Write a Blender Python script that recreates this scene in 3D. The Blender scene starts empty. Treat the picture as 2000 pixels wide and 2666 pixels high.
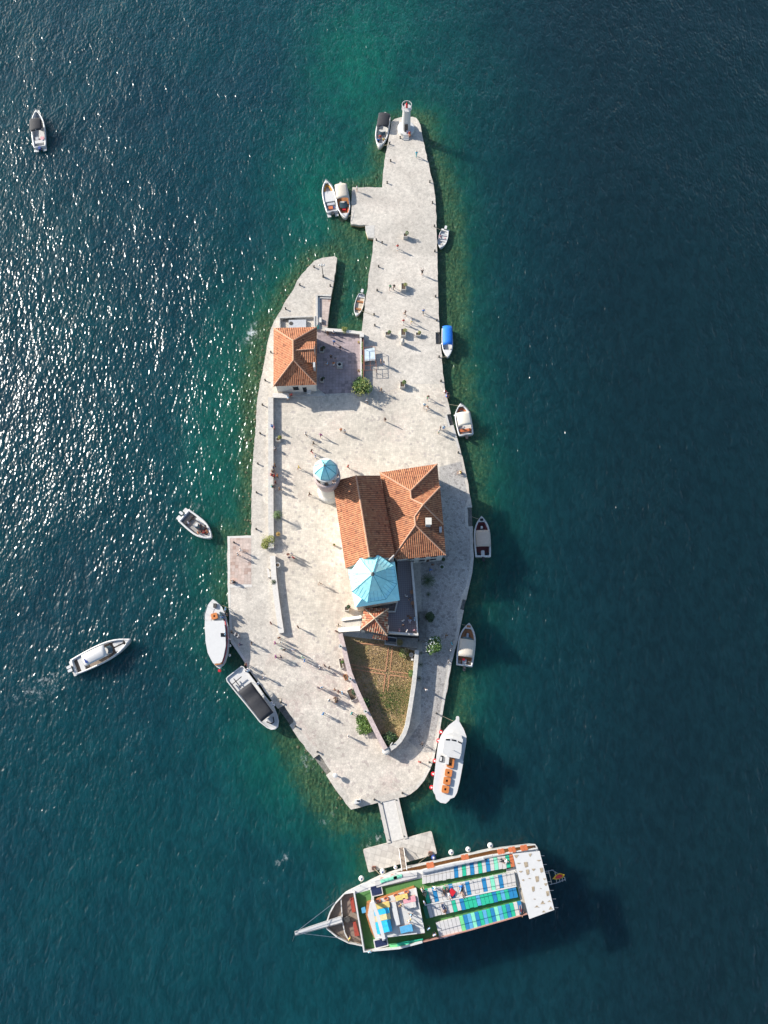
import bpy, bmesh, math, random
import numpy as np
from mathutils import Vector, Matrix
from math import sin, cos, tan, pi, radians, atan2, sqrt, hypot
random.seed(7)
S = bpy.context.scene
COL = S.collection
# ---------------------------------------------------------------- camera, sky, sun
CAM_H = 122.0
PITCH = radians(15.6)
FPX = 1851.0                      # focal length in photo pixels (photo 2000 x 2666)
cd = bpy.data.cameras.new('camera'); cam = bpy.data.objects.new('camera', cd); COL.objects.link(cam)
cd.sensor_fit = 'VERTICAL'; cd.sensor_height = 36.0; cd.sensor_width = 27.0
cd.lens = FPX / 2666 * 36.0
cam.location = (0, 0, CAM_H); cam.rotation_euler = (PITCH, 0, 0)
cd.clip_start = 1; cd.clip_end = 12000
S.camera = cam
S.render.resolution_x = 768; S.render.resolution_y = 1024
SUN_EL = radians(25.5)
SUN_AZ = Vector((-0.894, 0.447, 0)).normalized()     # horizontal direction towards the sun
sun_dir = Vector((SUN_AZ.x * cos(SUN_EL), SUN_AZ.y * cos(SUN_EL), sin(SUN_EL)))
w = bpy.data.worlds.new('World'); S.world = w; w.use_nodes = True
nt = w.node_tree; nt.nodes.clear()
out = nt.nodes.new('ShaderNodeOutputWorld'); bg = nt.nodes.new('ShaderNodeBackground')
sky = nt.nodes.new('ShaderNodeTexSky'); sky.sky_type = 'NISHITA'; sky.sun_disc = False
sky.sun_elevation = SUN_EL; sky.sun_rotation = atan2(SUN_AZ.x, SUN_AZ.y)
sky.air_density = 1.0; sky.dust_density = 1.2; sky.ozone_density = 2.0
bg.inputs['Strength'].default_value = 0.115
nt.links.new(sky.outputs[0], bg.inputs[0]); nt.links.new(bg.outputs[0], out.inputs[0])
sl = bpy.data.lights.new('sun', 'SUN'); sl.energy = 5.0; sl.angle = radians(0.53); sl.color = (1.0, 0.945, 0.87)
so = bpy.data.objects.new('sun', sl); COL.objects.link(so); so.location = (-100, 60, 150)
so.rotation_euler = sun_dir.to_track_quat('Z', 'Y').to_euler()
S.view_settings.view_transform = 'Standard'; S.view_settings.look = 'None'
S.view_settings.exposure = 0.80; S.view_settings.gamma = 1.0
S.render.engine = 'CYCLES'

# ---------------------------------------------------------------- helpers
def at(px, py, z=0.0):
    """world point at height z seen at photo pixel (px, py)"""
    dx = (px - 1000) / FPX; dy = (1333 - py) / FPX
    X = dx; Y = dy * cos(PITCH) + sin(PITCH); Z = dy * sin(PITCH) - cos(PITCH)
    t = (z - CAM_H) / Z
    return Vector((X * t, Y * t, z))
def P2(px, py, z): return at(px, py, z)
def srgb(r, g, b):
    f = lambda c: (c / 255 / 12.92) if c / 255 <= .04045 else ((c / 255 + .055) / 1.055) ** 2.4
    return (f(r), f(g), f(b), 1)
MATS = {}
def mat(name, col, rough=.6, var=.12, scale=2.5, metal=0.0, bump=0.0, bscale=12, spec=None):
    if name in MATS: return MATS[name]
    m = bpy.data.materials.new(name); m.use_nodes = True; n = m.node_tree; b = n.nodes['Principled BSDF']
    b.inputs['Roughness'].default_value = rough; b.inputs['Metallic'].default_value = metal
    if spec is not None: b.inputs['Specular IOR Level'].default_value = spec
    g = n.nodes.new('ShaderNodeNewGeometry'); tx = n.nodes.new('ShaderNodeTexNoise')
    tx.inputs['Scale'].default_value = scale; tx.inputs['Detail'].default_value = 5; tx.inputs['Roughness'].default_value = .65
    n.links.new(g.outputs['Position'], tx.inputs['Vector'])
    mr = n.nodes.new('ShaderNodeMapRange'); mr.inputs[1].default_value = .3; mr.inputs[2].default_value = .7
    mr.inputs[3].default_value = 1 - var; mr.inputs[4].default_value = 1 + var * .6
    n.links.new(tx.outputs[0], mr.inputs[0])
    mx = n.nodes.new('ShaderNodeVectorMath'); mx.operation = 'SCALE'; mx.inputs[0].default_value = col[:3]
    n.links.new(mr.outputs[0], mx.inputs['Scale']); n.links.new(mx.outputs[0], b.inputs['Base Color'])
    if bump:
        t2 = n.nodes.new('ShaderNodeTexNoise'); t2.inputs['Scale'].default_value = bscale; t2.inputs['Detail'].default_value = 4
        n.links.new(g.outputs['Position'], t2.inputs['Vector'])
        bp = n.nodes.new('ShaderNodeBump'); bp.inputs['Distance'].default_value = bump
        n.links.new(t2.outputs[0], bp.inputs['Height']); n.links.new(bp.outputs[0], b.inputs['Normal'])
    MATS[name] = m; return m
def prop(o, label=None, cat=None, group=None, kind=None):
    if label: o['label'] = label
    if cat: o['category'] = cat
    if group: o['group'] = group
    if kind: o['kind'] = kind
    return o
def mk(name, V, F, m, parent=None, local=False, smooth=False, uv=None):
    """link one mesh object; world coordinates unless local"""
    me = bpy.data.meshes.new(name)
    off = Vector((0, 0, 0))
    if not local:
        if parent is not None: off = root_loc(parent)
    me.from_pydata([tuple(Vector(v) - off) for v in V], [], F)
    if m is not None:
        for mm in (m if isinstance(m, (list, tuple)) else [m]): me.materials.append(mm)
    if uv is not None:
        L = me.uv_layers.new(name='UVMap')
        for i, lp in enumerate(me.loops): L.data[i].uv = uv[i]
    bm = bmesh.new(); bm.from_mesh(me)
    bmesh.ops.recalc_face_normals(bm, faces=bm.faces) if uv is None else None
    bm.to_mesh(me); bm.free()
    if smooth:
        for p in me.polygons: p.use_smooth = True
    o = bpy.data.objects.new(name, me); COL.objects.link(o)
    if parent is not None: o.parent = parent
    return o
def root_loc(p):
    v = Vector((0, 0, 0))
    while p is not None:
        v += Vector(p.location); p = p.parent
    return v
def thing(name, loc, label, cat, group=None, rz=0):
    o = bpy.data.objects.new(name, None); COL.objects.link(o); o.empty_display_size = .3
    o.location = loc; o.rotation_euler = (0, 0, rz)
    return prop(o, label, cat, group)
class MB:
    def __init__(s): s.V = []; s.F = []
    def add(s, V, F):
        k = len(s.V); s.V += [Vector(v) for v in V]; s.F += [[i + k for i in f] for f in F]; return s
    def box(s, x0, x1, y0, y1, z0, z1, rz=0, c=(0, 0)):
        P = [(x0, y0), (x1, y0), (x1, y1), (x0, y1)]
        if rz: P = [(c[0] + (x - c[0]) * cos(rz) - (y - c[1]) * sin(rz), c[1] + (x - c[0]) * sin(rz) + (y - c[1]) * cos(rz)) for x, y in P]
        return s.prism([(x, y) for x, y in P], z0, z1)
    def prism(s, P, z0, z1, k0=1.0):
        n = len(P); cx = sum(p[0] for p in P) / n; cy = sum(p[1] for p in P) / n
        V = [(cx + (p[0] - cx) * k0, cy + (p[1] - cy) * k0, z0) for p in P] + [(p[0], p[1], z1) for p in P]
        F = [list(range(n))[::-1], list(range(n, 2 * n))] + [[i, (i + 1) % n, n + (i + 1) % n, n + i] for i in range(n)]
        return s.add(V, F)
    def tube(s, a, b, r, n=6, r2=None, cap=True):
        a = Vector(a); b = Vector(b); d = (b - a).normalized(); r2 = r if r2 is None else r2
        u = d.orthogonal().normalized(); v = d.cross(u)
        V = [a + (u * cos(2 * pi * i / n) + v * sin(2 * pi * i / n)) * r for i in range(n)] + [b + (u * cos(2 * pi * i / n) + v * sin(2 * pi * i / n)) * r2 for i in range(n)]
        F = [[i, (i + 1) % n, n + (i + 1) % n, n + i] for i in range(n)]
        if cap: F += [list(range(n))[::-1], list(range(n, 2 * n))]
        return s.add(V, F)
    def lathe(s, prof, c=(0, 0), n=16):
        k = len(prof); V = []; F = []
        for r, z in prof: V += [(c[0] + r * cos(2 * pi * i / n), c[1] + r * sin(2 * pi * i / n), z) for i in range(n)]
        for j in range(k - 1): F += [[j * n + i, j * n + (i + 1) % n, (j + 1) * n + (i + 1) % n, (j + 1) * n + i] for i in range(n)]
        F += [list(range(n))[::-1], list(range((k - 1) * n, k * n))]
        return s.add(V, F)
    def ball(s, c, r, n=10, m=6, sz=1.0):
        V = [Vector(c) + Vector((0, 0, -r * sz))]; F = []
        for j in range(1, m):
            a = -pi / 2 + pi * j / m
            V += [Vector(c) + Vector((r * cos(a) * cos(2 * pi * i / n), r * cos(a) * sin(2 * pi * i / n), r * sin(a) * sz)) for i in range(n)]
        V.append(Vector(c) + Vector((0, 0, r * sz)))
        for i in range(n): F.append([0, 1 + (i + 1) % n, 1 + i])
        for j in range(m - 2): F += [[1 + j * n + i, 1 + j * n + (i + 1) % n, 1 + (j + 1) * n + (i + 1) % n, 1 + (j + 1) * n + i] for i in range(n)]
        e = len(V) - 1; b0 = 1 + (m - 2) * n
        for i in range(n): F.append([b0 + i, b0 + (i + 1) % n, e])
        return s.add(V, F)
    def done(s, name, m, parent=None, local=False, smooth=False): return mk(name, s.V, s.F, m, parent, local, smooth)
def poly(pts, z): return [(at(x, y, z).x, at(x, y, z).y) for x, y in pts]
def pprism(name, pts, z0, z1, m, parent=None, k0=1.0):
    return MB().prism(poly(pts, z1), z0, z1, k0).done(name, m, parent)
def cen(pts, z):
    q = poly(pts, z); return Vector((sum(p[0] for p in q) / len(q), sum(p[1] for p in q) / len(q), z))
def sheet(name, pts, z, m, parent=None):
    q = poly(pts, z); return mk(name, [(x, y, z) for x, y in q], [list(range(len(q)))], m, parent)
def wallpath(pts, z0, z1, th, mb=None, closed=False):
    """wall of thickness th along ground-pixel points (seen at z1), centred; returns MB"""
    mb = mb or MB(); q = [Vector((at(x, y, z1).x, at(x, y, z1).y)) for x, y in pts]
    n = len(q); L = []; R = []
    for i in range(n):
        a = q[i - 1] if (i > 0 or closed) else q[i]; b = q[(i + 1) % n] if (i < n - 1 or closed) else q[i]
        d = (b - a).normalized(); nn = Vector((-d.y, d.x))
        L.append(q[i] + nn * th / 2); R.append(q[i] - nn * th / 2)
    P = [(v.x, v.y) for v in L] + [(v.x, v.y) for v in R[::-1]]
    return mb.prism(P, z0, z1)
def node(n, t, **k):
    x = n.nodes.new(t)
    for a, b in k.items(): setattr(x, a, b)
    return x
# ---------------------------------------------------------------- special materials
def ramp(n, fac, stops):
    r = node(n, 'ShaderNodeValToRGB'); e = r.color_ramp.elements
    while len(e) > 1: e.remove(e[-1])
    e[0].position = stops[0][0]; e[0].color = stops[0][1]
    for p, c in stops[1:]:
        x = e.new(p); x.color = c
    n.links.new(fac, r.inputs[0]); return r.outputs[0]
def paving(name, base, dark, pink, cell=2.2, metric='CHEBYCHEV', joint=.55, rnd=.75, pinkamt=.5, rot=0.2, darkamt=.06):
    m = bpy.data.materials.new(name); m.use_nodes = True; n = m.node_tree; b = n.nodes['Principled BSDF']; L = n.links.new
    b.inputs['Roughness'].default_value = .85
    g = node(n, 'ShaderNodeNewGeometry'); mp = node(n, 'ShaderNodeMapping'); mp.inputs['Rotation'].default_value = (0, 0, rot)
    L(g.outputs['Position'], mp.inputs[0])
    v = node(n, 'ShaderNodeTexVoronoi', voronoi_dimensions='2D', distance=metric); v.inputs['Scale'].default_value = cell; v.inputs['Randomness'].default_value = rnd
    v2 = node(n, 'ShaderNodeTexVoronoi', voronoi_dimensions='2D', feature='DISTANCE_TO_EDGE'); v2.inputs['Scale'].default_value = cell; v2.inputs['Randomness'].default_value = rnd
    L(mp.outputs[0], v.inputs['Vector']); L(mp.outputs[0], v2.inputs['Vector'])
    sp = node(n, 'ShaderNodeSeparateColor'); L(v.outputs['Color'], sp.inputs[0])
    c1 = ramp(n, sp.outputs[0], [(0, dark), (darkamt, dark), (darkamt + .05, tuple(x * .91 for x in base[:3]) + (1,)), (1, tuple(min(1, x * 1.08) for x in base[:3]) + (1,))])
    nz = node(n, 'ShaderNodeTexNoise'); nz.inputs['Scale'].default_value = .16; nz.inputs['Detail'].default_value = 4; L(g.outputs['Position'], nz.inputs['Vector'])
    mr = node(n, 'ShaderNodeMapRange'); mr.inputs[1].default_value = .47; mr.inputs[2].default_value = .68; mr.inputs[3].default_value = 0; mr.inputs[4].default_value = pinkamt; L(nz.outputs[0], mr.inputs[0])
    ml = node(n, 'ShaderNodeMath', operation='MULTIPLY'); L(mr.outputs[0], ml.inputs[0]); L(sp.outputs[1], ml.inputs[1])
    mx = node(n, 'ShaderNodeMix', data_type='RGBA'); L(ml.outputs[0], mx.inputs[0]); L(c1, mx.inputs[6]); mx.inputs[7].default_value = pink
    n2 = node(n, 'ShaderNodeTexNoise'); n2.inputs['Scale'].default_value = 1.1; n2.inputs['Detail'].default_value = 7; n2.inputs['Roughness'].default_value = .7; L(g.outputs['Position'], n2.inputs['Vector'])
    m2 = node(n, 'ShaderNodeMapRange'); m2.inputs[1].default_value = .3; m2.inputs[2].default_value = .72; m2.inputs[3].default_value = .76; m2.inputs[4].default_value = 1.12; L(n2.outputs[0], m2.inputs[0])
    n3 = node(n, 'ShaderNodeTexNoise'); n3.inputs['Scale'].default_value = .10; n3.inputs['Detail'].default_value = 5; n3.inputs['Roughness'].default_value = .6; n3.inputs['Distortion'].default_value = 1.2; L(g.outputs['Position'], n3.inputs['Vector'])
    m3 = node(n, 'ShaderNodeMapRange'); m3.inputs[1].default_value = .38; m3.inputs[2].default_value = .62; m3.inputs[3].default_value = .86; m3.inputs[4].default_value = 1.08; L(n3.outputs[0], m3.inputs[0])
    m23 = node(n, 'ShaderNodeMath', operation='MULTIPLY'); L(m2.outputs[0], m23.inputs[0]); L(m3.outputs[0], m23.inputs[1])
    j = node(n, 'ShaderNodeMapRange'); j.inputs[1].default_value = 0; j.inputs[2].default_value = .09; j.inputs[3].default_value = joint; j.inputs[4].default_value = 1; L(v2.outputs['Distance'], j.inputs[0])
    mm = node(n, 'ShaderNodeMath', operation='MULTIPLY'); L(m23.outputs[0], mm.inputs[0]); L(j.outputs[0], mm.inputs[1])
    vs = node(n, 'ShaderNodeVectorMath', operation='SCALE'); L(mx.outputs[2], vs.inputs[0]); L(mm.outputs[0], vs.inputs['Scale'])
    L(vs.outputs[0], b.inputs['Base Color'])
    bp = node(n, 'ShaderNodeBump'); bp.inputs['Distance'].default_value = .02; L(j.outputs[0], bp.inputs['Height']); L(bp.outputs[0], b.inputs['Normal'])
    MATS[name] = m; return m
M_cob = paving('cobble_paving', (.58, .53, .455, 1), (.48, .435, .375, 1), (.53, .44, .37, 1), cell=3.8, joint=.70, pinkamt=.35, darkamt=.04)
M_plaza = paving('plaza_slabs', (.61, .55, .455, 1), (.46, .41, .36, 1), (.54, .43, .36, 1), cell=2.5, joint=.78, pinkamt=.6, rot=.12, rnd=.6, darkamt=.025)
M_crazy = paving('crazy_paving', (.58, .52, .44, 1), (.45, .39, .34, 1), (.50, .38, .33, 1), cell=2.3, metric='EUCLIDEAN', joint=.72, pinkamt=.75, rnd=1.0, darkamt=.07)
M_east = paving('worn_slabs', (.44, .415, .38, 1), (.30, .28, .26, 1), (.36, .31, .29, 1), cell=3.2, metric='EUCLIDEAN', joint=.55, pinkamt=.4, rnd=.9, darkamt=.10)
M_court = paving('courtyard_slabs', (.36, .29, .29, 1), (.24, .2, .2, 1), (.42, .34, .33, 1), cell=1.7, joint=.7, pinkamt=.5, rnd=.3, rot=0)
M_pier = paving('pink_slabs', (.52, .42, .36, 1), (.38, .27, .22, 1), (.52, .36, .29, 1), cell=1.8, joint=.75, pinkamt=.9, rnd=.3, rot=0)
M_stone = mat('pale_stone', (.50, .475, .43), .85, .22, 2.2, bump=.02, bscale=6)
M_stone2 = mat('coping_stone', (.58, .55, .50), .8, .15, 3)
M_wallp = mat('wall_plaster', (.62, .59, .53), .9, .10, 1.2)
M_pinkstone = mat('pink_stone', (.50, .40, .37), .85, .3, 3)
M_darkstone = mat('old_stone', (.20, .19, .17), .95, .5, 2.5, bump=.05, bscale=5)
M_concrete = mat('bridge_concrete', (.50, .47, .42), .85, .15, 1.2)
M_iron = mat('iron', (.05, .045, .04), .6)
M_rust = mat('rusty_steel', (.25, .10, .06), .8)
M_white = mat('white_gelcoat', (.58, .57, .545), .35, .05)
M_white2 = mat('white_paint', (.53, .52, .495), .5, .08)
M_boatshade = mat('grey_nonskid', (.42, .43, .44), .7)
M_black = mat('black_canvas', (.022, .023, .028), .8, .2)
M_beige = mat('beige_canvas', (.55, .49, .40), .85, .1)
M_blue = mat('blue_canvas', (.01, .17, .62), .6, .12)
M_orange = mat('orange_vinyl', (.52, .15, .06), .5, .15)
M_raft = mat('orange_raft', (.52, .17, .04), .6, .15)
M_red = mat('red_paint', (.55, .02, .03), .4)
M_wood = mat('varnished_wood', (.34, .14, .05), .5, .3, 5)
M_wood2 = mat('orange_deck_wood', (.50, .22, .07), .6, .25, 4)
M_teak = mat('weathered_teak', (.20, .155, .12), .8, .25, 4)
M_dark = mat('dark_glass', (.012, .015, .018), .15, .1)
M_glass = mat('tinted_glass', (.06, .09, .10), .1, .1)
M_metal = mat('steel_tube', (.45, .46, .47), .3, .1, metal=.8)
M_greendeck = mat('green_carpet', (.07, .19, .05), .9, .15)
M_G = mat('green_seat', (.02, .42, .25), .6, .12); M_G2 = mat('mint_seat', (.20, .62, .42), .6, .12); M_LG = mat('lime_seat', (.15, .55, .22), .6, .12)
M_B = mat('blue_seat', (.015, .19, .40), .6, .15); M_B2 = mat('light_blue_seat', (.09, .34, .54), .6, .15); M_W = mat('white_seat', (.52, .50, .475), .7, .1)
M_yellow = mat('yellow_cushion', (.62, .48, .16), .7, .2); M_cyan = mat('cyan_cushion', (.03, .48, .75), .7, .2); M_pink = mat('pink_cushion', (.62, .30, .33), .7, .15)
M_foamw = mat('white_fender', (.72, .71, .68), .4); M_navy = mat('navy_plastic', (.01, .04, .2), .4)
M_rope = mat('rope', (.35, .30, .2), .9)
M_terra = mat('terracotta', (.42, .22, .12), .85, .2); M_soil = mat('soil', (.10, .07, .045), .95, .4)
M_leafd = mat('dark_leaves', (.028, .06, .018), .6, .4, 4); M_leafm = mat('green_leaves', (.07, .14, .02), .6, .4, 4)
M_leafy = mat('olive_leaves', (.22, .24, .05), .6, .35, 4); M_flower = mat('white_flowers', (.7, .7, .62), .7); M_leaf2 = mat('light_leaves', (.14, .22, .03), .6, .4, 4)
M_bark = mat('bark', (.12, .085, .06), .95, .3)
# ridged clay roof tiles: u runs along the eaves, v up the slope (metres)
def tiles(name, c1, c2, c3, pitch=.34, lich=.25):
    m = bpy.data.materials.new(name); m.use_nodes = True; n = m.node_tree; b = n.nodes['Principled BSDF']; L = n.links.new
    b.inputs['Roughness'].default_value = .85
    uv = node(n, 'ShaderNodeUVMap', uv_map='UVMap'); s = node(n, 'ShaderNodeSeparateXYZ'); L(uv.outputs[0], s.inputs[0])
    mu = node(n, 'ShaderNodeMath', operation='MULTIPLY'); L(s.outputs[0], mu.inputs[0]); mu.inputs[1].default_value = 2 * pi / pitch
    sn = node(n, 'ShaderNodeMath', operation='SINE'); L(mu.outputs[0], sn.inputs[0])
    rid = node(n, 'ShaderNodeMapRange'); rid.inputs[1].default_value = -1; rid.inputs[2].default_value = 1; L(sn.outputs[0], rid.inputs[0])
    vr = node(n, 'ShaderNodeMath', operation='MULTIPLY'); L(s.outputs[1], vr.inputs[0]); vr.inputs[1].default_value = 1 / .38
    fr = node(n, 'ShaderNodeMath', operation='FRACT'); L(vr.outputs[0], fr.inputs[0])
    # random colour per tile
    mp = node(n, 'ShaderNodeMapping'); mp.inputs['Scale'].default_value = (1 / pitch, 1 / .38, 1); L(uv.outputs[0], mp.inputs[0])
    fl = node(n, 'ShaderNodeVectorMath', operation='FLOOR'); L(mp.outputs[0], fl.inputs[0])
    wn = node(n, 'ShaderNodeTexWhiteNoise', noise_dimensions='2D'); L(fl.outputs[0], wn.inputs['Vector'])
    col = ramp(n, wn.outputs['Value'], [(0, tuple(x * .5 for x in c1[:3]) + (1,)), (.035, tuple(x * .75 for x in c1[:3]) + (1,)), (.07, c1), (.55, c2), (1, c3)])
    g = node(n, 'ShaderNodeNewGeometry'); nz = node(n, 'ShaderNodeTexNoise'); nz.inputs['Scale'].default_value = .9; nz.inputs['Detail'].default_value = 6; L(g.outputs['Position'], nz.inputs['Vector'])
    lr = node(n, 'ShaderNodeMapRange'); lr.inputs[1].default_value = .48; lr.inputs[2].default_value = .72; lr.inputs[3].default_value = 0; lr.inputs[4].default_value = lich; L(nz.outputs[0], lr.inputs[0])
    mx = node(n, 'ShaderNodeMix', data_type='RGBA'); L(lr.outputs[0], mx.inputs[0]); L(col, mx.inputs[6]); mx.inputs[7].default_value = (.30, .25, .17, 1)
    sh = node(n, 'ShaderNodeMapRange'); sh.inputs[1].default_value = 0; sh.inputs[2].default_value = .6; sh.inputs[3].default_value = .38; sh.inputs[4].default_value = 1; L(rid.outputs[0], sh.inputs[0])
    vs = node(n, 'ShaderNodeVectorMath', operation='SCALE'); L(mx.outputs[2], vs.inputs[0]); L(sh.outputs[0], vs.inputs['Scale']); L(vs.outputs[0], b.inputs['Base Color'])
    ad = node(n, 'ShaderNodeMath', operation='MULTIPLY_ADD'); L(fr.outputs[0], ad.inputs[0]); ad.inputs[1].default_value = -.25; L(rid.outputs[0], ad.inputs[2])
    bp = node(n, 'ShaderNodeBump'); bp.inputs['Distance'].default_value = .06; L(ad.outputs[0], bp.inputs['Height']); L(bp.outputs[0], b.inputs['Normal'])
    MATS[name] = m; return m
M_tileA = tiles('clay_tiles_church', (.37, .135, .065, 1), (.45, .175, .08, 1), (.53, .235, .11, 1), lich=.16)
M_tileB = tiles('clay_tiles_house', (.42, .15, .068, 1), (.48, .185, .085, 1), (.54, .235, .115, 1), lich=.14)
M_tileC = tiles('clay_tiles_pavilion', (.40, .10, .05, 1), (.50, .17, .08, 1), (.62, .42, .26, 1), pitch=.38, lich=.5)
M_ridge = mat('ridge_tiles', (.54, .30, .19), .85, .25, 6)
M_copper = mat('verdigris_copper', (.42, .84, .86), .45, .12, 1.5, metal=.28)
M_copperd = mat('copper_seam', (.10, .38, .44), .5, .2)
M_hull_ship = mat('ship_hull', (.56, .55, .52), .4, .08)

def checker_mat():
    m = bpy.data.materials.new('checker_floor'); m.use_nodes = True; n = m.node_tree; b = n.nodes['Principled BSDF']; L = n.links.new; b.inputs['Roughness'].default_value = .8
    g = node(n, 'ShaderNodeNewGeometry'); mp = node(n, 'ShaderNodeMapping'); mp.inputs['Rotation'].default_value = (0, 0, radians(48)); L(g.outputs['Position'], mp.inputs[0])
    c = node(n, 'ShaderNodeTexChecker'); c.inputs['Scale'].default_value = 4.4; c.inputs['Color1'].default_value = (.25, .23, .235, 1); c.inputs['Color2'].default_value = (.19, .17, .18, 1); L(mp.outputs[0], c.inputs[0]); L(c.outputs[0], b.inputs['Base Color']); return m
M_check = checker_mat()
# ---------------------------------------------------------------- island outline (photo pixels of the quay edge, z 0.9)
GZ = .9
ISL = [(1019,317),(1027,310),(1044,305),(1074,304),(1084,307),(1090,315),(1095,326),(1100,355),(1109,397),(1119,440),(1128,474),(1132,504),(1135,540),(1137,590),(1139,660),(1140,730),(1141,760),(1143,830),(1145,864),
 (1134,865),(1135,896),(1148,896),(1152,950),(1158,1010),(1168,1050),(1174,1077),(1164,1079),(1172,1108),(1181,1106),(1188,1130),(1198,1166),(1208,1206),(1216,1244),(1226,1298),(1229,1321),(1217,1321),(1220,1370),(1231,1370),(1232,1420),(1234,1450),(1230,1490),(1222,1526),(1214,1562),
 (1205,1560),(1198,1586),(1208,1588),(1200,1627),(1193,1664),(1183,1700),(1176,1728),(1161,1811),(1156,1840),(1144,1913),(1134,1959),(1131,1974),(1120,2004),(1106,2031),(1088,2053),(1070,2067),(1056,2074),(1040,2077),(984,2090),(914,2108),(874,2056),(849,2018),(862,2008),(831,1964),(817,1974),(780,1928),(754,1888),(765,1878),(740,1836),(724,1845),(660,1760),(634,1720),(601,1673),(598,1660),(595,1580),(592,1520),(592,1396),
 (654,1394),(655,1330),(656,1260),(660,1190),(665,1120),(668,1060),(676,1000),(684,968),(694,910),(704,860),(714,836),(726,816),(746,780),(764,754),(774,730),(800,698),(820,678),(840,671),(872,667),(878,672),(868,740),(862,772),(856,820),(852,858),(942,862),(946,828),(952,780),(958,740),(962,705),(968,670),(973,620),(958,618),(952,600),(960,586),(914,584),(916,500),(918,487),(995,488),(997,460),(1004,400),(1012,360),(1018,330)]
PLAT = [(945,2212),(1124,2164),(1138,2223),(960,2272)]
BRG = [(984,2088),(1038,2076),(1062,2182),(1008,2196)]
WALLBOT = (.24, .21, .17, 1)
def quay_mat():
    m = bpy.data.materials.new('quay_wall'); m.use_nodes = True; n = m.node_tree; b = n.nodes['Principled BSDF']; L = n.links.new
    b.inputs['Roughness'].default_value = .9
    g = node(n, 'ShaderNodeNewGeometry'); s = node(n, 'ShaderNodeSeparateXYZ'); L(g.outputs['Position'], s.inputs[0])
    nz = node(n, 'ShaderNodeTexNoise'); nz.inputs['Scale'].default_value = 1.4; nz.inputs['Detail'].default_value = 6; L(g.outputs['Position'], nz.inputs['Vector'])
    a = node(n, 'ShaderNodeMath', operation='MULTIPLY_ADD'); L(nz.outputs[0], a.inputs[0]); a.inputs[1].default_value = .5; L(s.outputs[2], a.inputs[2])
    c = ramp(n, a.outputs[0], [(0, (.06, .075, .035, 1)), (.30, (.10, .09, .04, 1)), (.5, (.30, .19, .06, 1)), (.72, (.42, .38, .31, 1)), (1, (.46, .43, .37, 1))])
    L(c, b.inputs['Base Color']); return m
M_quay = quay_mat()
def ragged(pts, amp=.09, step=.8):
    rj = random.Random(11); o = []; q = poly(pts, GZ)
    for i, a in enumerate(q):
        b = q[(i + 1) % len(q)]; L = hypot(b[0] - a[0], b[1] - a[1]); n = max(1, int(L / step)); o.append(a)
        for k in range(1, n):
            t = (k + rj.uniform(-.3, .3)) / n; e = rj.uniform(-amp, amp) if L > 3 else 0
            o.append((a[0] + (b[0] - a[0]) * t - (b[1] - a[1]) / L * e, a[1] + (b[1] - a[1]) * t + (b[0] - a[0]) / L * e))
    return o
isl = MB().prism(ragged(ISL), -3.0, GZ); me_o = isl.done('island_ground', [M_cob, M_quay])
for p in me_o.data.polygons: p.material_index = 0 if abs(p.normal.z) > .5 else 1
prop(me_o, kind='structure')

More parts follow.
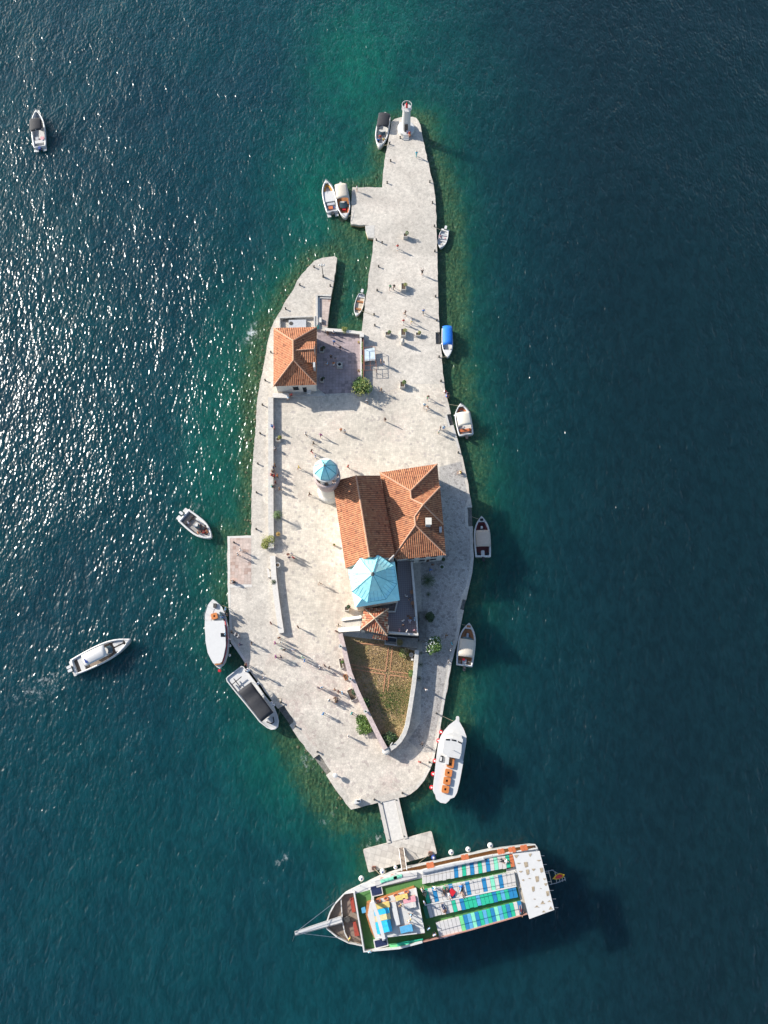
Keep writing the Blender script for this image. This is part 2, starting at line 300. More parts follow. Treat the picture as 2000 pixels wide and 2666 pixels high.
# ---------------------------------------------------------------- the sea: one sheet, fine near the island
def sea():
    def axis(lo, hi, step, far):
        a = list(np.arange(lo, hi + .1, step)); k = step
        while a[-1] < far: k *= 1.6; a.append(a[-1] + k)
        k = step
        while a[0] > -far: k *= 1.6; a.insert(0, a[0] - k)
        return np.array(a)
    xs = axis(-92, 92, .9, 6000); ys = axis(-52, 168, .9, 6000)
    X, Y = np.meshgrid(xs, ys); P = np.stack([X.ravel(), Y.ravel()], 1)
    def sdist(pts):
        q = np.array([(at(x, y, GZ).x, at(x, y, GZ).y) for x, y in pts]); d = np.full(len(P), 1e9); ins = np.zeros(len(P), bool)
        for i in range(len(q)):
            a = q[i]; b = q[(i + 1) % len(q)]; ab = b - a; t = np.clip(((P - a) @ ab) / (ab @ ab), 0, 1)
            d = np.minimum(d, np.hypot(*(P - a - t[:, None] * ab).T))
            c = (a[1] > P[:, 1]) != (b[1] > P[:, 1]); xx = (b[0] - a[0]) * (P[:, 1] - a[1]) / (b[1] - a[1] + 1e-12) + a[0]
            ins ^= c & (P[:, 0] < xx)
        return np.where(ins, 0, d)
    d = sdist(ISL); d = np.minimum(d, sdist(PLAT) + 2.5)
    def G(px, py, r, ry=None, ang=0):
        c = at(px, py, 0); ry = ry or r; dx = P[:, 0] - c.x; dy = P[:, 1] - c.y
        u = dx * cos(ang) + dy * sin(ang); v = -dx * sin(ang) + dy * cos(ang)
        return np.exp(-(u / r) ** 2 - (v / ry) ** 2)
    wr = 3.6 + 2.2 * G(1190, 760, 9, 42) + 1.8 * G(1230, 1100, 14, 32) + 2.0 * G(1160, 640, 8, 26) + 3.0 * G(820, 2020, 9, 13) + 2.6 * G(880, 600, 7, 8) - 1.2 * G(1240, 1600, 10, 16) + 3.5 * G(1190, 1860, 6, 12) + 2.0*G(650,900,8,14) + 1.0*G(980,400,6,8)+1.0*G(980,2150,8,6)
    rub = 1 - np.clip((d - wr * .25) / (wr * .95), 0, 1); rub = rub * rub * (3 - 2 * rub)
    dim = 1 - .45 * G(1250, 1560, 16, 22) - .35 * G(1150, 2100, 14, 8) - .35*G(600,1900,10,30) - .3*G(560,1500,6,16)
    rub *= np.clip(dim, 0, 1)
    rub = np.clip(rub * (1 + .35 * G(640, 1180, 8, 26) + .3 * G(830, 2050, 10, 10) + .25 * G(1170, 800, 8, 30)), 0, 1.3)
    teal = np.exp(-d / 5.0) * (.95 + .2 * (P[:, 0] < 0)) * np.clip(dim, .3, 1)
    teal = np.maximum(teal, .85 * G(930, 170, 12, 22)); teal = np.maximum(teal, .75 * G(850, 500, 11, 22)); teal = np.maximum(teal, .6 * G(770, 2000, 10, 14, .8)); teal = np.maximum(teal, .55*G(560,1150,6,34)); teal=np.maximum(teal,.55*G(1010,60,11,34))
    teal = np.maximum(teal, .10 * G(620, 2200, 22, 24)); teal = np.maximum(teal, .28 * G(1100, 150, 16, 40))
    dark = np.clip((P[:, 0] + 5) / 50, 0, 1) * .92  # eastward darkening painted into the water colour for weaker sky reflection
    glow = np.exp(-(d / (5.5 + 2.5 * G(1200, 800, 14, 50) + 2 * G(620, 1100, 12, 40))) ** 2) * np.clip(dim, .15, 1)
    foam = np.maximum(G(657, 868, 1.2, 2.4, -.25), .8 * G(975, 2190, 1.9, 1.0, .3)) 
    foam = np.maximum(foam, .5 * G(120, 1772, 5.0, 1.3, .45)); foam = np.maximum(foam, .42 * G(90, 1800, 7, 2.4, .3)); foam = np.maximum(foam, .45 * G(740, 2240, 2.4, 1.0, .6)); foam=np.maximum(foam,.45*G(800,1985,2.2,2.2)); foam=np.maximum(foam,.45*G(510,1318,1.5,1.2)); foam=np.maximum(foam,.35*G(690,2290,1.5,1))
    foam = np.maximum(foam, .35*G(850,2130,3,1.5))
    me = bpy.data.meshes.new('sea'); nx = len(xs); ny = len(ys)
    idx = np.arange(nx * ny).reshape(ny, nx)
    F = np.stack([idx[:-1, :-1], idx[:-1, 1:], idx[1:, 1:], idx[1:, :-1]], -1).reshape(-1, 4)
    me.vertices.add(len(P)); co = np.zeros((len(P), 3)); co[:, :2] = P; me.vertices.foreach_set('co', co.ravel())
    me.loops.add(F.size); me.loops.foreach_set('vertex_index', F.ravel().astype(np.int32))
    me.polygons.add(len(F)); me.polygons.foreach_set('loop_start', (np.arange(len(F)) * 4).astype(np.int32)); me.update(calc_edges=True)
    at_ = me.color_attributes.new('bed_sky_tone', 'FLOAT_COLOR', 'POINT')
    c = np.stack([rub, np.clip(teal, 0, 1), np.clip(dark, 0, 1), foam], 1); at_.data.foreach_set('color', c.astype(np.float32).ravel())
    gl = me.attributes.new('glow', 'FLOAT', 'POINT'); gl.data.foreach_set('value', glow.astype(np.float32))
    o = bpy.data.objects.new('sea', me); COL.objects.link(o); prop(o, kind='structure')
    m = bpy.data.materials.new('sea_water'); m.use_nodes = True; n = m.node_tree; b = n.nodes['Principled BSDF']; L = n.links.new
    g = node(n, 'ShaderNodeNewGeometry')
    ac = node(n, 'ShaderNodeAttribute', attribute_name='bed_sky_tone'); sp = node(n, 'ShaderNodeSeparateColor'); L(ac.outputs['Color'], sp.inputs[0])
    def noise(scale, det=3, rgh=.5, sx=1, rot=0, warp=None, dist=0):
        mp = node(n, 'ShaderNodeMapping'); mp.inputs['Rotation'].default_value = (0, 0, rot); mp.inputs['Scale'].default_value = (1, sx, 1)
        L(g.outputs['Position'], mp.inputs[0]); t = node(n, 'ShaderNodeTexNoise'); t.inputs['Scale'].default_value = scale; t.inputs['Detail'].default_value = det; t.inputs['Roughness'].default_value = rgh
        t.inputs['Distortion'].default_value = dist
        L(mp.outputs[0], t.inputs['Vector']); return t.outputs[0]
    def mrange(x, a, b_, c=0, d_=1):
        r = node(n, 'ShaderNodeMapRange'); r.inputs[1].default_value = a; r.inputs[2].default_value = b_; r.inputs[3].default_value = c; r.inputs[4].default_value = d_; L(x, r.inputs[0]); return r.outputs[0]
    def math_(op, a, b_=None, c=None):
        r = node(n, 'ShaderNodeMath', operation=op)
        for i, v in enumerate((a, b_, c)):
            if v is None: continue
            if isinstance(v, (int, float)): r.inputs[i].default_value = v
            else: L(v, r.inputs[i])
        return r.outputs[0]
    def mixc(f, a, b_):
        r = node(n, 'ShaderNodeMix', data_type='RGBA'); L(f, r.inputs[0])
        for i, v in ((6, a), (7, b_)):
            if isinstance(v, tuple): r.inputs[i].default_value = v
            else: L(v, r.inputs[i])
        return r.outputs[2]
    big = noise(.03, 4, .55); med = noise(.35, 4, .6); fine = noise(1.6, 5, .7)
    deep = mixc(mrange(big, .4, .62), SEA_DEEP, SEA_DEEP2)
    deep = mixc(sp.outputs[2], deep, SEA_LESS_SKY)  # darker tone in the east stands in for less reflected sky
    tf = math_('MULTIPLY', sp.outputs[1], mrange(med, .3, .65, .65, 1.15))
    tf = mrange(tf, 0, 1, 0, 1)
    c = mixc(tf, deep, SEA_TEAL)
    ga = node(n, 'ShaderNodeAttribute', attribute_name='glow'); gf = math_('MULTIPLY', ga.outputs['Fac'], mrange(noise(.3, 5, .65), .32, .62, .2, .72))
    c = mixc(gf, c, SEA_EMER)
    stones = ramp(n, noise(1.9, 8, .85), [(.32, SEA_R0), (.46, SEA_R1), (.56, SEA_R2), (.68, SEA_R3)])
    pat = noise(.22, 5, .65)
    rf = mrange(math_('ADD', math_('ADD', sp.outputs[0], math_('MULTIPLY', math_('SUBTRACT', fine, .5), 1.5)), math_('MULTIPLY', math_('SUBTRACT', pat, .5), 1.5)), .2, 1.15)
    rf = math_('MULTIPLY', rf, mrange(sp.outputs[0], 0, .12))
    c = mixc(rf, c, stones)
    # ripples: short wind waves with crests running SW-NE, bigger slow swell under them
    swell = noise(.16, 2, .5, .55, .5); mid = noise(.8, 1, .5, .5, .42, dist=.6); sm = noise(1.9, 1, .5, .5, .35, dist=.4); sm2 = noise(2.3, 0, .5, .6, -.5)
    gust = mrange(noise(.045, 3, .5), .35, .65, .72, 1.15)
    h = math_('ADD', math_('MULTIPLY', swell, W_SW), math_('ADD', math_('MULTIPLY', mid, W_MID), math_('ADD', math_('MULTIPLY', sm, W_SM), math_('MULTIPLY', sm2, W_SM2))))
    h = math_('MULTIPLY', h, gust)
    fo = math_('MULTIPLY', ac.outputs['Alpha'], mrange(noise(1.0, 7, .8, .8, .4), .44, .62))
    fo = mrange(fo, .16, .95)
    c = mixc(fo, c, (.62, .66, .66, 1))
    # crests let a little more light through than troughs
    cr = mrange(math_('ADD', math_('MULTIPLY', mid, .6), math_('MULTIPLY', sm, .4)), .38, .62, .84, 1.19)
    vs = node(n, 'ShaderNodeVectorMath', operation='SCALE'); L(c, vs.inputs[0]); L(cr, vs.inputs['Scale'])
    L(vs.outputs[0], b.inputs['Base Color'])
    bp = node(n, 'ShaderNodeBump'); bp.inputs['Distance'].default_value = 1.0; bp.inputs['Strength'].default_value = 1.0; L(h, bp.inputs['Height']); L(bp.outputs[0], b.inputs['Normal'])
    L(mrange(fo, 0, 1, SEA_ROUGH, .8), b.inputs['Roughness']); b.inputs['IOR'].default_value = 1.33;  b.inputs['Subsurface Radius'].default_value = (1, 1, 1); b.inputs['Subsurface Scale'].default_value = 7.0; b.subsurface_method = 'BURLEY'
    L(mrange(rf, .1, .9, 1.0, .12), b.inputs['Subsurface Weight'])
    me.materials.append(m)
SEA_DEEP = (.0028, .035, .044, 1); SEA_DEEP2 = (.0032, .028, .040, 1); SEA_LESS_SKY = (.0038, .0160, .0215, 1); SEA_EMER = (.011, .080, .040, 1); SEA_TEAL = (.003, .088, .060, 1)
SEA_R0 = (.010, .030, .020, 1); SEA_R1 = (.020, .060, .030, 1); SEA_R2 = (.045, .085, .038, 1); SEA_R3 = (.15, .19, .08, 1)
W_SW = .55; W_MID = .275; W_SM = .17; W_SM2 = .10; SEA_ROUGH = .23
sea()
# ---------------------------------------------------------------- paving zones (thin sheets on the ground)
def zone(name, pts, k, m):
    o = sheet(name, pts, GZ + .004 * k, m); return prop(o, kind='structure')
zone('plaza_paving', [(712,1033),(846,1030),(962,1030),(1080,1000),(1150,1000),(1156,1030),(1164,1076),(1163,1110),(1180,1120),(1200,1200),(1145,1215),(1100,1215),(1000,1235),(905,1240),(905,1500),(925,1600),(880,1640),(882,1660),(860,1700),(745,1700),(727,1600),(712,1500)], 1, M_plaza)
zone('south_paving', [(882,1665),(1008,1938),(1030,1945),(1060,1930),(1100,1960),(1128,1960),(1112,1998),(1098,2022),(1080,2043),(1050,2056),(985,2074),(920,2090),(900,2062),(870,2020),(836,1958),(800,1925),(770,1880),(752,1843),(700,1790),(680,1765),(700,1700),(745,1702),(862,1702)], 2, M_crazy)
zone('east_paving', [(1144,1216),(1201,1202),(1209,1244),(1219,1298),(1210,1322),(1212,1372),(1224,1376),(1225,1450),(1221,1490),(1213,1526),(1200,1556),(1190,1590),(1191,1627),(1184,1664),(1174,1700),(1167,1728),(1152,1811),(1147,1840),(1135,1908),(1126,1958),(1101,1958),(1062,1928),(1095,1880),(1100,1700),(1095,1450),(1150,1440)], 1, M_east)
zone('courtyard_paving', [(826,858),(850,862),(939,870),(940,1004),(928,1022),(846,1026),(826,1010)], 3, M_court)
zone('pier_paving', [(599,1401),(654,1400),(655,1521),(600,1521)], 3, M_pier)
zone('pier_kerb', [(593,1396),(654,1394.5),(654,1400),(599,1401),(600,1582),(607,1665),(640,1718),(634,1720),(602,1672),(599,1660),(596,1580),(593,1520)], 4, M_stone2)
zone('pier_kerb', [(600,1521.5),(656,1521.5),(656,1528),(600,1530)], 5, M_stone2)
# quay edge stones: a slightly paler band along the east edge
def edge_band(a, b, wpx, k):
    pts = ISL[a:b]; inner = []
    for i, (x, y) in enumerate(pts):
        p0 = pts[max(0, i - 1)]; p1 = pts[min(len(pts) - 1, i + 1)]; dx = p1[0] - p0[0]; dy = p1[1] - p0[1]; l = hypot(dx, dy)
        inner.append((x - dy / l * wpx, y + dx / l * wpx))
    outr = []
    for i, (x, y) in enumerate(pts):
        p0 = pts[max(0, i - 1)]; p1 = pts[min(len(pts) - 1, i + 1)]; dx = p1[0] - p0[0]; dy = p1[1] - p0[1]; l = hypot(dx, dy)
        outr.append((x - dy / l * .4, y + dx / l * .4))
    zone('quay_kerb', outr + inner[::-1], k, M_stone)
edge_band(26, 31, 6, 4); edge_band(34, 42, 6, 4); edge_band(46, 58, 7, 4)
# ---------------------------------------------------------------- causeway and landing stage
brg = thing('footbridge', cen(BRG, .7), 'pale concrete footbridge running from the island tip down to the landing stage', 'footbridge')
pprism('deck', [(994,2085.5),(1028,2077),(1052,2184.5),(1018,2193)], .35, .80, M_stone2, brg)
for q in ([(984,2088),(993.5,2085.7),(1017.5,2193.4),(1008,2196)], [(1028.5,2077),(1038,2076),(1062,2182),(1052.5,2184.4)]): pprism('kerb_slab', q, .25, .92, M_concrete, brg)
for x, y in ((996,2130),(1040,2120),(1004,2165),(1048,2155)): c = at(x, y, 0); MB().lathe([(.3, -3), (.3, .25)], (c.x, c.y), 10).done('pile', M_darkstone, brg)
lst = thing('landing_stage', cen(PLAT, .8), 'wide pale stone landing stage at the end of the footbridge, beside the big ship', 'landing stage')
def rounded(pts, r, n=4):
    o = []
    for i, p in enumerate(pts):
        a = Vector(pts[i - 1]); b = Vector(p); c = Vector(pts[(i + 1) % len(pts)])
        u = (a - b).normalized(); v = (c - b).normalized()
        for k in range(n + 1):
            t = k / n; q = (1 - t) ** 2 * (b + u * r) + 2 * t * (1 - t) * b + t * t * (b + v * r); o.append((q.x, q.y))
    return o
M_slab = paving('landing_slabs', (.55, .51, .45, 1), (.46, .42, .37, 1), (.50, .44, .38, 1), cell=1.1, joint=.8, pinkamt=.3, rnd=.2, rot=.26, darkamt=.1)
pprism('deck', rounded(PLAT, 4), .35, .80, M_slab, lst)
for x, y in ((962,2222),(1110,2180),(974,2256),(1122,2214)): c = at(x, y, 0); MB().lathe([(.45, -3), (.45, .35)], (c.x, c.y), 10).done('pile', M_darkstone, lst)
# ---------------------------------------------------------------- steps cut into the quay
def stairs_px(q, n, z1, z0, lab, grp=None, m=M_darkstone, name='quay_steps', cat='steps'):
    """q: four px corners, first edge (q0,q1) is the top (high) edge, (q3,q2) the low edge"""
    t = thing(name, cen(q, z0), lab, cat, grp)
    for i in range(n):
        a = i / n; b = (i + 1) / n; z = z1 + (z0 - z1) * (i + .5) / n
        f = lambda p, r, s: (p[0] + (r[0] - p[0]) * s, p[1] + (r[1] - p[1]) * s)
        pprism('step', [f(q[0], q[3], a), f(q[1], q[2], a), f(q[1], q[2], b - .0005), f(q[0], q[3], b - .0005)], -1.2, z, m, t)
    return t
G_ST = 'stone steps cut into the quay'
stairs_px([(1134,866),(1135,895.5),(1147,895.5),(1146,866)], 3, .7, .15, 'dark steps recessed in the east quay beside the blue canopied boat', G_ST)
stairs_px([(1164.5,1080),(1172,1107.5),(1180.5,1105.5),(1174,1078)], 3, .7, .15, 'dark steps recessed in the east quay beside the cream topped boat', G_ST)
stairs_px([(1217.5,1322),(1220.5,1369.5),(1230,1369.5),(1228,1322)], 3, .7, .15, 'long dark steps in the shaded east quay near the taupe topped boat', G_ST)
stairs_px([(1205,1561),(1198.5,1585),(1207,1587),(1213,1563)], 3, .7, .15, 'short dark steps in the shaded east quay south of the taupe topped boat', G_ST)
stairs_px([(740,1837),(764,1877),(755,1886),(726,1846)], 3, .55, .0, 'dark recessed steps at the bow of the black canopied tour boat', G_ST)
stairs_px([(831,1965),(861,2007),(850,2016),(819,1974)], 3, .6, .0, 'brown algae stained steps recessed in the south-west quay', G_ST)
# submerged block and rubble corner below the small pier
o = MB().prism(poly([(915,597),(974,597),(973,621),(917,621)], .1), -2, -.06).done('sunken_block', M_darkstone); prop(o, 'dark algae covered block just under water beside the small pier', 'stone block')
o = MB().prism(poly([(951,589),(975,588),(974,620),(958,618),(953,604)], .7), -1, GZ + .02).done('broken_corner', M_stone); prop(o, 'broken rough stone corner between the small pier and the quay', 'stone corner')

V = []; F = []; rb = random.Random(21)
def boulder(x, y, z, r):
    i = len(V); n = 6; a0_ = rb.uniform(0, 6)
    for zz, rr in ((-.35, 1.0), (.05, .95), (.45, .5)):
        for k in range(n): a = a0_ + k * 2 * pi / n; q = rr * r * rb.uniform(.75, 1.15); V.append((x + q * cos(a), y + q * sin(a), z + zz * r))
    for j in range(2):
        for k in range(n): F.append([i + j * n + k, i + j * n + (k + 1) % n, i + (j + 1) * n + (k + 1) % n, i + (j + 1) * n + k])
    F.append([i + 2 * n + k for k in range(n)])
seg = [(655,1390),(655,1330),(656,1260),(660,1190),(665,1120),(668,1060),(676,1000),(684,968),(694,910),(704,860),(714,836),(726,816),(746,780),(764,754),(774,730),(800,698),(820,678)]
seg2 = [(780,1930),(815,1974),(849,2019),(874,2057),(912,2108)]
for sg, sgn, dens in ((seg, 1, 3.2), (seg2, -1, 2.2)):
    Q = [at(x, y, 0) for x, y in sg]
    for a, b in zip(Q, Q[1:]):
        L_ = (b - a).length; d_ = (b - a) / L_; nn = Vector((-d_.y, d_.x, 0)) * sgn
        for k in range(int(L_ * dens)):
            p = a.lerp(b, rb.random()) + nn * (rb.random() ** 1.6 * 1.7 + .05); boulder(p.x, p.y, rb.uniform(-.16, -.02), rb.uniform(.12, .34))
o = mk('shore_boulders', V, F, mat('wet_boulders', (.09, .10, .05), .5, .6, 3)); prop(o, kind='stuff')
# ---------------------------------------------------------------- low walls
def wall(name, pts, h, th, m, lab, grp=None, cat='wall', z0=GZ - .02, cap=None):
    z1 = z0 + h
    if cap is None:
        o = wallpath(pts, z0, z1, th).done(name, m); return prop(o, lab, cat, grp)
    t = thing(name, cen(pts, z0), lab, cat, grp)
    wallpath(pts, z0, z1 - .12, th).done('wall', m, t); wallpath(pts, z1 - .12, z1, th + .1).done('coping', cap, t); return t
wall('parapet_wall', [(705,1034),(705,1120),(705,1300),(706,1427)], .8, .85, M_stone, 'long straight stone parapet between the west promenade and the plaza, north of the gap', 'promenade parapets', cap=M_stone)
wall('parapet_wall', [(710,1447),(713,1500),(720,1560),(727,1610),(733,1648)], .8, .8, M_stone, 'curving white capped parapet on the west side of the plaza, south of the gap', 'promenade parapets', cap=M_stone2)
wall('parapet_wall', [(710,1029),(752,1030)], .8, .8, M_stone, 'short stone parapet joining the promenade wall to the house corner', 'promenade parapets', cap=M_stone2)
# garden walls
def wallxy(pts, z0, z1, th): return wallpath(pts, z0, z1, th)
GW = 2.0
t = thing('garden_wall', cen([(885,1650),(1010,1935)], GZ), 'high pinkish garden wall along the west side of the walled garden', 'garden wall')
wallpath([(886,1650),(896,1690),(903,1722),(911,1752),(930,1800),(954,1852),(985,1915),(1004,1950)], GZ - .1, GZ + GW, .75).done('wall', M_pinkstone, t)
t2 = thing('garden_wall', cen([(1085,1700),(1040,1930)], GZ), 'high grey speckled garden wall curving round the east side of the walled garden', 'garden wall')
wallpath([(1086,1693),(1083,1730),(1078,1780),(1072,1820),(1066,1858),(1060,1890),(1053,1910),(1042,1928),(1028,1942),(1016,1950)], GZ - .1, GZ + GW - .3, .65).done('wall', M_stone, t2)
for x, y, lab in ((887,1683,'small white flower urn on the garden wall near the stairs'), (912,1767,'white stone urn on the bend of the garden wall'), (952,1852,'white stone urn on the garden wall above the big shrub')):
    c = at(x, y, GZ + GW); mb = MB().lathe([(.16, c.z), (.2, c.z + .08), (.12, c.z + .15), (.3, c.z + .42), (.32, c.z + .5), (.22, c.z + .48)], (c.x, c.y), 12)
    u = thing('stone_urn', c, lab, 'urn', 'urns on the garden wall'); mb.done('urn', M_white2, u); MB().ball((c.x, c.y, c.z + .48), .14, 8, 5).done('plant', M_leafd, u)
# garden soil
def garden_mat():
    m = bpy.data.materials.new('garden_soil'); m.use_nodes = True; n = m.node_tree; b = n.nodes['Principled BSDF']; L = n.links.new; b.inputs['Roughness'].default_value = 1
    g = node(n, 'ShaderNodeNewGeometry'); t = node(n, 'ShaderNodeTexNoise'); t.inputs['Scale'].default_value = 1.6; t.inputs['Detail'].default_value = 9; t.inputs['Roughness'].default_value = .8; L(g.outputs['Position'], t.inputs['Vector'])
    c = ramp(n, t.outputs[0], [(.3, (.14, .10, .05, 1)), (.45, (.30, .21, .11, 1)), (.55, (.40, .27, .17, 1)), (.7, (.50, .36, .24, 1))])
    t2 = node(n, 'ShaderNodeTexNoise'); t2.inputs['Scale'].default_value = .28; t2.inputs['Detail'].default_value = 4; L(g.outputs['Position'], t2.inputs['Vector'])
    r = node(n, 'ShaderNodeMapRange'); r.inputs[1].default_value = .52; r.inputs[2].default_value = .66; L(t2.outputs[0], r.inputs[0])
    c2 = ramp(n, t.outputs[0], [(.3, (.09, .08, .025, 1)), (.5, (.24, .20, .08, 1)), (.7, (.40, .32, .15, 1))])
    mx = node(n, 'ShaderNodeMix', data_type='RGBA'); L(r.outputs[0], mx.inputs[0]); L(c, mx.inputs[6]); L(c2, mx.inputs[7]); L(mx.outputs[2], b.inputs['Base Color']); return m
GARD = [(889,1655),(1000,1668),(1081,1695),(1079,1740),(1070,1810),(1060,1860),(1052,1895),(1040,1922),(1018,1940),(1006,1938),(985,1900),(957,1845),(932,1792),(914,1750),(906,1722),(898,1690)]
o = sheet('garden_ground', GARD, GZ + .02, garden_mat()); prop(o, kind='structure')
# tufts of dry and green grass
def in_poly(x, y, P):
    c = False
    for i in range(len(P)):
        a = P[i]; b = P[i - 1]
        if (a[1] > y) != (b[1] > y) and x < (b[0] - a[0]) * (y - a[1]) / (b[1] - a[1] + 1e-9) + a[0]: c = not c
    return c
def tufts(name, n, col, test, h0, h1, m):
    gp = poly(GARD, GZ + .02); xs = [p[0] for p in gp]; ys = [p[1] for p in gp]; V = []; F = []
    k = 0
    while k < n:
        x = random.uniform(min(xs), max(xs)); y = random.uniform(min(ys), max(ys))
        if not in_poly(x, y, gp) or random.random() > test(x, y): continue
        k += 1
        for j in range(4):
            a = random.uniform(0, 2 * pi); h = random.uniform(h0, h1); l = random.uniform(.3, 1) * h; wd = random.uniform(.02, .045)
            i = len(V); V += [(x - wd * sin(a), y + wd * cos(a), GZ + .02), (x + wd * sin(a), y - wd * cos(a), GZ + .02), (x + l * cos(a), y + l * sin(a), GZ + .02 + h)]; F.append([i, i + 1, i + 2])
    o = mk(name, V, F, m); prop(o, kind='stuff'); return o
gc = at(1030, 1822, GZ); gc2 = at(900, 1700, GZ); gc3 = at(1045, 1730, GZ); gc4 = at(975, 1725, GZ)
gg = lambda x, y, c, a, b: math.exp(-((x - c.x) / a) ** 2 - ((y - c.y) / b) ** 2)
tufts('green_grass', 1700, None, lambda x, y: gg(x, y, gc, 2.6, 1.9) + .25 * gg(x, y, at(1066,1770,GZ), .8, 4), .1, .28, mat('fresh_grass', (.09, .17, .03), .8, .5, 6))
tufts('dry_grass', 6500, None, lambda x, y: .18 + .9 * gg(x, y, gc3, 2.5, 3.5) + .7 * gg(x, y, gc4, 3, 2.2) + .4 * gg(x, y, gc, 4, 3) + .4*gg(x,y,at(1058,1830,GZ),.7,3), .08, .3, mat('dry_grass', (.54, .40, .20), .9, .5, 6))
t = thing('brick_edging', cen([(1005,1750), (1020, 1755)], GZ), 'orange brick edging laid out as a cross of garden paths in the walled garden', 'brick edging')
M_brick = mat('orange_brick', (.56, .27, .15), .85, .35, 8)
for a, b in (((1012,1684),(1004,1748)), ((1022,1684),(1015.5,1746)), ((1003.5,1756),(998.5,1801)), ((1014,1757),(1009.5,1799)), ((905,1728),(1003.5,1747.5)), ((905,1739),(1003,1756)), ((1016,1747.5),(1068,1754.5)), ((1015,1757),(1060,1763.5)), ((928,1674),(1000,1680))):
    wallpath([a, b], GZ, GZ + .18, .14).done('edging_row', M_brick, t)

# ---------------------------------------------------------------- gable, hip and pyramid roofs from eave/ridge points
def roof_faces(name, faces, m, parent, thick=.12):
    """faces: list of point lists (px,py,z); first two points are the eave (low) edge. solid slab with tile uv"""
    V = []; F = []; U = []
    for f in faces:
        P = [at(*p) for p in f]; e = (P[1] - P[0]).normalized()
        nrm = e.cross(P[2] - P[0]).normalized(); up = nrm.cross(e)
        if up.z < 0: up = -up
        if nrm.z < 0: nrm = -nrm; P2_ = P[::-1]
        else: P2_ = P
        i = len(V); V += P2_; F.append(list(range(i, i + len(P2_))))
        U += [((p - P[0]).dot(e) + 100, (p - P[0]).dot(up) + 100) for p in P2_]
    o = mk(name, V, F, m, parent, uv=U)
    md = o.modifiers.new('thick', 'SOLIDIFY'); md.thickness = thick; md.offset = -1; md.use_rim = True
    return o
def ridges(name, segs, parent, r=.13, m=None):
    mb = MB()
    for a, b in segs: mb.tube(at(*a), at(*b), r, 6)
    return mb.done(name, m or M_ridge, parent)
# ---------------------------------------------------------------- the house by the harbour
def body(pts, z0, z1, m, parent, name='wall'): return pprism(name, pts, z0, z1, m, parent)
HZ = 4.5
house = thing('stone_house', cen([(712,854),(825,851),(825,1002),(712,1006)], GZ), 'low house with orange hipped tile roof and a dormer beside the harbour courtyard', 'house')
hc = [at(*p, HZ) for p in ((717,858),(820,856),(820,997),(717,1001))]
MB().prism([(v.x, v.y) for v in hc], GZ - .3, HZ - .02).done('wall', M_wallp, house)
z6 = 7.0
roof_faces('roof', [[(825.5,851,HZ),(712.5,854,HZ),(763.5,887,z6)],
 [(712.5,854,HZ),(712,1006,HZ),(764,937.5,z6),(763.5,887,z6)],
 [(712,1006,HZ),(824.7,1001.6,HZ),(764,937.5,z6)],
 [(824.7,1001.6,HZ),(825.5,851,HZ),(763.5,887,z6),(764,937.5,z6)]], M_tileB, house)
ridges('ridge_tiles', [((712.5,854,HZ+.06),(763.5,887,z6+.06)),((825.5,851,HZ+.06),(763.5,887,z6+.06)),((712,1006,HZ+.06),(764,937.5,z6+.06)),((824.7,1001.6,HZ+.06),(764,937.5,z6+.06)),((763.5,887,z6+.06),(764,937.5,z6+.06))], house)
dor = thing('dormer', (0, 0, 0), None, None); dor.parent = house; dor.location = cen([(768,912),(823,889),(823,943)], 5) - house.location
z_d = 6.75; z_e = 5.9
dw = [at(821,892,z_e), at(822,941,z_e), at(780,937,z_e), at(780,893,z_e)]
MB().prism([(v.x - .15 * (i < 2), v.y) for i, v in enumerate(dw)], HZ - .2, z_e - .05).done('dormer_wall', M_wallp, dor)
roof_faces('dormer_roof', [[(821,888.6,z_e),(781,890,z_e),(768,912,z_d),(818,908.5,z_d)], [(787,944,z_e),(823,943,z_e),(818,908.5,z_d),(768,912,z_d)]], M_tileB, dor)
ridges('dormer_ridge', [((768,912,z_d+.05),(818,908.5,z_d+.05))], dor, .11)
c = at(818, 950, 6.2); MB().box(c.x - .16, c.x + .16, c.y - .5, c.y + .5, HZ, 6.3).done('chimney', M_white2, house)
# windows and door seen on the south wall
def panel(name, a, b, z0, z1, out, m, parent, frame=None, th=.08):
    """flat opening on the wall between world xy a and b, pushed out by out along normal"""
    a = Vector(a); b = Vector(b); d = (b - a).normalized(); nn = Vector((d.y, -d.x)) * out
    P = [a, b, b + nn, a + nn]; fr = MB().prism([(v.x, v.y) for v in P], z0, z1).done(name, m, parent)
    if frame:
        P = [a - d * th, b + d * th, b + d * th + nn * 1.6, a - d * th + nn * 1.6]; mb = MB()
        mb.prism([(v.x, v.y) for v in P], z1 + .002, z1 + th); mb.prism([(v.x, v.y) for v in P], z0 - th, z0 - .002)
        for e, s in ((a, -1), (b, 1)):
            Q = [e + d * s * .002, e + d * s * th, e + d * s * th + nn * 1.6, e + d * s * .002 + nn * 1.6]; mb.prism([(v.x, v.y) for v in Q], z0, z1)
        mb.done(name + '_frame', frame, fr)
    return fr
def onwall(p, q, s): return (p.x + (q.x - p.x) * s, p.y + (q.y - p.y) * s)
A = hc[3]; B = hc[2]
panel('window', onwall(A, B, .42), onwall(A, B, .56), 1.9, 3.3, .03, M_dark, house, M_stone)
panel('door', onwall(A, B, .66), onwall(A, B, .76), .92, 2.95, .03, M_dark, house, M_white2)
A = hc[2]; B = hc[1]
for s in (.12, .35, .62, .82): panel('window', onwall(A, B, s), onwall(A, B, s + .07), 1.9, 3.2, .03, M_dark, house, M_stone)
panel('door', onwall(A, B, .48), onwall(A, B, .55), .92, 3.0, .03, mat('green_door', (.03, .12, .1), .6), house, M_stone)
A = hc[0]; B = hc[3]
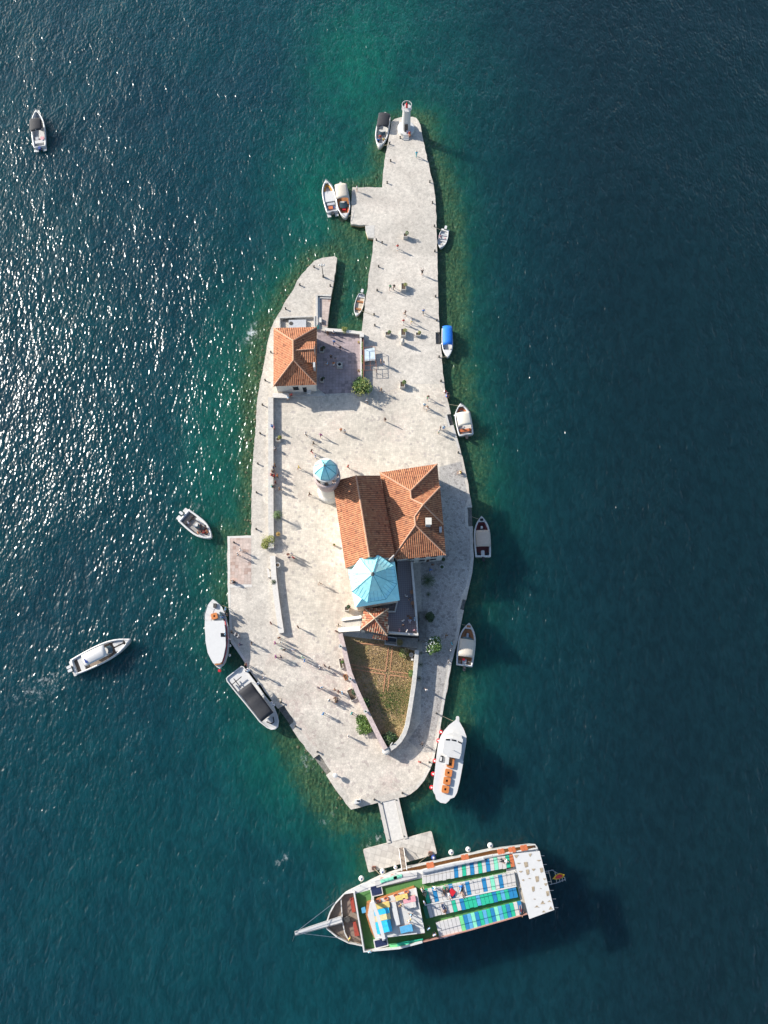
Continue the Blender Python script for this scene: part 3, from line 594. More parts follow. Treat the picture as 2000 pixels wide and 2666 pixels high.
for s in (.2, .5, .8): panel('window', onwall(A, B, s), onwall(A, B, s + .07), 1.9, 3.2, .03, M_dark, house, M_stone)
# step / sloping base south of house and terrace behind
o = MB().prism(poly([(716,1024),(760,1030),(840,1022),(846,1026),(846,1031),(752,1033),(716,1031)], 1.1), GZ - .02, GZ + .18).done('doorstep', M_stone); prop(o, 'low stone doorstep along the south wall of the house', 'step')
# sunken technical yard north of the house
t = thing('sunken_yard', cen([(728,826),(812,822),(812,855),(728,855)], GZ), 'walled service yard with steps and a grey slab behind the house', 'service yard')
wallpath([(728.5,858),(728.5,826.5),(814,823)], GZ - .02, GZ + .55, .3).done('wall', M_stone, t)
wallpath([(819,822),(819,856)], GZ - .02, GZ + .55, .3).done('wall', M_stone, t)
pprism('slab', [(752,833),(797,832),(797,856),(751,857)], GZ, GZ + .5, M_boatshade, t)
c = at(758, 842, GZ + .5); MB().lathe([(.38, c.z), (.38, c.z + .05), (.3, c.z + .05)], (c.x, c.y), 14).done('manhole', M_iron, t)
mb = MB()
for i in range(8): a = at(738 + i * 4, 832.5 - .3 * i, GZ); mb.box(a.x - .05, a.x + .05, a.y - .5, a.y + .1, GZ + .01, GZ + .12 + .04 * i)
mb.done('grating', M_iron, t)
# stepped recess by the harbour
t = thing('harbour_steps', cen([(822,770),(862,770),(852,850),(824,850)], GZ), 'angular stone kerb and lower landing on the west side of the little harbour', 'steps')
wallpath([(862,768.5),(824.5,768.5),(824.5,850)], GZ - .02, GZ + .45, .45).done('kerb', M_stone, t)
wallpath([(862,775),(830,775),(830,845)], GZ - .02, GZ + .22, .35).done('kerb', M_stone2, t)
sheet('landing', [(834,779),(862,779),(858,800),(852,850),(834,850)], GZ + .02, M_pier, t)
c = at(833, 832, GZ + .6); MB().box(c.x - .12, c.x + .3, c.y - .5, c.y + .5, GZ, GZ + .5).done('seat_block', M_stone2, t)
# harbour end wall and the courtyard's walls
wall('harbour_wall', [(846,857.5),(890,860.5),(942,867)], .75, .5, M_stone, 'low stone wall between the courtyard and the little harbour', 'courtyard walls', cap=M_stone2)
t = thing('planter_wall', cen([(942,880),(944,1010)], GZ), 'long white planter wall with green box hedging along the east side of the courtyard', 'planter wall')
wallpath([(939.5,876),(940.5,1002)], GZ, GZ + .85, .32).done('wall', M_stone2, t); wallpath([(945.8,876),(946.6,1002)], GZ, GZ + .9, .12).done('rail', M_rust, t)
mb = MB()
for y0 in (890, 926, 962, 985):
    for k in range(46): a = at(943.3 + random.uniform(-1, 1), y0 + random.uniform(0, 20), GZ + .8); mb.ball(a, random.uniform(.08, .16), 5, 3)
mb.done('hedge', M_leafm, t)
wallpath([(943,876),(944,1002)], GZ, GZ + .72, .25).done('trough', M_iron, t)
for i, (x, y, lab) in enumerate(((942,872,'square white pier at the north-east corner of the courtyard'), (944,1006,'square white pier hidden at the south end of the planter wall'))):
    c = at(x, y, GZ + 1.3); tt = thing('gate_pier', c, lab, 'pier', 'gate piers'); tt.location.z = GZ
    MB().box(c.x - .3, c.x + .3, c.y - .3, c.y + .3, GZ, GZ + 1.2).done('shaft', M_stone, tt); MB().box(c.x - .4, c.x + .4, c.y - .4, c.y + .4, GZ + 1.2, GZ + 1.35).done('cap', M_stone2, tt)
# framed stalls on the quay by the courtyard
def frame_stall(q, h, lab, top=True):
    P = [at(x, y, GZ + h) for x, y in q]; c = sum(P, Vector()) / 4; t = thing('metal_stall', (c.x, c.y, GZ), lab, 'stall frame', 'stall frames by the courtyard')
    for p in P: MB().tube((p.x, p.y, GZ), p, .04, 5).done('post', M_rust, t)
    mb = MB()
    for i in range(4): mb.tube(P[i], P[(i + 1) % 4], .04, 5)
    mb.done('top_rail', M_rust, t)
    if top:
        MB().prism([(p.x * .96 + c.x * .04, p.y * .96 + c.y * .04) for p in P], GZ + .75, GZ + .8).done('glass_top', mat('pale_glass', (.55, .64, .68), .12, .3, 1.2), t)
        mb = MB()
        for s in (-.25, .3): mb.box(c.x + s - .35, c.x + s + .35, c.y - .9, c.y - .1, GZ + .1, GZ + .6)
        mb.done('table', M_white2, t)
    else:
        mb = MB(); mb.tube((P[0] + P[1]) / 2, (P[2] + P[3]) / 2, .03, 5); mb.tube((P[0] + P[3]) / 2, (P[1] + P[2]) / 2, .03, 5); mb.done('cross_rail', M_rust, t)
frame_stall([(948,905),(976,901),(978,936),(949,938)], 1.35, 'rusty framed stall with a pale glass top beside the courtyard wall')
frame_stall([(949,941),(979,938),(980,963),(950,964)], 1.2, 'bare rusty frame standing south of the glass topped stall', False)

# ---------------------------------------------------------------- rectory (priest's house) joined to the church
RZ = 6.9
rect = thing('rectory', cen([(989,1230),(1139,1208),(1161,1445),(1033,1457)], GZ), 'large building with orange hipped tile roofs joined to the east side of the church', 'building')
rc = [at(*p, RZ) for p in ((995,1236),(1134,1213),(1141,1264),(1156,1440),(1036,1451),(1030,1446))]
MB().prism([(v.x, v.y) for v in rc], GZ - .3, RZ - .02).done('wall', M_wallp, rect)
N1=(989,1230,RZ);N2=(1138.7,1207.7,RZ);E1=(1144,1262,RZ);E1b=(1146,1268,RZ+.1);E2=(1155,1366,RZ+.1);E3=(1155.5,1372,RZ);S1=(1161,1445,RZ);S2=(1033,1457,RZ);S3=(1027,1446,RZ)
Q1=(1069,1278,9.2);Q1b=(1071,1299,9.2);Q2=(1102,1314,10.2);Q3=(1080,1345,9.2);Q3b=(1082,1367.5,9.2)
roof_faces('roof', [[N2,N1,Q1],[E1,N2,Q1,Q1b],[E1b,E1,Q1b,Q2],[E2,E1b,Q2],[E3,E2,Q2,Q3,Q3b],[S1,E3,Q3b],[S2,S1,Q3b],[S3,S2,Q3b],[N1,S3,Q3b,Q3,Q2,Q1b,Q1]], M_tileA, rect)
up = lambda p: (p[0], p[1], p[2] + .06)
ridges('ridge_tiles', [(up(a), up(b)) for a, b in ((N1,Q1),(N2,Q1),(Q1,Q1b),(Q1b,Q2),(Q2,Q3),(Q3,Q3b),(Q3b,S3),(Q3b,S1),(Q2,E1b),(Q2,E2))], rect, .14)
c = at(1116, 1356, 10.3); ch = MB().box(c.x - .4, c.x + .4, c.y - .5, c.y + .45, 7.5, 10.1).done('chimney', M_white2, rect); MB().box(c.x - .5, c.x + .5, c.y - .6, c.y + .55, 10.1, 10.25).done('chimney_cap', mat('cream_render', (.6, .57, .5), .9), ch)
c = at(1147, 1378, 8); MB().box(c.x - .2, c.x + .2, c.y - .45, c.y + .4, RZ - .2, 8.2).done('chimney', M_boatshade, rect)
for p, q, ss in ((rc[4], rc[3], (.30, .55, .8)), (rc[3], rc[2], (.1, .3, .5, .7, .88)), (rc[1], rc[0], (.15, .4, .65, .85))):
    L_ = (q - p).length
    for s in ss:
        for zz in (1.9, 4.4): panel('window', onwall(p, q, s - .5 / L_), onwall(p, q, s + .5 / L_), zz, zz + 1.4, .03, M_dark, rect, M_stone)
panel('door', onwall(rc[4], rc[3], .66), onwall(rc[4], rc[3], .72), .92, 3.1, .03, mat('brown_door', (.1, .05, .03), .6), rect, M_stone)

# ---------------------------------------------------------------- church nave, apse dome
church = thing('church', cen([(900,1260),(1010,1450)], GZ), 'church with long orange gabled tile roof and pale turquoise octagonal dome', 'church')
CW = 7.6; CR = 10.4; CE = 7.6
W1=(872,1290,CW);W2=(900,1480,CW);R1=(927,1238,CR);R2=(962,1450,CR);X1=(990,1238,CE);X2=(1030,1452,CE);W0=(866,1253,CW)
roof_faces('nave_roof', [[W0,W2,R2,R1],[X2,X1,R1,R2]], M_tileA, church)
ridges('ridge_tiles', [(up(R1),up(R2))], church, .15)
nv = [at(*p) for p in ((869,1257,CW),(904,1479,CW),(1026,1452,CE),(988,1241,CE))]
nm = MB().prism([(v.x, v.y) for v in nv], GZ - .3, CW - .05)
g0 = at(871,1256,CW); g1 = at(927,1242,CR); g2 = at(987,1242,CE); k = Vector((0, .25, 0))
for dy, yy in ((0, 0), (1, 0)):
    if dy: g0, g1, g2 = at(905,1474,CW), at(962,1446,CR-.1), at(1024,1450,CE)
    mm = Vector((.03, .3, 0)); nm.add([g0 + Vector((0,0,-.15)), g1 + Vector((0,0,-.15)), g2 + Vector((0,0,-.15)), g0 - mm + Vector((0,0,-.15)), g1 - mm + Vector((0,0,-.15)), g2 - mm + Vector((0,0,-.15))], [[0,1,2],[5,4,3],[0,3,4,1],[1,4,5,2],[0,2,5,3]])
nm.done('nave_wall', M_wallp, church)
for s in (.2, .4, .6, .8):
    p, q = nv[1], nv[0]; panel('window', onwall(q, p, s - .03), onwall(q, p, s + .03), 4.5, 6.2, .03, M_dark, church, M_stone2)
panel('door', onwall(nv[0], nv[1], .48), onwall(nv[0], nv[1], .56), .92, 3.6, .03, mat('brown_door2', (.12, .06, .03), .6), church, M_stone2)
p, q = nv[3], nv[0]
panel('door', onwall(p, q, .42), onwall(p, q, .58), .92, 4.2, .03, mat('brown_door2', (.12, .06, .03), .6), church, M_stone2)
for s in (.2, .8): panel('window', onwall(p, q, s - .05), onwall(p, q, s + .05), 1.8, 3.2, .03, M_dark, church, M_stone2)
# square chancel under the dome, skirt roof, octagonal drum and dome
SQ = [(925.6,1581.5),(1041,1563),(1028,1462),(906,1482)]; SZ = 7.6
sq = [at(x, y, SZ) for x, y in SQ]; sc = sum(sq, Vector()) / 4
MB().prism([(sc.x + (v.x - sc.x) * .94, sc.y + (v.y - sc.y) * .94) for v in sq], GZ - .3, SZ - .05).done('chancel_wall', mat('warm_render', (.60, .50, .40), .9, .15), church)
OC = [(985,1448),(936,1453),(910,1492),(916,1540),(958,1566),(1004,1559),(1033,1521),(1028,1473)]; OZ = 9.6
oc = [at(x, y, OZ) for x, y in OC]; oo = sum(oc, Vector()) / 8
# regularise the octagon
R = sum((v - oo).length for v in oc) / 8; a0 = atan2((oc[0] - oo).y, (oc[0] - oo).x)
def octo(r, z, a_off=0): return [Vector((oo.x + r * cos(a0 + a_off + i * pi / 4), oo.y + r * sin(a0 + a_off + i * pi / 4), z)) for i in range(8)]
MB().prism([(v.x, v.y) for v in octo(R * .93, 0)], SZ - .2, OZ - .02).done('drum_wall', M_wallp, church)
sk = MB()
top = [Vector((sc.x + (v.x - sc.x) * .55, sc.y + (v.y - sc.y) * .55, SZ + 1.2)) for v in sq]
sk.add(sq + top, [[i, (i + 1) % 4, 4 + (i + 1) % 4, 4 + i] for i in range(4)] + [[3, 2, 1, 0], [4, 5, 6, 7]])
skr = sk.done('skirt_roof', M_copper, church)
prof = [(R, OZ), (R * .86, OZ + .32), (R * .62, OZ + 1.2), (R * .34, OZ + 2.55), (R * .1, OZ + 3.6), (.06, OZ + 3.8)]
V = []; F = []
for r, z in prof: V += octo(r, z)
for j in range(len(prof) - 1): F += [[j * 8 + i, j * 8 + (i + 1) % 8, (j + 1) * 8 + (i + 1) % 8, (j + 1) * 8 + i] for i in range(8)]
F += [[7,6,5,4,3,2,1,0], [len(V) - 8 + i for i in range(8)]]
dome = mk('dome', V, F, M_copper, church)
MB().prism([(v.x, v.y) for v in octo(R * 1.015, 0)], OZ - .16, OZ - .01).done('dome_shade_rim', M_copperd, church)  # dark rim colours in the shade under the dome's overhanging edge
sm = MB()
for i in range(8):
    for j in range(len(prof) - 1):
        A_ = octo(prof[j][0], prof[j][1] + .03)[i]; B_ = octo(prof[j + 1][0], prof[j + 1][1] + .03)[i]; sm.tube(A_, B_, .05, 4)
    e0, e1 = octo(R, OZ + .02)[i], octo(R, OZ + .02)[(i + 1) % 8]
    for s in (.2, .4, .6, .8):   # standing seams
        p0 = e0.lerp(e1, s); f0, f1 = octo(prof[1][0], prof[1][1] + .02)[i], octo(prof[1][0], prof[1][1] + .02)[(i + 1) % 8]; h0, h1 = octo(prof[2][0], prof[2][1] + .02)[i], octo(prof[2][0], prof[2][1] + .02)[(i + 1) % 8]
        s1 = .5 + (s - .5) * (R / prof[1][0]); s2 = .5 + (s - .5) * (R / prof[2][0])
        q1 = f0.lerp(f1, s1); sm.tube(p0, q1, .022, 4)
        if 0 < s2 < 1: sm.tube(q1, h0.lerp(h1, s2), .022, 4)
sm.done('seams', M_copperd, dome)
MB().lathe([(.30, OZ + 3.6), (.34, OZ + 3.85), (.15, OZ + 4.0), (.28, OZ + 4.3), (.22, OZ + 4.5), (.03, OZ + 4.8), (.02, OZ + 5.3)], (oo.x, oo.y), 8).done('finial', M_darkstone, dome)
for i in range(8):
    a, b = octo(R * .93, 0)[i], octo(R * .93, 0)[(i + 1) % 8]
    panel('window', onwall(b, a, .4), onwall(b, a, .6), SZ + .2, OZ - .35, .03, M_dark, church)
a = at(1026, 1446, 8.6); b = at(1013, 1459, 8.8); MB().tube(a, b, .14, 6).done('gutter_pipe', M_stone2, church)

# ---------------------------------------------------------------- round bell tower
tp = at(845, 1212, 15.0); bt = thing('bell_tower', (tp.x, tp.y, GZ), 'round white stone bell tower with open belfry and turquoise cupola', 'bell tower')
cxy = (tp.x, tp.y); Rt = 1.9
MB().lathe([(2.3, GZ - .2), (2.25, GZ + 1), (1.85, GZ + 1.6), (1.82, 6.6), (2.0, 7.0), (2.0, 7.1)], cxy, 28).done('shaft', M_wallp, bt)
MB().lathe([(2.0, 7.1), (2.08, 7.2), (2.12, 9.0), (2.22, 9.1), (2.22, 10.3), (2.1, 10.4), (1.9, 10.4), (1.9, 9.6)], cxy, 28).done('balcony', M_pinkstone, bt)
for i in range(8):
    a = i * pi / 4 + pi / 8; px_, py_ = cxy[0] + 1.55 * cos(a), cxy[1] + 1.55 * sin(a)
    MB().lathe([(.42, 9.6), (.36, 9.8), (.34, 11.9), (.52, 12.5)], (px_, py_), 8).done('column', M_white2, bt)
MB().lathe([(.5, 10.4), (.52, 10.6), (.4, 11.2), (.15, 11.5), (.05, 11.6)], cxy, 12).done('bell', mat('bronze', (.14, .10, .05), .45, metal=.7), bt)
MB().lathe([(1.75, 12.5), (2.05, 12.6), (2.05, 12.9), (1.8, 12.95)], cxy, 28).done('cornice', M_wallp, bt)
def oct2(r, z): return [Vector((cxy[0] + r * cos(pi / 8 + i * pi / 4), cxy[1] + r * sin(pi / 8 + i * pi / 4), z)) for i in range(8)]
V = []; F = []; pr = [(1.85, 12.95), (1.6, 13.45), (1.1, 14.1), (.5, 14.65), (.1, 14.95)]
for r, z in pr: V += oct2(r, z)
for j in range(4): F += [[j * 8 + i, j * 8 + (i + 1) % 8, (j + 1) * 8 + (i + 1) % 8, (j + 1) * 8 + i] for i in range(8)]
F += [[7,6,5,4,3,2,1,0], [32 + i for i in range(8)]]
cu = mk('cupola', V, F, M_copper, bt); sm = MB()
for i in range(8):
    for j in range(4): sm.tube(oct2(*pr[j])[i], oct2(*pr[j + 1])[i], .07, 4)
sm.done('seams', M_copperd, cu)
MB().tube((cxy[0], cxy[1], 14.9), (cxy[0], cxy[1], 16.6), .05, 5).tube((cxy[0] - .35, cxy[1], 16.2), (cxy[0] + .35, cxy[1], 16.2), .05, 5).ball((cxy[0], cxy[1], 15.1), .2, 8, 5).done('cross', M_darkstone, cu)

# ---------------------------------------------------------------- terrace, stair pavilion
TZ = 3.6
ter = thing('church_terrace', cen([(1000,1590),(1085,1560)], GZ), 'raised stone terrace with pale parapet in the shade south-east of the church', 'terrace')
TP = [(1034,1452),(1071,1462),(1076,1540),(1086,1630),(1090,1655),(1010,1650),(945,1643),(943,1600),(1000,1575),(1035,1560)]
MB().prism(poly(TP, TZ), GZ - .2, TZ).done('base', M_darkstone, ter)
sheet('floor', [(1034,1455),(1069,1464),(1074,1540),(1084,1630),(1086,1650),(1010,1646),(1010,1585),(1040,1562)], TZ + .01, M_check, ter)
wallpath([(1072,1462),(1078,1530),(1084,1600),(1088,1652),(1012,1646)], TZ, TZ + .95, .34).done('parapet', M_stone2, ter)
wallpath([(1034,1568),(1029,1592),(1012,1592)], TZ, TZ + .8, .22).done('low_parapet', M_stone, ter)
o = MB().prism(poly([(1092,1592),(1112,1591),(1110,1671),(1090,1669)], 1.7), GZ - .1, 1.7).done('lower_block', M_darkstone); prop(o, 'dark flat topped stone block against the outer side of the terrace wall', 'stone block')
c = at(1103, 1626, 1.75); 
t = thing('service_room', cen([(1002,1658),(1088,1668)], GZ), 'flat roofed dark stone lean-to between the terrace and the garden', 'lean-to')
pprism('wall', [(1003,1656),(1088,1662),(1086,1688),(1001,1678)], GZ - .1, 2.2, M_darkstone, t)
pprism('skylight', [(1006,1660),(1032,1663),(1031,1671),(1005,1669)], 2.2, 2.35, M_dark, t); 
wallpath([(1003,1657),(1033,1661),(1033,1680),(1003,1676),(1003,1657)], 2.2, 2.4, .12).done('kerb', M_boatshade, t)
c = at(1041, 1673, 2.3); MB().lathe([(.5, 2.2), (.52, 2.75), (.4, 2.75), (.4, 2.6)], (c.x, c.y), 14).done('tub', mat('mossy_tub', (.16, .13, .05), .9, .4), t)
# stairs up from the plaza
st = thing('stairs', cen([(895,1615),(940,1635)], GZ), 'flight of pale steps with side walls rising from the plaza to the small pavilion', 'stairs')
n = 11
for i in range(n):
    x0 = 891 + i * 4.6; z = GZ + (TZ - GZ) * (i + 1) / n; yA = 1616.5 - i * .55; yB = 1634 - i * .35
    pprism('step', [(x0, yA), (x0 + 4.55, yA - .5), (x0 + 4.55, yB - .3), (x0, yB)], GZ - .1, z, M_concrete, st)
def sloped(q0, q1, wd, za, zb, name, m, par):
    a = at(*q0, za); b = at(*q1, zb); a0_ = Vector((a.x, a.y, GZ - .1)); b0_ = Vector((b.x, b.y, GZ - .1)); d = Vector((b.x - a.x, b.y - a.y, 0)).normalized(); nn = Vector((-d.y, d.x, 0)) * wd / 2
    V = [a0_ + nn, b0_ + nn, b + nn, a + nn, a0_ - nn, b0_ - nn, b - nn, a - nn]; return mk(name, V, [[0,1,2,3],[7,6,5,4],[0,4,5,1],[1,5,6,2],[2,6,7,3],[3,7,4,0]], m, par)
sloped((891,1613), (940,1606), .45, GZ + .9, TZ + .9, 'side_wall', M_stone2, st)
sloped((880,1640), (938,1636), .75, GZ + .9, TZ + .8, 'side_wall', M_stone, st)
pav = thing('tiled_pavilion', cen([(949,1582),(1008,1654)], GZ), 'small square pavilion with mottled orange pyramid tile roof at the head of the stairs', 'pavilion')
PZ = 5.9; ap = (976, 1610, 7.3)
c4 = [(948,1582,PZ),(1012,1584,PZ),(1008.5,1654,PZ),(939,1639,PZ)]
roof_faces('roof', [[c4[1],c4[0],ap],[c4[0],c4[3],ap],[c4[3],c4[2],ap],[c4[2],c4[1],ap]], M_tileC, pav)
ridges('ridge_tiles', [((p[0], p[1], p[2] + .05), (ap[0], ap[1], ap[2] + .05)) for p in c4], pav, .12, mat('pale_ridge', (.55, .40, .28), .85, .3, 6))
pw = [at(x, y, PZ) for x, y in ((953,1587),(1007,1588),(1004,1648),(944,1635))]
for v in pw: MB().box(v.x - .3, v.x + .3, v.y - .3, v.y + .3, GZ - .1, PZ - .03).done('pier', M_stone, pav)
MB().prism([(v.x, v.y) for v in (pw[3], pw[2], pw[2] + Vector((0, .35, 0)), pw[3] + Vector((0, .35, 0)))], GZ - .1, PZ - .6).done('wall', M_darkstone, pav)
roof_faces('lean_roof', [[(1009,1667,4.6),(970,1662,4.6),(971,1652,5.2),(1009,1656,5.2)]], M_tileC, pav, .1)

# ---------------------------------------------------------------- lighthouse on the north tip
lb = at(1057, 338, GZ); lh = thing('lighthouse', (lb.x, lb.y, GZ), 'small white harbour lighthouse with red lantern on the north tip', 'lighthouse')
lc = (lb.x, lb.y)
MB().lathe([(1.75, GZ - .1), (1.75, GZ + .55), (1.6, GZ + .6)], lc, 26).done('base', M_white, lh)
MB().lathe([(1.0, GZ + .6), (.95, GZ + .8), (.78, 6.2)], lc, 24).done('tower', M_white, lh)
MB().lathe([(.78, 6.2), (1.0, 6.35), (1.0, 6.5)], lc, 24).done('gallery', M_white, lh)
rl = MB()
for i in range(12):
    a = i * pi / 6; b = a + pi / 6; p = Vector((lc[0] + .97 * cos(a), lc[1] + .97 * sin(a), 6.5)); q = Vector((lc[0] + .97 * cos(b), lc[1] + .97 * sin(b), 7.3)); rl.tube(p, (p.x, p.y, 7.3), .03, 4); rl.tube((p.x, p.y, 7.3), q, .05, 4)
rl.done('railing', M_white, lh)
MB().lathe([(.22, 6.5), (.22, 7.3), (.28, 7.32), (.1, 7.7), (.03, 8.0)], lc, 12).done('lantern', M_red, lh)
MB().tube((lc[0] - .6, lc[1] + .2, 6.5), (lc[0] - .6, lc[1] + .2, 7.1), .05, 4).box(lc[0] - .8, lc[0] - .45, lc[1] - .1, lc[1] + .5, 7.1, 7.14).done('solar_panel', M_dark, lh)
MB().box(lc[0] - .35, lc[0] + .35, lc[1] - 1.08, lc[1] - .9, GZ + .6, GZ + 2.4).done('door', M_iron, lh)
for k in range(3): MB().box(lc[0] - .6, lc[0] + .6, lc[1] - 2.6 + k * .35, lc[1] - 1.5, GZ, GZ + .18 * (k + 1)).done('step', M_white2, lh)
# ---------------------------------------------------------------- plants: stems plus hundreds of leaf faces
def leaves(n, c, r, rz, size, m, name, parent, lobes=5, flat=.0, seed=0):
    rnd = random.Random(seed); V = []; F = []
    L = [Vector((rnd.uniform(-.55, .55) * r, rnd.uniform(-.55, .55) * r, rnd.uniform(-.3, .45) * rz)) for _ in range(lobes)]
    for k in range(n):
        l = rnd.choice(L); d = Vector((rnd.gauss(0, 1), rnd.gauss(0, 1), rnd.gauss(0, 1))).normalized() * rnd.uniform(.45, 1.0) ** .5
        p = Vector(c) + l + Vector((d.x * r * .55, d.y * r * .55, d.z * rz * .55))
        if p.z < GZ + .05: p.z = GZ + .05 + rnd.random() * .2
        a = rnd.uniform(0, 2 * pi); t = Vector((cos(a), sin(a), rnd.uniform(-.5, .7))).normalized(); u = t.cross(Vector((rnd.gauss(0, .5), rnd.gauss(0, .5), 1))).normalized(); s = size * rnd.uniform(.6, 1.4)
        i = len(V); V += [p - t * s, p + u * s * .45, p + t * s, p - u * s * .45]; F.append([i, i + 1, i + 2, i + 3])
    return mk(name, V, F, m, parent)
def shrub(px, py, z, r, rz, lab, m=None, n=700, size=.13, extra=None, group=None, name='shrub', cat='shrub', seed=1, lobes=7):
    c = at(px, py, z); t = thing(name, (c.x, c.y, GZ), lab, cat, group)
    mb = MB(); rnd = random.Random(seed)
    for k in range(5): mb.tube((c.x, c.y, GZ), (c.x + rnd.uniform(-.5, .5) * r, c.y + rnd.uniform(-.5, .5) * r, z), .05, 5, .02)
    mb.done('stem', M_bark, t)
    leaves(n, (c.x, c.y, z), r, rz, size, m or M_leafm, 'foliage', t, lobes, seed=seed)
    if extra: leaves(int(n * (.07 if extra is M_flower else .22)), (c.x, c.y, z + .15 * rz), r * 1.02, rz * 1.02, size * .9, extra, 'blossom' if extra is M_flower else 'new_leaves', t, lobes, seed=seed + 50)
    return t
shrub(945, 1011, 2.0, 2.0, 1.5, 'big round lit bush with pinkish olive leaves at the south-east corner of the courtyard', M_leafm, 1500, .16, M_leafy, seed=3)
shrub(697, 1411, 1.5, 1.25, 1.0, 'pale olive green feathery bush beside the gap in the promenade parapet', M_leafy, 900, .12, mat('pale_leaves', (.30, .30, .10), .7, .3, 4), seed=4)
shrub(897, 859, 1.7, .62, .55, 'small round yellow green shrub on the harbour end wall', M_leafy, 350, .09, M_leaf2, seed=5)
shrub(1128, 1678, 2.4, 1.55, 1.5, 'green tree dotted with white flowers in the shade beside the terrace corner', M_leafm, 1300, .15, M_flower, name='flowering_tree', cat='tree', seed=6)
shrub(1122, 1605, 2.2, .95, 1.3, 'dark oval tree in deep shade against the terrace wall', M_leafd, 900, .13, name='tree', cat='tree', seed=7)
shrub(948, 1886, 1.7, 1.55, .9, 'big dense round bush on the plaza side of the garden wall', M_leafm, 1500, .13, M_leaf2, seed=8)
shrub(952, 1830, 1.9, .75, 1.0, 'dark leafy bush leaning over the garden wall from inside', M_leafd, 500, .14, M_leafm, seed=9)
shrub(1005, 1925, 1.9, .95, .9, 'bushy green shrub in the southern tip of the walled garden, left one', M_leafd, 700, .15, M_leafm, seed=10)
shrub(1022, 1920, 1.9, .95, .9, 'bushy green shrub in the southern tip of the walled garden, right one', M_leafd, 700, .15, M_leafm, seed=11)
shrub(1072, 1752, 1.5, .5, .9, 'tall weeds growing against the inner face of the east garden wall', M_leafm, 400, .13, M_leafy, seed=12)
shrub(1052, 1700, 1.5, .8, .5, 'pale spiky grass clump in the north-east corner of the walled garden', M_leafy, 500, .16, mat('straw', (.42, .33, .16), .9, .3), seed=13)
def palm(px, py, h, r, lab, m, n=26, thick=.16, group='palms'):
    c = at(px, py, GZ + h); t = thing('palm', (c.x, c.y, GZ), lab, 'palm', group); rnd = random.Random(int(px))
    MB().lathe([(thick * 1.3, GZ - .02), (thick, GZ + h * .4), (thick * .9, GZ + h)], (c.x, c.y), 9).done('trunk', M_bark, t)
    V = []; F = []
    for k in range(n):
        a = 2 * pi * k / n + rnd.uniform(-.1, .1); el = rnd.uniform(.1, .9); prev = None
        for s in range(9):
            q = s / 8; rr = r * q * (1 - .12 * el); z = GZ + h + r * (.55 * el * q * (1.5 - q * 1.2) - .45 * q * q)
            p = Vector((c.x + rr * cos(a), c.y + rr * sin(a), z)); wd = .30 * r * (.25 + q) * (1 - q * .75)
            if prev is not None:
                tdir = (p - prev).normalized(); sd = Vector((-sin(a), cos(a), 0))
                for sgn in (-1, 1):
                    for jj in range(2):
                        b0 = prev + (p - prev) * (jj / 2); b1 = prev + (p - prev) * ((jj + .6) / 2); tip = b0 + sd * sgn * wd + tdir * wd * .9 - Vector((0, 0, wd * .35)); i = len(V); V += [b0, b1, tip]; F.append([i, i + 1, i + 2])
            prev = p
    mk('fronds', V, F, m, t); return t
palm(723, 1340, 1.9, 1.0, 'bright green palm standing in the parapet shadow west of the nave', M_leafm, 28)
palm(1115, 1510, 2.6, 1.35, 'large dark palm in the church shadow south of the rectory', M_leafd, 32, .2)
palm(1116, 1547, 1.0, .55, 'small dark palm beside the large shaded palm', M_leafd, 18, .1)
palm(712, 1515, .9, .62, 'low spiky green plant on the promenade side of the capped parapet', M_leafd, 24, .1, 'palms')
palm(1096,1730,.5,.5,'small dark spiky plant at the foot of the outer garden wall, upper one',M_leafd,16,.07,'palms')
palm(1092,1766,.5,.5,'small dark spiky plant at the foot of the outer garden wall, lower one',M_leafd,16,.07,'palms')
palm(1097,1700,.5,.4,'low dark plant at the garden wall below the flowering tree',M_leafd,16,.07,'palms')
# planters
def planter(px, py, wx, wy, h, lab, plant=1, m=None, leafm=None, tall=.5, rz=0, grp='planters on the quay', seed=2):
    c = at(px, py, GZ + h); t = thing('planter', (c.x, c.y, GZ), lab, 'planter', grp); t.rotation_euler.z = 0
    m = m or M_concrete; mb = MB(); ca = (c.x, c.y); th = .09
    mb.box(c.x - wx, c.x + wx, c.y - wy, c.y - wy + th, GZ, GZ + h, rz, ca); mb.box(c.x - wx, c.x + wx, c.y + wy - th, c.y + wy, GZ, GZ + h, rz, ca)
    mb.box(c.x - wx, c.x - wx + th, c.y - wy + th, c.y + wy - th, GZ, GZ + h, rz, ca); mb.box(c.x + wx - th, c.x + wx, c.y - wy + th, c.y + wy - th, GZ, GZ + h, rz, ca)
    mb.done('box', m, t); MB().box(c.x - wx + th, c.x + wx - th, c.y - wy + th, c.y + wy - th, GZ, GZ + h - .08, rz, ca).done('soil', M_soil, t)
    if plant: leaves(int(140 * plant), (c.x, c.y, GZ + h + tall * .35), min(wx, wy) * 1.5, tall, .08, leafm or M_leafm, 'plant', t, 1, seed=seed)
    return t
planter(1056, 611, .42, .42, .95, 'square stone planter with upright green succulent, northernmost on the quay', 1.4, tall=.9)
planter(1051, 745, .48, .75, .8, 'long mossy stone planter on the quay beside two walkers', .9, leafm=M_leafy, tall=.25)
planter(1010, 868, .48, .40, .6, 'small white planter, left of the three planters in a row', 1.2, leafm=M_leafm, tall=.5)
planter(1050.5, 864, .48, .75, .8, 'long brown earth planter, middle of the three planters in a row', .8, leafm=M_leafy, tall=.25)
planter(1089, 869, .48, .36, .55, 'small white planter, right of the three planters in a row', 1.2, leafm=M_leafy, tall=.5)
planter(1048, 1000, .45, .6, .8, 'stone planter with a leafy spreading plant on the quay north of the plaza', 2.4, tall=1.1)
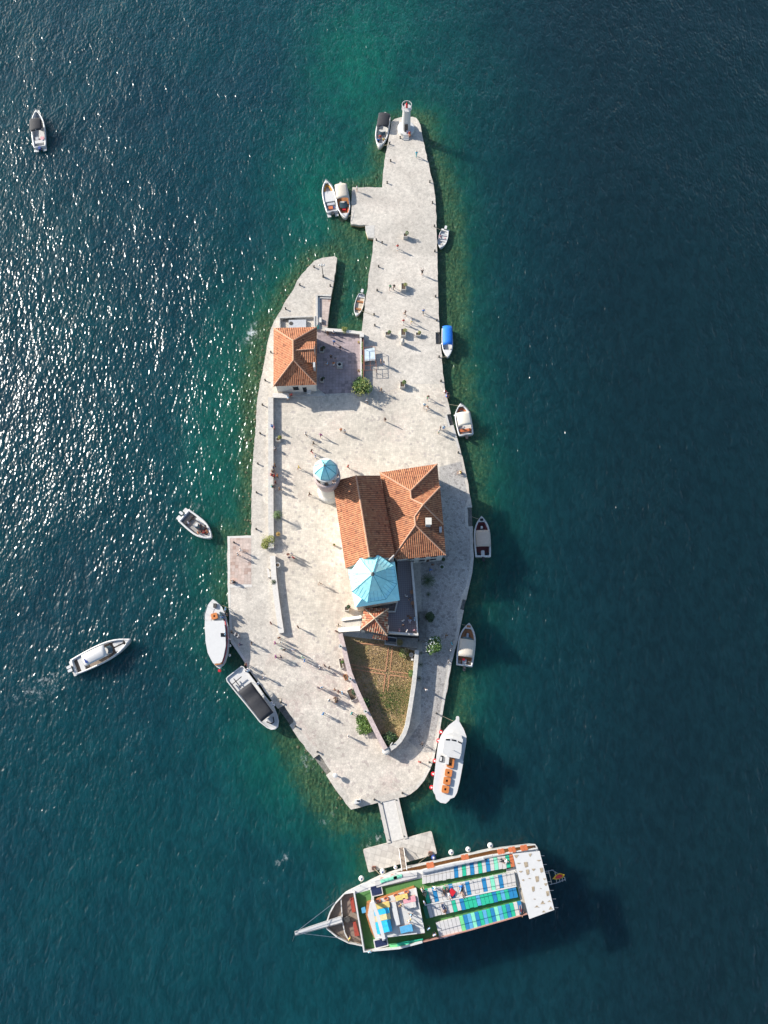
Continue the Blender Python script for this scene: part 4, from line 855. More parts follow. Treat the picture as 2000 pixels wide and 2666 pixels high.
planter(724, 1143, .4, .4, .55, 'white planter with round yellow bush standing in the parapet shadow', 3.0, leafm=M_leafy, tall=.8)
planter(888, 1727, .28, .85, .45, 'narrow planter with clipped green hedge against the garden wall, upper one', 2.2, leafm=M_leafm, tall=.3, rz=.22)
planter(900, 1763, .30, .45, .4, 'empty brown wooden planter against the garden wall', 0, m=M_wood, rz=.45)
planter(916, 1808, .55, .95, .4, 'planter with loose dark green bush against the garden wall, lower one', 4.0, leafm=M_leafd, tall=.8, rz=.45)
planter(838, 909, .42, .55, .5, 'dark planted stone tub beside the east wall of the house', 1.0, leafm=M_leafd, tall=.3)
planter(838, 988, .36, .42, .5, 'small dark stone tub near the south-east corner of the house', .8, leafm=M_leafd, tall=.3)
planter(903, 1584, .38, .38, .9, 'tall clipped green box plant in a tub casting a shadow beside the chancel', 2.4, leafm=M_leafd, tall=.7)
def pot(px, py, r, h, lab, m, plant=None, grp='round pots'):
    c = at(px, py, GZ + h); t = thing('plant_pot', (c.x, c.y, GZ), lab, 'pot', grp)
    MB().lathe([(r * .7, GZ), (r, GZ + h * .7), (r * 1.05, GZ + h), (r * .82, GZ + h), (r * .78, GZ + h - .08)], (c.x, c.y), 14).done('pot', m, t)
    if plant: MB().ball((c.x, c.y, GZ + h - .02), r * .75, 9, 5, .5).done('plant', plant, t)
    else: MB().lathe([(r * .78, GZ + h - .12), (r * .78, GZ + h - .06)], (c.x, c.y), 12).done('soil', M_soil, t)
pot(724, 1390, .36, .6, 'round ochre rimmed pot in the parapet shadow', mat('ochre_pot', (.45, .30, .10), .8, .2), M_soil and mat('dry_plant', (.25, .15, .04), .9))
pot(706, 1394, .34, .6, 'white round pot with dark green plant beside the pale olive bush', M_white2, M_leafd)
pot(723, 1471, .42, .7, 'large white round pot with dark soil in the shadow south of the gap', M_white2)
pot(711, 1476, .34, .5, 'small round pot with lime green plant beside the large white pot', M_stone2, M_leafy)
pot(1151, 1476, .42, .7, 'white round pot with green plant in the shade south of the rectory', M_white2, M_leafd)
pot(925, 1632, .28, .5, 'small ochre pot on the stair wall beside the pavilion', mat('ochre_pot', (.45, .30, .10), .8, .2))
pot(1155, 1456, .3, .6, 'dark green tub at the south-east corner of the rectory', M_leafd, M_leafd)
pot(870, 1418, .22, .6, 'small clipped green plant in a tub near the west wall of the nave', M_terra, M_leafm)
pot(934,890,.2,.4,'small terracotta pot with green plant in the sunny strip of the courtyard, upper one',M_terra,M_leafy)
pot(934,964,.2,.4,'small terracotta pot with green plant in the sunny strip of the courtyard, lower one',M_terra,M_leafd)
# round flower tubs on the terrace
for x, y, lab in ((1073,1541,'round orange tub by the terrace parapet, upper one'), (1075,1570,'round orange tub by the terrace parapet, lower one')):
    c = at(x, y, TZ + .5); t = thing('plant_pot', (c.x, c.y, TZ), lab, 'pot', 'round pots'); MB().lathe([(.25, TZ), (.34, TZ + .45), (.26, TZ + .45), (.25, TZ + .38)], (c.x, c.y), 12).done('pot', M_terra, t)
# courtyard well
c = at(884, 948, GZ + .7); t = thing('well_head', (c.x, c.y, GZ), 'square stone well head with dark round opening in the courtyard', 'well')
MB().box(c.x - .55, c.x + .55, c.y - .6, c.y + .6, GZ, GZ + .3).done('plinth', M_stone, t); MB().lathe([(.48, GZ + .3), (.5, GZ + .75), (.34, GZ + .75), (.33, GZ + .35)], (c.x, c.y), 16).done('curb', M_stone, t); MB().lathe([(.33, GZ + .31), (.33, GZ + .36)], (c.x, c.y), 12).done('shaft_cover', M_dark, t)
# ring basin at the garden wall
c = at(1071, 1705, GZ + .5); t = thing('round_basin', (c.x, c.y, GZ), 'small pale ring shaped basin against the garden wall', 'basin'); MB().lathe([(.3, GZ), (.36, GZ + .5), (.26, GZ + .5), (.25, GZ + .2)], (c.x, c.y), 14).done('ring', M_stone2, t); MB().box(c.x - .05, c.x + .35, c.y - .9, c.y - .45, GZ, GZ + .5).done('base', M_stone2, t)
# ---------------------------------------------------------------- bollards
G_B = 'mooring bollards along the quay'
def bollard_mesh():
    return MB().lathe([(.16, 0), (.13, .05), (.10, .35), (.17, .42), (.17, .48), (.08, .52)], (0, 0), 10)
b0 = mk('bollard', bollard_mesh().V, bollard_mesh().F, M_iron, None, True, True)
BO = [(1014,375,'beside the moored black topped boat'),(1042,360,'at the foot of the lighthouse'),(1017,420,'on the left edge just south of the black topped boat'),(1008,477,'above the small square pier'),(1119,475,'on the right edge below the lighthouse'),(1126,529,'on the right edge level with the small pier'),(1131,590,'on the right edge level with the northern planter'),(1132,655,'on the right edge below the small grey boat'),(980,626,'at the broken corner of the quay'),(995,633,'just right of the broken corner'),(986,695,'on the left edge above the harbour mouth'),(982,757,'on the left edge beside the stern of the harbour rowboat'),(974,820,'on the left edge beside the bow of the harbour rowboat'),(976,848,'at the inner end of the little harbour'),(1134,773,'on the right edge level with the two walkers'),(1137,835,'on the right edge above the blue canopied boat'),(1143,930,'on the right edge at the bow of the blue canopied boat'),(1148,993,'on the right edge above the cream topped boat'),(818,696,'on the harbour arm beside the lamp post'),(860,745,'on the harbour arm edge facing the harbour'),(781,743,'on the harbour arm, left side'),(744,805,'on the harbour arm above the house'),(706,918,'on the narrow strip west of the house'),(691,991,'on the west strip near the house corner'),(684,1055,'on the west promenade, first below the house'),(678,1129,'on the west promenade level with the yellow bush'),(672,1208,'on the west promenade level with the bell tower'),(669,1283,'on the west promenade level with the seated crowd'),(668,1378,'on the west promenade above the pink pier'),(610,1413,'at the top corner of the pink pier'),(611,1516,'at the lower corner of the pink pier'),(1193,1179,'on the right edge below the cream topped boat'),(827,1957,'above the algae stained steps'),(975,2081,'on the south edge left of the footbridge'),(1048,2064,'on the south edge right of the footbridge'),(770,1891,'beside the bow of the black canopied tour boat'),(732,1828,'with coiled rope above the dark recessed steps'),(1136,1857,'on the right edge at the bow of the big white boat'),(1118,1984,'on the right edge beside the man in red')]
for i, (x, y, lb_) in enumerate(BO):
    o = b0 if i == 0 else b0.copy()
    if i: COL.objects.link(o)
    p = at(x, y, GZ); o.location = (p.x, p.y, GZ + .004); prop(o, 'small dark iron bollard ' + lb_, 'bollard', G_B)
for x, y, l in ((974,2261,'square rusty iron bollard on the landing stage near its left end'), (1121,2223,'square rusty iron bollard on the landing stage near its right end')):
    p = at(x, y, 1.2); t = thing('square_bollard', (p.x, p.y, .8), l, 'bollard', 'square bollards on the landing stage'); MB().box(p.x - .26, p.x + .26, p.y - .3, p.y + .3, .8, 1.05).done('base', M_rust, t); MB().box(p.x - .34, p.x + .34, p.y - .2, p.y + .2, 1.05, 1.25).done('head', mat('dark_rust', (.09, .05, .04), .8, .3), t)
for x, y, l in ((992,2092,'upper left'),(1032,2083,'upper right'),(1013,2187,'lower left'),(1052,2177,'lower right')):
    p = at(x, y, .92); o = MB().lathe([(.11, .92), (.10, 1.0), (.02, 1.01)], (p.x, p.y), 8).done('bridge_cleat', M_iron); prop(o, 'small round black stud on the footbridge, ' + l, 'stud', 'studs on the footbridge')
# lamp post on the harbour arm
p = at(842, 721, GZ); t = thing('lamp_post', (p.x, p.y, GZ), 'tall ornate dark lamp post on the harbour arm', 'lamp post')
MB().lathe([(.22, GZ), (.18, GZ + .5), (.09, GZ + .7), (.07, 4.4), (.12, 4.5)], (p.x, p.y), 8).done('post', mat('grey_iron', (.10, .10, .10), .6), t)
for s in (-1, 1): MB().tube((p.x, p.y, 4.2), (p.x + s * .45, p.y, 4.5), .03, 5).done('arm', M_iron, t); MB().lathe([(.08, 4.5), (.17, 4.75), (.05, 4.95)], (p.x + s * .45, p.y), 8).done('lantern', M_foamw, t)
MB().lathe([(.1, 4.5), (.2, 4.8), (.05, 5.1)], (p.x, p.y), 8).done('lantern', M_foamw, t)
# odd white pieces
p = at(873, 2019, 1.9); t = thing('round_sign', (p.x, p.y, GZ), 'white round topped kiosk sign on the south-west quay', 'sign'); MB().lathe([(.12, GZ), (.1, 1.6)], (p.x, p.y), 8).done('post', M_iron, t); MB().lathe([(.36, 1.6), (.40, 1.75), (.36, 1.95), (.1, 2.02)], (p.x, p.y), 14).done('top', M_white, t)
p = at(931, 2087, 1.5); t = thing('ticket_desk', (p.x, p.y, GZ), 'small white wedge shaped desk on the south edge left of the footbridge', 'desk'); MB().prism([(p.x - .55, p.y - .35), (p.x + .55, p.y - .15), (p.x + .5, p.y + .4), (p.x - .4, p.y + .25)], GZ, 1.7).done('body', M_white, t); MB().box(p.x - .1, p.x + .35, p.y + .05, p.y + .25, 1.7, 1.95).done('screen', M_dark, t)
p = at(1049, 887, GZ + 1.1); t = thing('stone_bust', (p.x, p.y, GZ), 'pale stone bust on a square pedestal just below the middle planter', 'bust'); MB().box(p.x - .3, p.x + .3, p.y - .3, p.y + .3, GZ, GZ + 1.15).done('pedestal', M_stone2, t); MB().lathe([(.26, GZ + 1.15), (.3, GZ + 1.35), (.12, GZ + 1.5), (.15, GZ + 1.62), (.14, GZ + 1.75), (.04, GZ + 1.83)], (p.x, p.y), 10).done('head', M_concrete, t)
c = at(1001, 1942, GZ); t = thing('garden_gate_pillar', cen([(1022,1952)], GZ), 'white round urn and rail at the southern meeting point of the garden walls', 'urn'); q = at(1006, 1955, GZ + 1.6); MB().lathe([(.55, GZ), (.55, GZ + 1.3), (.65, GZ + 1.4), (.4, GZ + 1.8), (.1, GZ + 1.85)], (q.x, q.y), 14).done('pillar', M_stone2, t); MB().tube((q.x + .3, q.y + .3, GZ + 1.2), (q.x + 1.0, q.y + 1.3, GZ + 2.0), .07, 5).done('rail', M_white2, t)
# bench by the promenade
for q, l in (([(695,1482),(701,1482),(704,1503),(698,1503)], 'white stone bench against the promenade side of the capped parapet'),):
    t = thing('bench', cen(q, GZ), l, 'bench'); pprism('seat', q, GZ + .38, GZ + .48, M_stone2, t)
    for k in (0, 2): v = at(*q[k], GZ); v2 = at(*q[k + 1], GZ); MB().box(min(v.x, v2.x) + .05, max(v.x, v2.x) - .05, v.y - .12, v.y + .12, GZ, GZ + .37).done('leg', M_stone, t)
# rope coil
p = at(733, 1826, GZ); mb = MB()
for k in range(22): a = k * .9; mb.tube((p.x - .4 + .4 * cos(a), p.y + .25 + .3 * sin(a), GZ + .03 + k * .002), (p.x - .4 + .42 * cos(a + .9), p.y + .25 + .32 * sin(a + .9), GZ + .03 + k * .002), .025, 4)
o = mb.done('rope_coil', M_rope); prop(o, 'loose coil of rope on the quay above the dark recessed steps', 'rope')
p = at(780, 1032, GZ); t = thing('white_umbrella', (at(804, 1019, 1.4).x, at(804, 1019, 1.4).y, GZ), 'white rounded box leaning beside the south door of the house', 'box'); v = at(804, 1019, 1.7); MB().box(v.x - .35, v.x + .35, v.y - .3, v.y + .3, GZ, 1.5).done('body', M_white2, t); MB().box(v.x - .38, v.x + .38, v.y - .33, v.y + .33, 1.5, 1.7).done('lid', M_white, t); t.name = 'storage_box'
# ---------------------------------------------------------------- open boats. local axes: x stern->bow (0..L), y to port
def hullw(t, sf=.86, p=2.9, tk=.42):
    if t < tk: k = t / tk; return sf + (1 - sf) * (1 - (1 - k) ** 2)
    k = (t - tk) / (1 - tk); return max(0.0, 1 - k ** p)
def outline(L, W, n=15, inset=0, t0=0, t1=1, **k):
    R = []
    for i in range(n + 1):
        t = t0 + (t1 - t0) * i / n; y = max(.02 if t1 == 1 else .0, hullw(t, **k) * W / 2 - inset); R.append((t * L - (inset if t > .97 else 0), y))
    return R
def make_boat(name, bow, stern, Wm, lab, cat, hz=.85, items=(), hullm=None, fore=.72, group=None, sf=.86, p=2.9, g=.17, floor=None, rail=True, swim=None, motor=1, motm=None, t0=.42, zr=.8, foredeck=True, fm=None):
    a = at(*stern, zr); b = at(*bow, zr); d = b - a; L = Vector((d.x, d.y)).length; rz = atan2(d.y, d.x); hm = hullm or M_white
    t = thing(name, (a.x, a.y, 0), lab, cat, group, rz)
    g = g * (1.35 if Wm > 2.5 else 1)
    kk = dict(sf=sf, p=p, tk=t0)
    O = outline(L, Wm, 18, 0, **kk); I = outline(L, Wm, 18, g, **kk)
    def loop(R): return R + [(x, -y) for x, y in R[::-1]]
    ring = loop(O); inner = loop([(max(g, x), y) for x, y in I]); n = len(ring); V = []; F = []
    sheer = lambda x: hz + .28 * (x / L) ** 2.2 * min(1.4, L / 7)
    low = lambda x, y, s, z: (min(x, L * (1 - .10 * (1 - s) * 3)), y * s, z)
    for x, y in ring: V.append(low(x, y, .55, -.35))
    for x, y in ring: V.append(low(x, y, .88, .12))
    for x, y in ring: V.append((x, y, sheer(x) - .10))
    for x, y in ring: V.append((x, y * 1.0, sheer(x)))
    for x, y in inner: V.append((x, y, sheer(x)))
    for x, y in inner: V.append((x, y, .30))
    for j in range(5): F += [[j * n + i, j * n + (i + 1) % n, (j + 1) * n + (i + 1) % n, (j + 1) * n + i] for i in range(n)]
    F.append(list(range(n))[::-1])
    mk('hull', V, F, hm, t, True, True)
    fl = [(x, y - .01) for x, y in inner if True]
    MB().prism([(x, y * .985) for x, y in inner], .16, .32).done('floor', floor or M_white2, t, True)
    if foredeck:
        R = [q for q in outline(L, Wm, 12, g * .6, fore, 1, **kk)]; R = [(q[0], q[1]) for q in R]; P = R + [(x, -y) for x, y in R[::-1]]
        m = len(P); VV = [(x, y, sheer(x) - .30) for x, y in P] + [(x, y, sheer(x) + .03) for x, y in P]
        mk('foredeck', VV, [list(range(m))[::-1], list(range(m, 2 * m))] + [[i, (i + 1) % m, m + (i + 1) % m, m + i] for i in range(m)], fm or M_white2, t, True)
    if rail:
        mb = MB()
        for s in (-1, 1):
            prev = None
            for i in range(7):
                q = .70 + .29 * i / 6; x = q * L; y = s * max(.05, hullw(q, **kk) * Wm / 2 - .06); pz = sheer(x) + .38; 
                if prev: mb.tube(prev, (x, y, pz), .022, 4)
                if i % 2 == 0: mb.tube((x, y, sheer(x)), (x, y, pz), .018, 4)
                prev = (x, y, pz)
        mb.done('bow_rail', M_metal, t, True)
    for it in items:
        kind, nm, x0, x1, y0, y1, z0, z1, m = it[:9]; X0, X1, Y0, Y1 = x0 * L, x1 * L, y0 * Wm / 2, y1 * Wm / 2
        if kind == 'box':
            r_ = min(.12, abs(X1 - X0) / 4, abs(Y1 - Y0) / 4); q = rounded([(X0, Y0), (X1, Y0), (X1, Y1), (X0, Y1)], r_, 2); MB().prism(q, z0, z1).done(nm, m, t, True)
        elif kind == 'canopy':     # arched cloth on four posts
            nx, ny = 6, 8; V = []; F = []
            for i in range(nx + 1):
                for j in range(ny + 1):
                    u = i / nx; v = j / ny; ex = .12 * (abs(u - .5) * 2) ** 3; x = X0 + (X1 - X0) * u; y = Y0 + (Y1 - Y0) * v * (1) 
                    if len(it) > 9: y = (Y0 + (Y1 - Y0) * v) * (1 - it[9] * (abs(u - .5) * 2) ** 4)
                    V.append((x, y, z1 - .28 * (2 * v - 1) ** 2 - ex))
            for i in range(nx):
                for j in range(ny): k = i * (ny + 1) + j; F.append([k, k + 1, k + ny + 2, k + ny + 1])
            o = mk(nm, V, F, m, t, True, True); md = o.modifiers.new('s', 'SOLIDIFY'); md.thickness = .04
            mb = MB()
            for x in (X0 + .15, X1 - .15):
                for y in (Y0 * .94, Y1 * .94): mb.tube((x, y, z0), (x, y, z1 - .3), .025, 5)
            for x in (X0 + .15, X1 - .15): mb.tube((x, Y0 * .94, z1 - .32), (x, 0, z1 - .1), .025, 5); mb.tube((x, 0, z1 - .1), (x, Y1 * .94, z1 - .32), .025, 5)
            for y in (Y0 * .94, Y1 * .94): mb.tube((X0 + .1, y, z1 - .32), (X1 - .1, y, z1 - .32), .025, 5)
            mb.done('canopy_frame', M_metal, t, True)
        elif kind == 'screen':     # raked windscreen arc
            V = []; n2 = 6
            for i in range(n2 + 1): v = i / n2 * 2 - 1; V += [(X1 - .3 * v * v, Y1 * v, z0), (X0 - .3 * v * v, Y1 * v * .92, z1)]
            o = mk(nm, V, [[2 * i, 2 * i + 2, 2 * i + 3, 2 * i + 1] for i in range(n2)], m, t, True); md = o.modifiers.new('s', 'SOLIDIFY'); md.thickness = .03
        elif kind == 'u':          # u-shaped bench round the bow, x0..x1
            R = outline(L, Wm, 10, g + .02, x0, x1, **kk); R2 = outline(L, Wm, 10, g + y0, x0, x1, **kk); R2 = [(min(x, x1 * L - y0), max(y, .02)) for x, y in R2]
            P = [(x, y) for x, y in R] + [(x, -y) for x, y in R[::-1]] + [(x, -y) for x, y in R2] + [(x, y) for x, y in R2[::-1]]
            MB().prism(P, z0, z1).done(nm, m, t, True)
        elif kind == 'wheel': MB().tube((X0, Y0, z0), (X0 + .06, Y0, z0 + .02), .2, 10).done(nm, m, t, True)
    if swim:
        for s in (-1, 1): MB().prism(rounded([(-swim, s * Wm * .40), (0, s * Wm * .42), (0, s * Wm * .15), (-swim, s * Wm * .15)][::s], .1, 2), .25, .45).done('swim_platform', M_white2, t, True)
    ys = [0] if motor == 1 else ([-.3, .3] if motor == 2 else [])
    for y in ys:
        mm = motm or M_black; mo = MB(); mo.prism(rounded([(-.85, y - .22), (-.1, y - .25), (-.1, y + .25), (-.85, y + .22)], .12, 2), hz - .15, hz + .30, .8).done('outboard_motor', mm, t, True)
        MB().box(-.55, -.3, y - .07, y + .07, -.6, hz - .16).box(-.1, .12, y - .15, y + .15, .3, hz - .1).done('motor_leg', M_iron, t, True)
    return t, L
bx = 'box'
def seat(x0, x1, y0, y1, m, z=.62, nm='seat'): return (bx, nm, x0, x1, y0, y1, .32, z, m)
G_MB = 'small motor boats'
make_boat('motor_boat', (96,289), (104,383), 2.9, 'white motor boat with square black canopy drifting alone at the upper left', 'boat', items=[('canopy','canopy',.32,.66,-.86,.86,.8,2.3,M_black), seat(.66,.74,-.4,.4,M_white2,.7), ('screen','windscreen',.66,.72,-.6,.6,.8,1.3,M_glass), seat(.12,.2,-.7,.7,M_white2,.75), seat(.22,.3,.1,.55,M_boatshade,.7,'driver_seat'), seat(.18,.3,-.6,-.15,M_pink,.6,'cushion'), (bx,'console',.56,.64,-.35,.35,.32,1.1,M_white2), ('u','bow_seat',.74,.93,.35,0,.32,.6,M_boatshade)], swim=.7, fore=.93, motm=M_navy, g=.2, group=G_MB)
make_boat('motor_boat', (988,387), (1002,304), 2.8, 'white motor boat with long black canopy moored nose south beside the north tip', 'boat', items=[('canopy','canopy',.02,.45,-.88,.88,.8,2.2,M_black), (bx,'console',.48,.56,-.4,.4,.32,1.0,M_white2), ('screen','windscreen',.54,.6,-.55,.55,.8,1.3,M_glass), ('u','bow_seat',.62,.88,.45,0,.32,.58,M_boatshade), seat(.40,.46,-.5,.5,M_white2,.7)], fore=.86, sf=.9, p=2.6, g=.22, motm=M_white2, group=G_MB)
make_boat('motor_boat', (849,471), (866,552), 2.75, 'slim white motor boat with orange bow cushions, outer of the pair by the pier', 'boat', items=[(bx,'sun_deck',.34,.66,-.74,.74,.32,.80,M_white), ('u','bow_seat',.68,.90,.34,0,.32,.70,mat('amber_vinyl', (.62, .30, .05), .5, .15)), (bx,'orange_mat',.13,.21,-.2,.45,.33,.62,M_orange), (bx,'bag',.14,.2,-.45,-.3,.33,.6,M_navy), seat(.24,.31,-.6,.6,M_boatshade,.66)], swim=.8, fore=.9, g=.22, group=G_MB)
make_boat('motor_boat', (900,571), (888,486), 2.75, 'motor boat with cream canopy and red bow mat, inner of the pair by the pier', 'boat', items=[('canopy','canopy',.02,.46,-.92,.86,.8,2.1,M_beige), (bx,'cabin_step',.46,.60,-.45,.45,.32,.9,M_white2), ('screen','windscreen',.54,.66,-.6,.6,.8,1.25,M_glass), ('u','bow_seat',.62,.84,.32,0,.32,.6,M_orange), (bx,'hatch',.66,.7,-.25,.25,.32,.7,M_red)], fore=.84, g=.16, sf=.9, floor=M_wood, motm=M_white2, group=G_MB)
make_boat('dinghy', (1146,648), (1159,600), 1.9, 'small open grey and white dinghy moored on the east quay near the north tip', 'dinghy', hz=.6, zr=.5, items=[seat(.5,.58,-.8,.8,M_white2,.5,'thwart'), seat(.2,.28,-.75,.75,M_boatshade,.5,'thwart'), (bx,'canvas_bag',.70,.80,-.3,.1,.32,.5,M_beige), (bx,'bucket',.36,.42,.3,.5,.32,.5,M_pink)], fore=.84, rail=False, g=.14, sf=.75, swim=.35, motm=M_white, group='rowing boats and dinghies')
make_boat('rowing_boat', (928,825), (942,765), 1.75, 'cream open rowing boat moored in the little harbour', 'rowing boat', hz=.6, zr=.5, items=[seat(.30,.37,-.85,.85,M_wood,.5,'thwart'), seat(.62,.69,-.8,.8,M_wood,.5,'thwart'), (bx,'stern_locker',.05,.16,-.7,.7,.32,.52,M_white2)], fore=.86, rail=False, g=.11, sf=.62, floor=mat('cream_boards', (.55, .45, .33), .7, .2), motm=M_white, group='rowing boats and dinghies')
make_boat('canopied_boat', (1166,932), (1164,855), 2.1, 'slim white boat with long bright blue canopy on the east quay', 'boat', items=[('canopy','canopy',.0,.64,-.88,.88,.7,2.0,M_blue), ('u','bow_seat',.66,.8,.2,0,.32,.5,M_dark)], fore=.74, sf=.92, p=3.0, hullm=M_white, fm=M_white, rail=False, motor=0, group=G_MB)
make_boat('motor_boat', (1199,1052), (1214,1133), 3.0, 'white motor boat with big cream canopy and orange bow seats on the east quay', 'boat', items=[('canopy','canopy',.24,.66,-.86,.86,.8,2.2,mat('cream_canvas', (.64, .59, .49), .85, .08)), ('u','bow_seat',.68,.90,.42,0,.32,.62,M_orange), (bx,'console',.64,.7,-.3,.3,.32,1.1,M_white2), ('screen','windscreen',.70,.76,-.35,.35,.9,1.3,M_glass), (bx,'stern_bench',.13,.21,-.75,.75,.32,.7,M_orange), (bx,'locker',.03,.09,-.8,-.4,.32,.62,M_wood), (bx,'locker',.03,.09,.4,.8,.32,.62,M_wood)], fore=.9, sf=.9, g=.2, group=G_MB)
make_boat('motor_boat', (1253,1345), (1258,1450), 2.9, 'motor boat with taupe canopy and dark red bow well beside the shaded east quay', 'boat', items=[('canopy','canopy',.22,.62,-.86,.86,.8,2.2,mat('taupe_canvas', (.50, .41, .33), .85, .08)), ('u','bow_seat',.66,.86,.3,0,.32,.6,mat('maroon_vinyl', (.16, .02, .025), .5, .2)), (bx,'console',.70,.76,-.12,.12,.32,.9,M_white), ('screen','windscreen',.62,.68,-.7,.7,.8,1.2,M_glass), (bx,'bow_hatch',.88,.94,-.2,.2,.9,1.2,M_dark), (bx,'locker',.05,.11,-.75,-.4,.32,.75,M_dark), (bx,'locker',.05,.11,.4,.75,.32,.75,M_dark), (bx,'engine_lid',.03,.16,-.2,.2,.32,.85,M_white2)], fore=.86, sf=.92, g=.2, floor=mat('dark_red_floor', (.10, .02, .02), .6, .3), group=G_MB)
make_boat('motor_boat', (1221,1622), (1209,1734), 3.0, 'white motor boat with two tone beige canopy and brown bow deck on the south-east quay', 'boat', items=[('canopy','canopy',.20,.60,-.86,.86,.8,2.25,M_beige), ('u','bow_seat',.64,.86,.5,0,.32,.55,M_wood), (bx,'console',.66,.76,-.12,.12,.32,.95,M_metal), ('screen','windscreen',.60,.68,-.7,.7,.8,1.2,M_glass), (bx,'bow_hatch',.89,.94,-.22,.22,.9,1.2,M_wood), (bx,'locker',.06,.13,-.75,-.35,.32,.72,M_teak), (bx,'locker',.05,.12,.4,.75,.32,.72,M_teak), (bx,'red_bag',.12,.17,.0,.3,.7,.95,M_red), (bx,'engine_lid',.04,.16,-.2,.25,.32,.72,M_boatshade)], fore=.86, sf=.90, g=.2, floor=M_wood, group=G_MB)
make_boat('speedboat', (343,1664), (190,1738), 3.3, 'long white speedboat with hard top and twin white outboards under way at the lower left', 'boat', hz=1.05, zr=1.0, items=[('canopy','hard_top',.22,.60,-.62,.62,1.0,2.5,M_white), (bx,'sun_pad',.70,.86,.08,.50,.32,1.0,M_white2), (bx,'sun_pad',.70,.86,-.50,-.08,.32,1.0,M_white2), (bx,'walkway',.68,.86,-.07,.07,.33,.4,M_teak), (bx,'console',.50,.64,-.36,.36,.32,1.3,M_white2), ('screen','windscreen',.62,.68,-.4,.4,1.2,1.7,M_glass), (bx,'stern_bench',.10,.17,-.7,.7,.32,.85,M_white2), (bx,'skylight',.25,.29,-.4,.1,2.37,2.44,M_navy), (bx,'seat',.38,.45,-.4,.4,.32,.95,M_boatshade)], floor=M_teak, fore=.90, sf=.84, p=2.4, g=.22, motor=2, motm=M_white, swim=.5, group=G_MB)
make_boat('motor_boat', (553,1402), (478,1341), 3.1, 'white open motor boat crowded with passengers just off the pink pier', 'boat', items=[(bx,'dark_mat',.12,.22,-.7,.7,.32,.70,M_black), (bx,'console',.42,.54,-.3,.3,.32,1.2,M_white), ('screen','windscreen',.52,.58,-.3,.3,1.1,1.5,M_glass), (bx,'side_bench',.30,.60,.5,.8,.32,.65,M_white2), ('u','bow_seat',.66,.90,.5,0,.32,.62,M_white2)], floor=mat('grey_floor', (.30, .28, .26), .8, .2), fore=.91, sf=.9, p=2.6, g=.24, swim=.8, motm=M_white, group=G_MB)

# ---------------------------------------------------------------- the three bigger tour boats
def loft_hull(name, pts, z1, m, parent, z0=-.6, k0=.84, bulw=.0, deckm=None, bz=.0):
    P = poly(pts, z1); n = len(P); cx = sum(p[0] for p in P) / n; cy = sum(p[1] for p in P) / n
    sc = lambda k: [(cx + (x - cx) * k, cy + (y - cy) * k) for x, y in P]
    V = [(x, y, z0) for x, y in sc(k0)] + [(x, y, z1 * .35) for x, y in sc(.965)] + [(x, y, z1 + bulw) for x, y in P]
    F = [list(range(n))[::-1]]
    for j in range(2): F += [[j * n + i, j * n + (i + 1) % n, (j + 1) * n + (i + 1) % n, (j + 1) * n + i] for i in range(n)]
    # inner offset for the bulwark
    q = []
    for i in range(n):
        a = Vector(P[i - 1]); b = Vector(P[i]); c = Vector(P[(i + 1) % n]); d = (c - a).normalized(); nn = Vector((-d.y, d.x)); 
        if (Vector((cx, cy)) - b).dot(nn) < 0: nn = -nn
        q.append(b + nn * .16)
    V += [(v.x, v.y, z1 + bulw) for v in q] + [(v.x, v.y, z1 - bz) for v in q]
    F += [[2 * n + i, 2 * n + (i + 1) % n, 3 * n + (i + 1) % n, 3 * n + i] for i in range(n)] + [[3 * n + i, 3 * n + (i + 1) % n, 4 * n + (i + 1) % n, 4 * n + i] for i in range(n)]
    h = mk('hull', V, F, m, parent)
    mk('deck', [(v.x, v.y, z1 - bz) for v in q] + [(v.x, v.y, z1 - bz - .1) for v in q], [list(range(n)), list(range(n, 2 * n))[::-1]] + [[i, n + i, n + (i + 1) % n, (i + 1) % n] for i in range(n)], deckm or m, parent)
    return h
def box_px(name, px, py, z0, z1, w_, h_, m, parent=None, rz=0, rr=.06):
    c = at(px, py, z1); P = rounded([(-w_ / 2, -h_ / 2), (w_ / 2, -h_ / 2), (w_ / 2, h_ / 2), (-w_ / 2, h_ / 2)], rr, 2)
    P = [(c.x + x * cos(rz) - y * sin(rz), c.y + x * sin(rz) + y * cos(rz)) for x, y in P]; return MB().prism(P, z0, z1).done(name, m, parent)
def raft(px, py, z, lab, s=1.3, rz=0, grp='orange life rafts'):
    c = at(px, py, z + .35); t = thing('life_raft', (c.x, c.y, z), lab, 'life raft', grp)
    oc_ = [(c.x + s * .56 * cos(a) , c.y + s * .56 * sin(a)) for a in [rz + pi / 4 + k * pi / 2 for k in range(4)]]
    P = rounded([(x * 1.25 - c.x * .25, y * 1.25 - c.y * .25) for x, y in oc_], .22, 3)
    n = len(P); V = [(x, y, z) for x, y in P] + [(x, y, z + .35) for x, y in P]; Q = [(c.x + (x - c.x) * .30, c.y + (y - c.y) * .30) for x, y in P]; V += [(x, y, z + .35) for x, y in Q] + [(x, y, z + .12) for x, y in Q]
    F = [list(range(n))[::-1], list(range(3 * n, 4 * n))]
    for j in range(3): F += [[j * n + i, j * n + (i + 1) % n, (j + 1) * n + (i + 1) % n, (j + 1) * n + i] for i in range(n)]
    mk('float', V, F, M_raft, t); MB().lathe([(s * .13, z + .12), (s * .13, z + .2)], (c.x, c.y), 8).done('floor', M_dark, t); return t
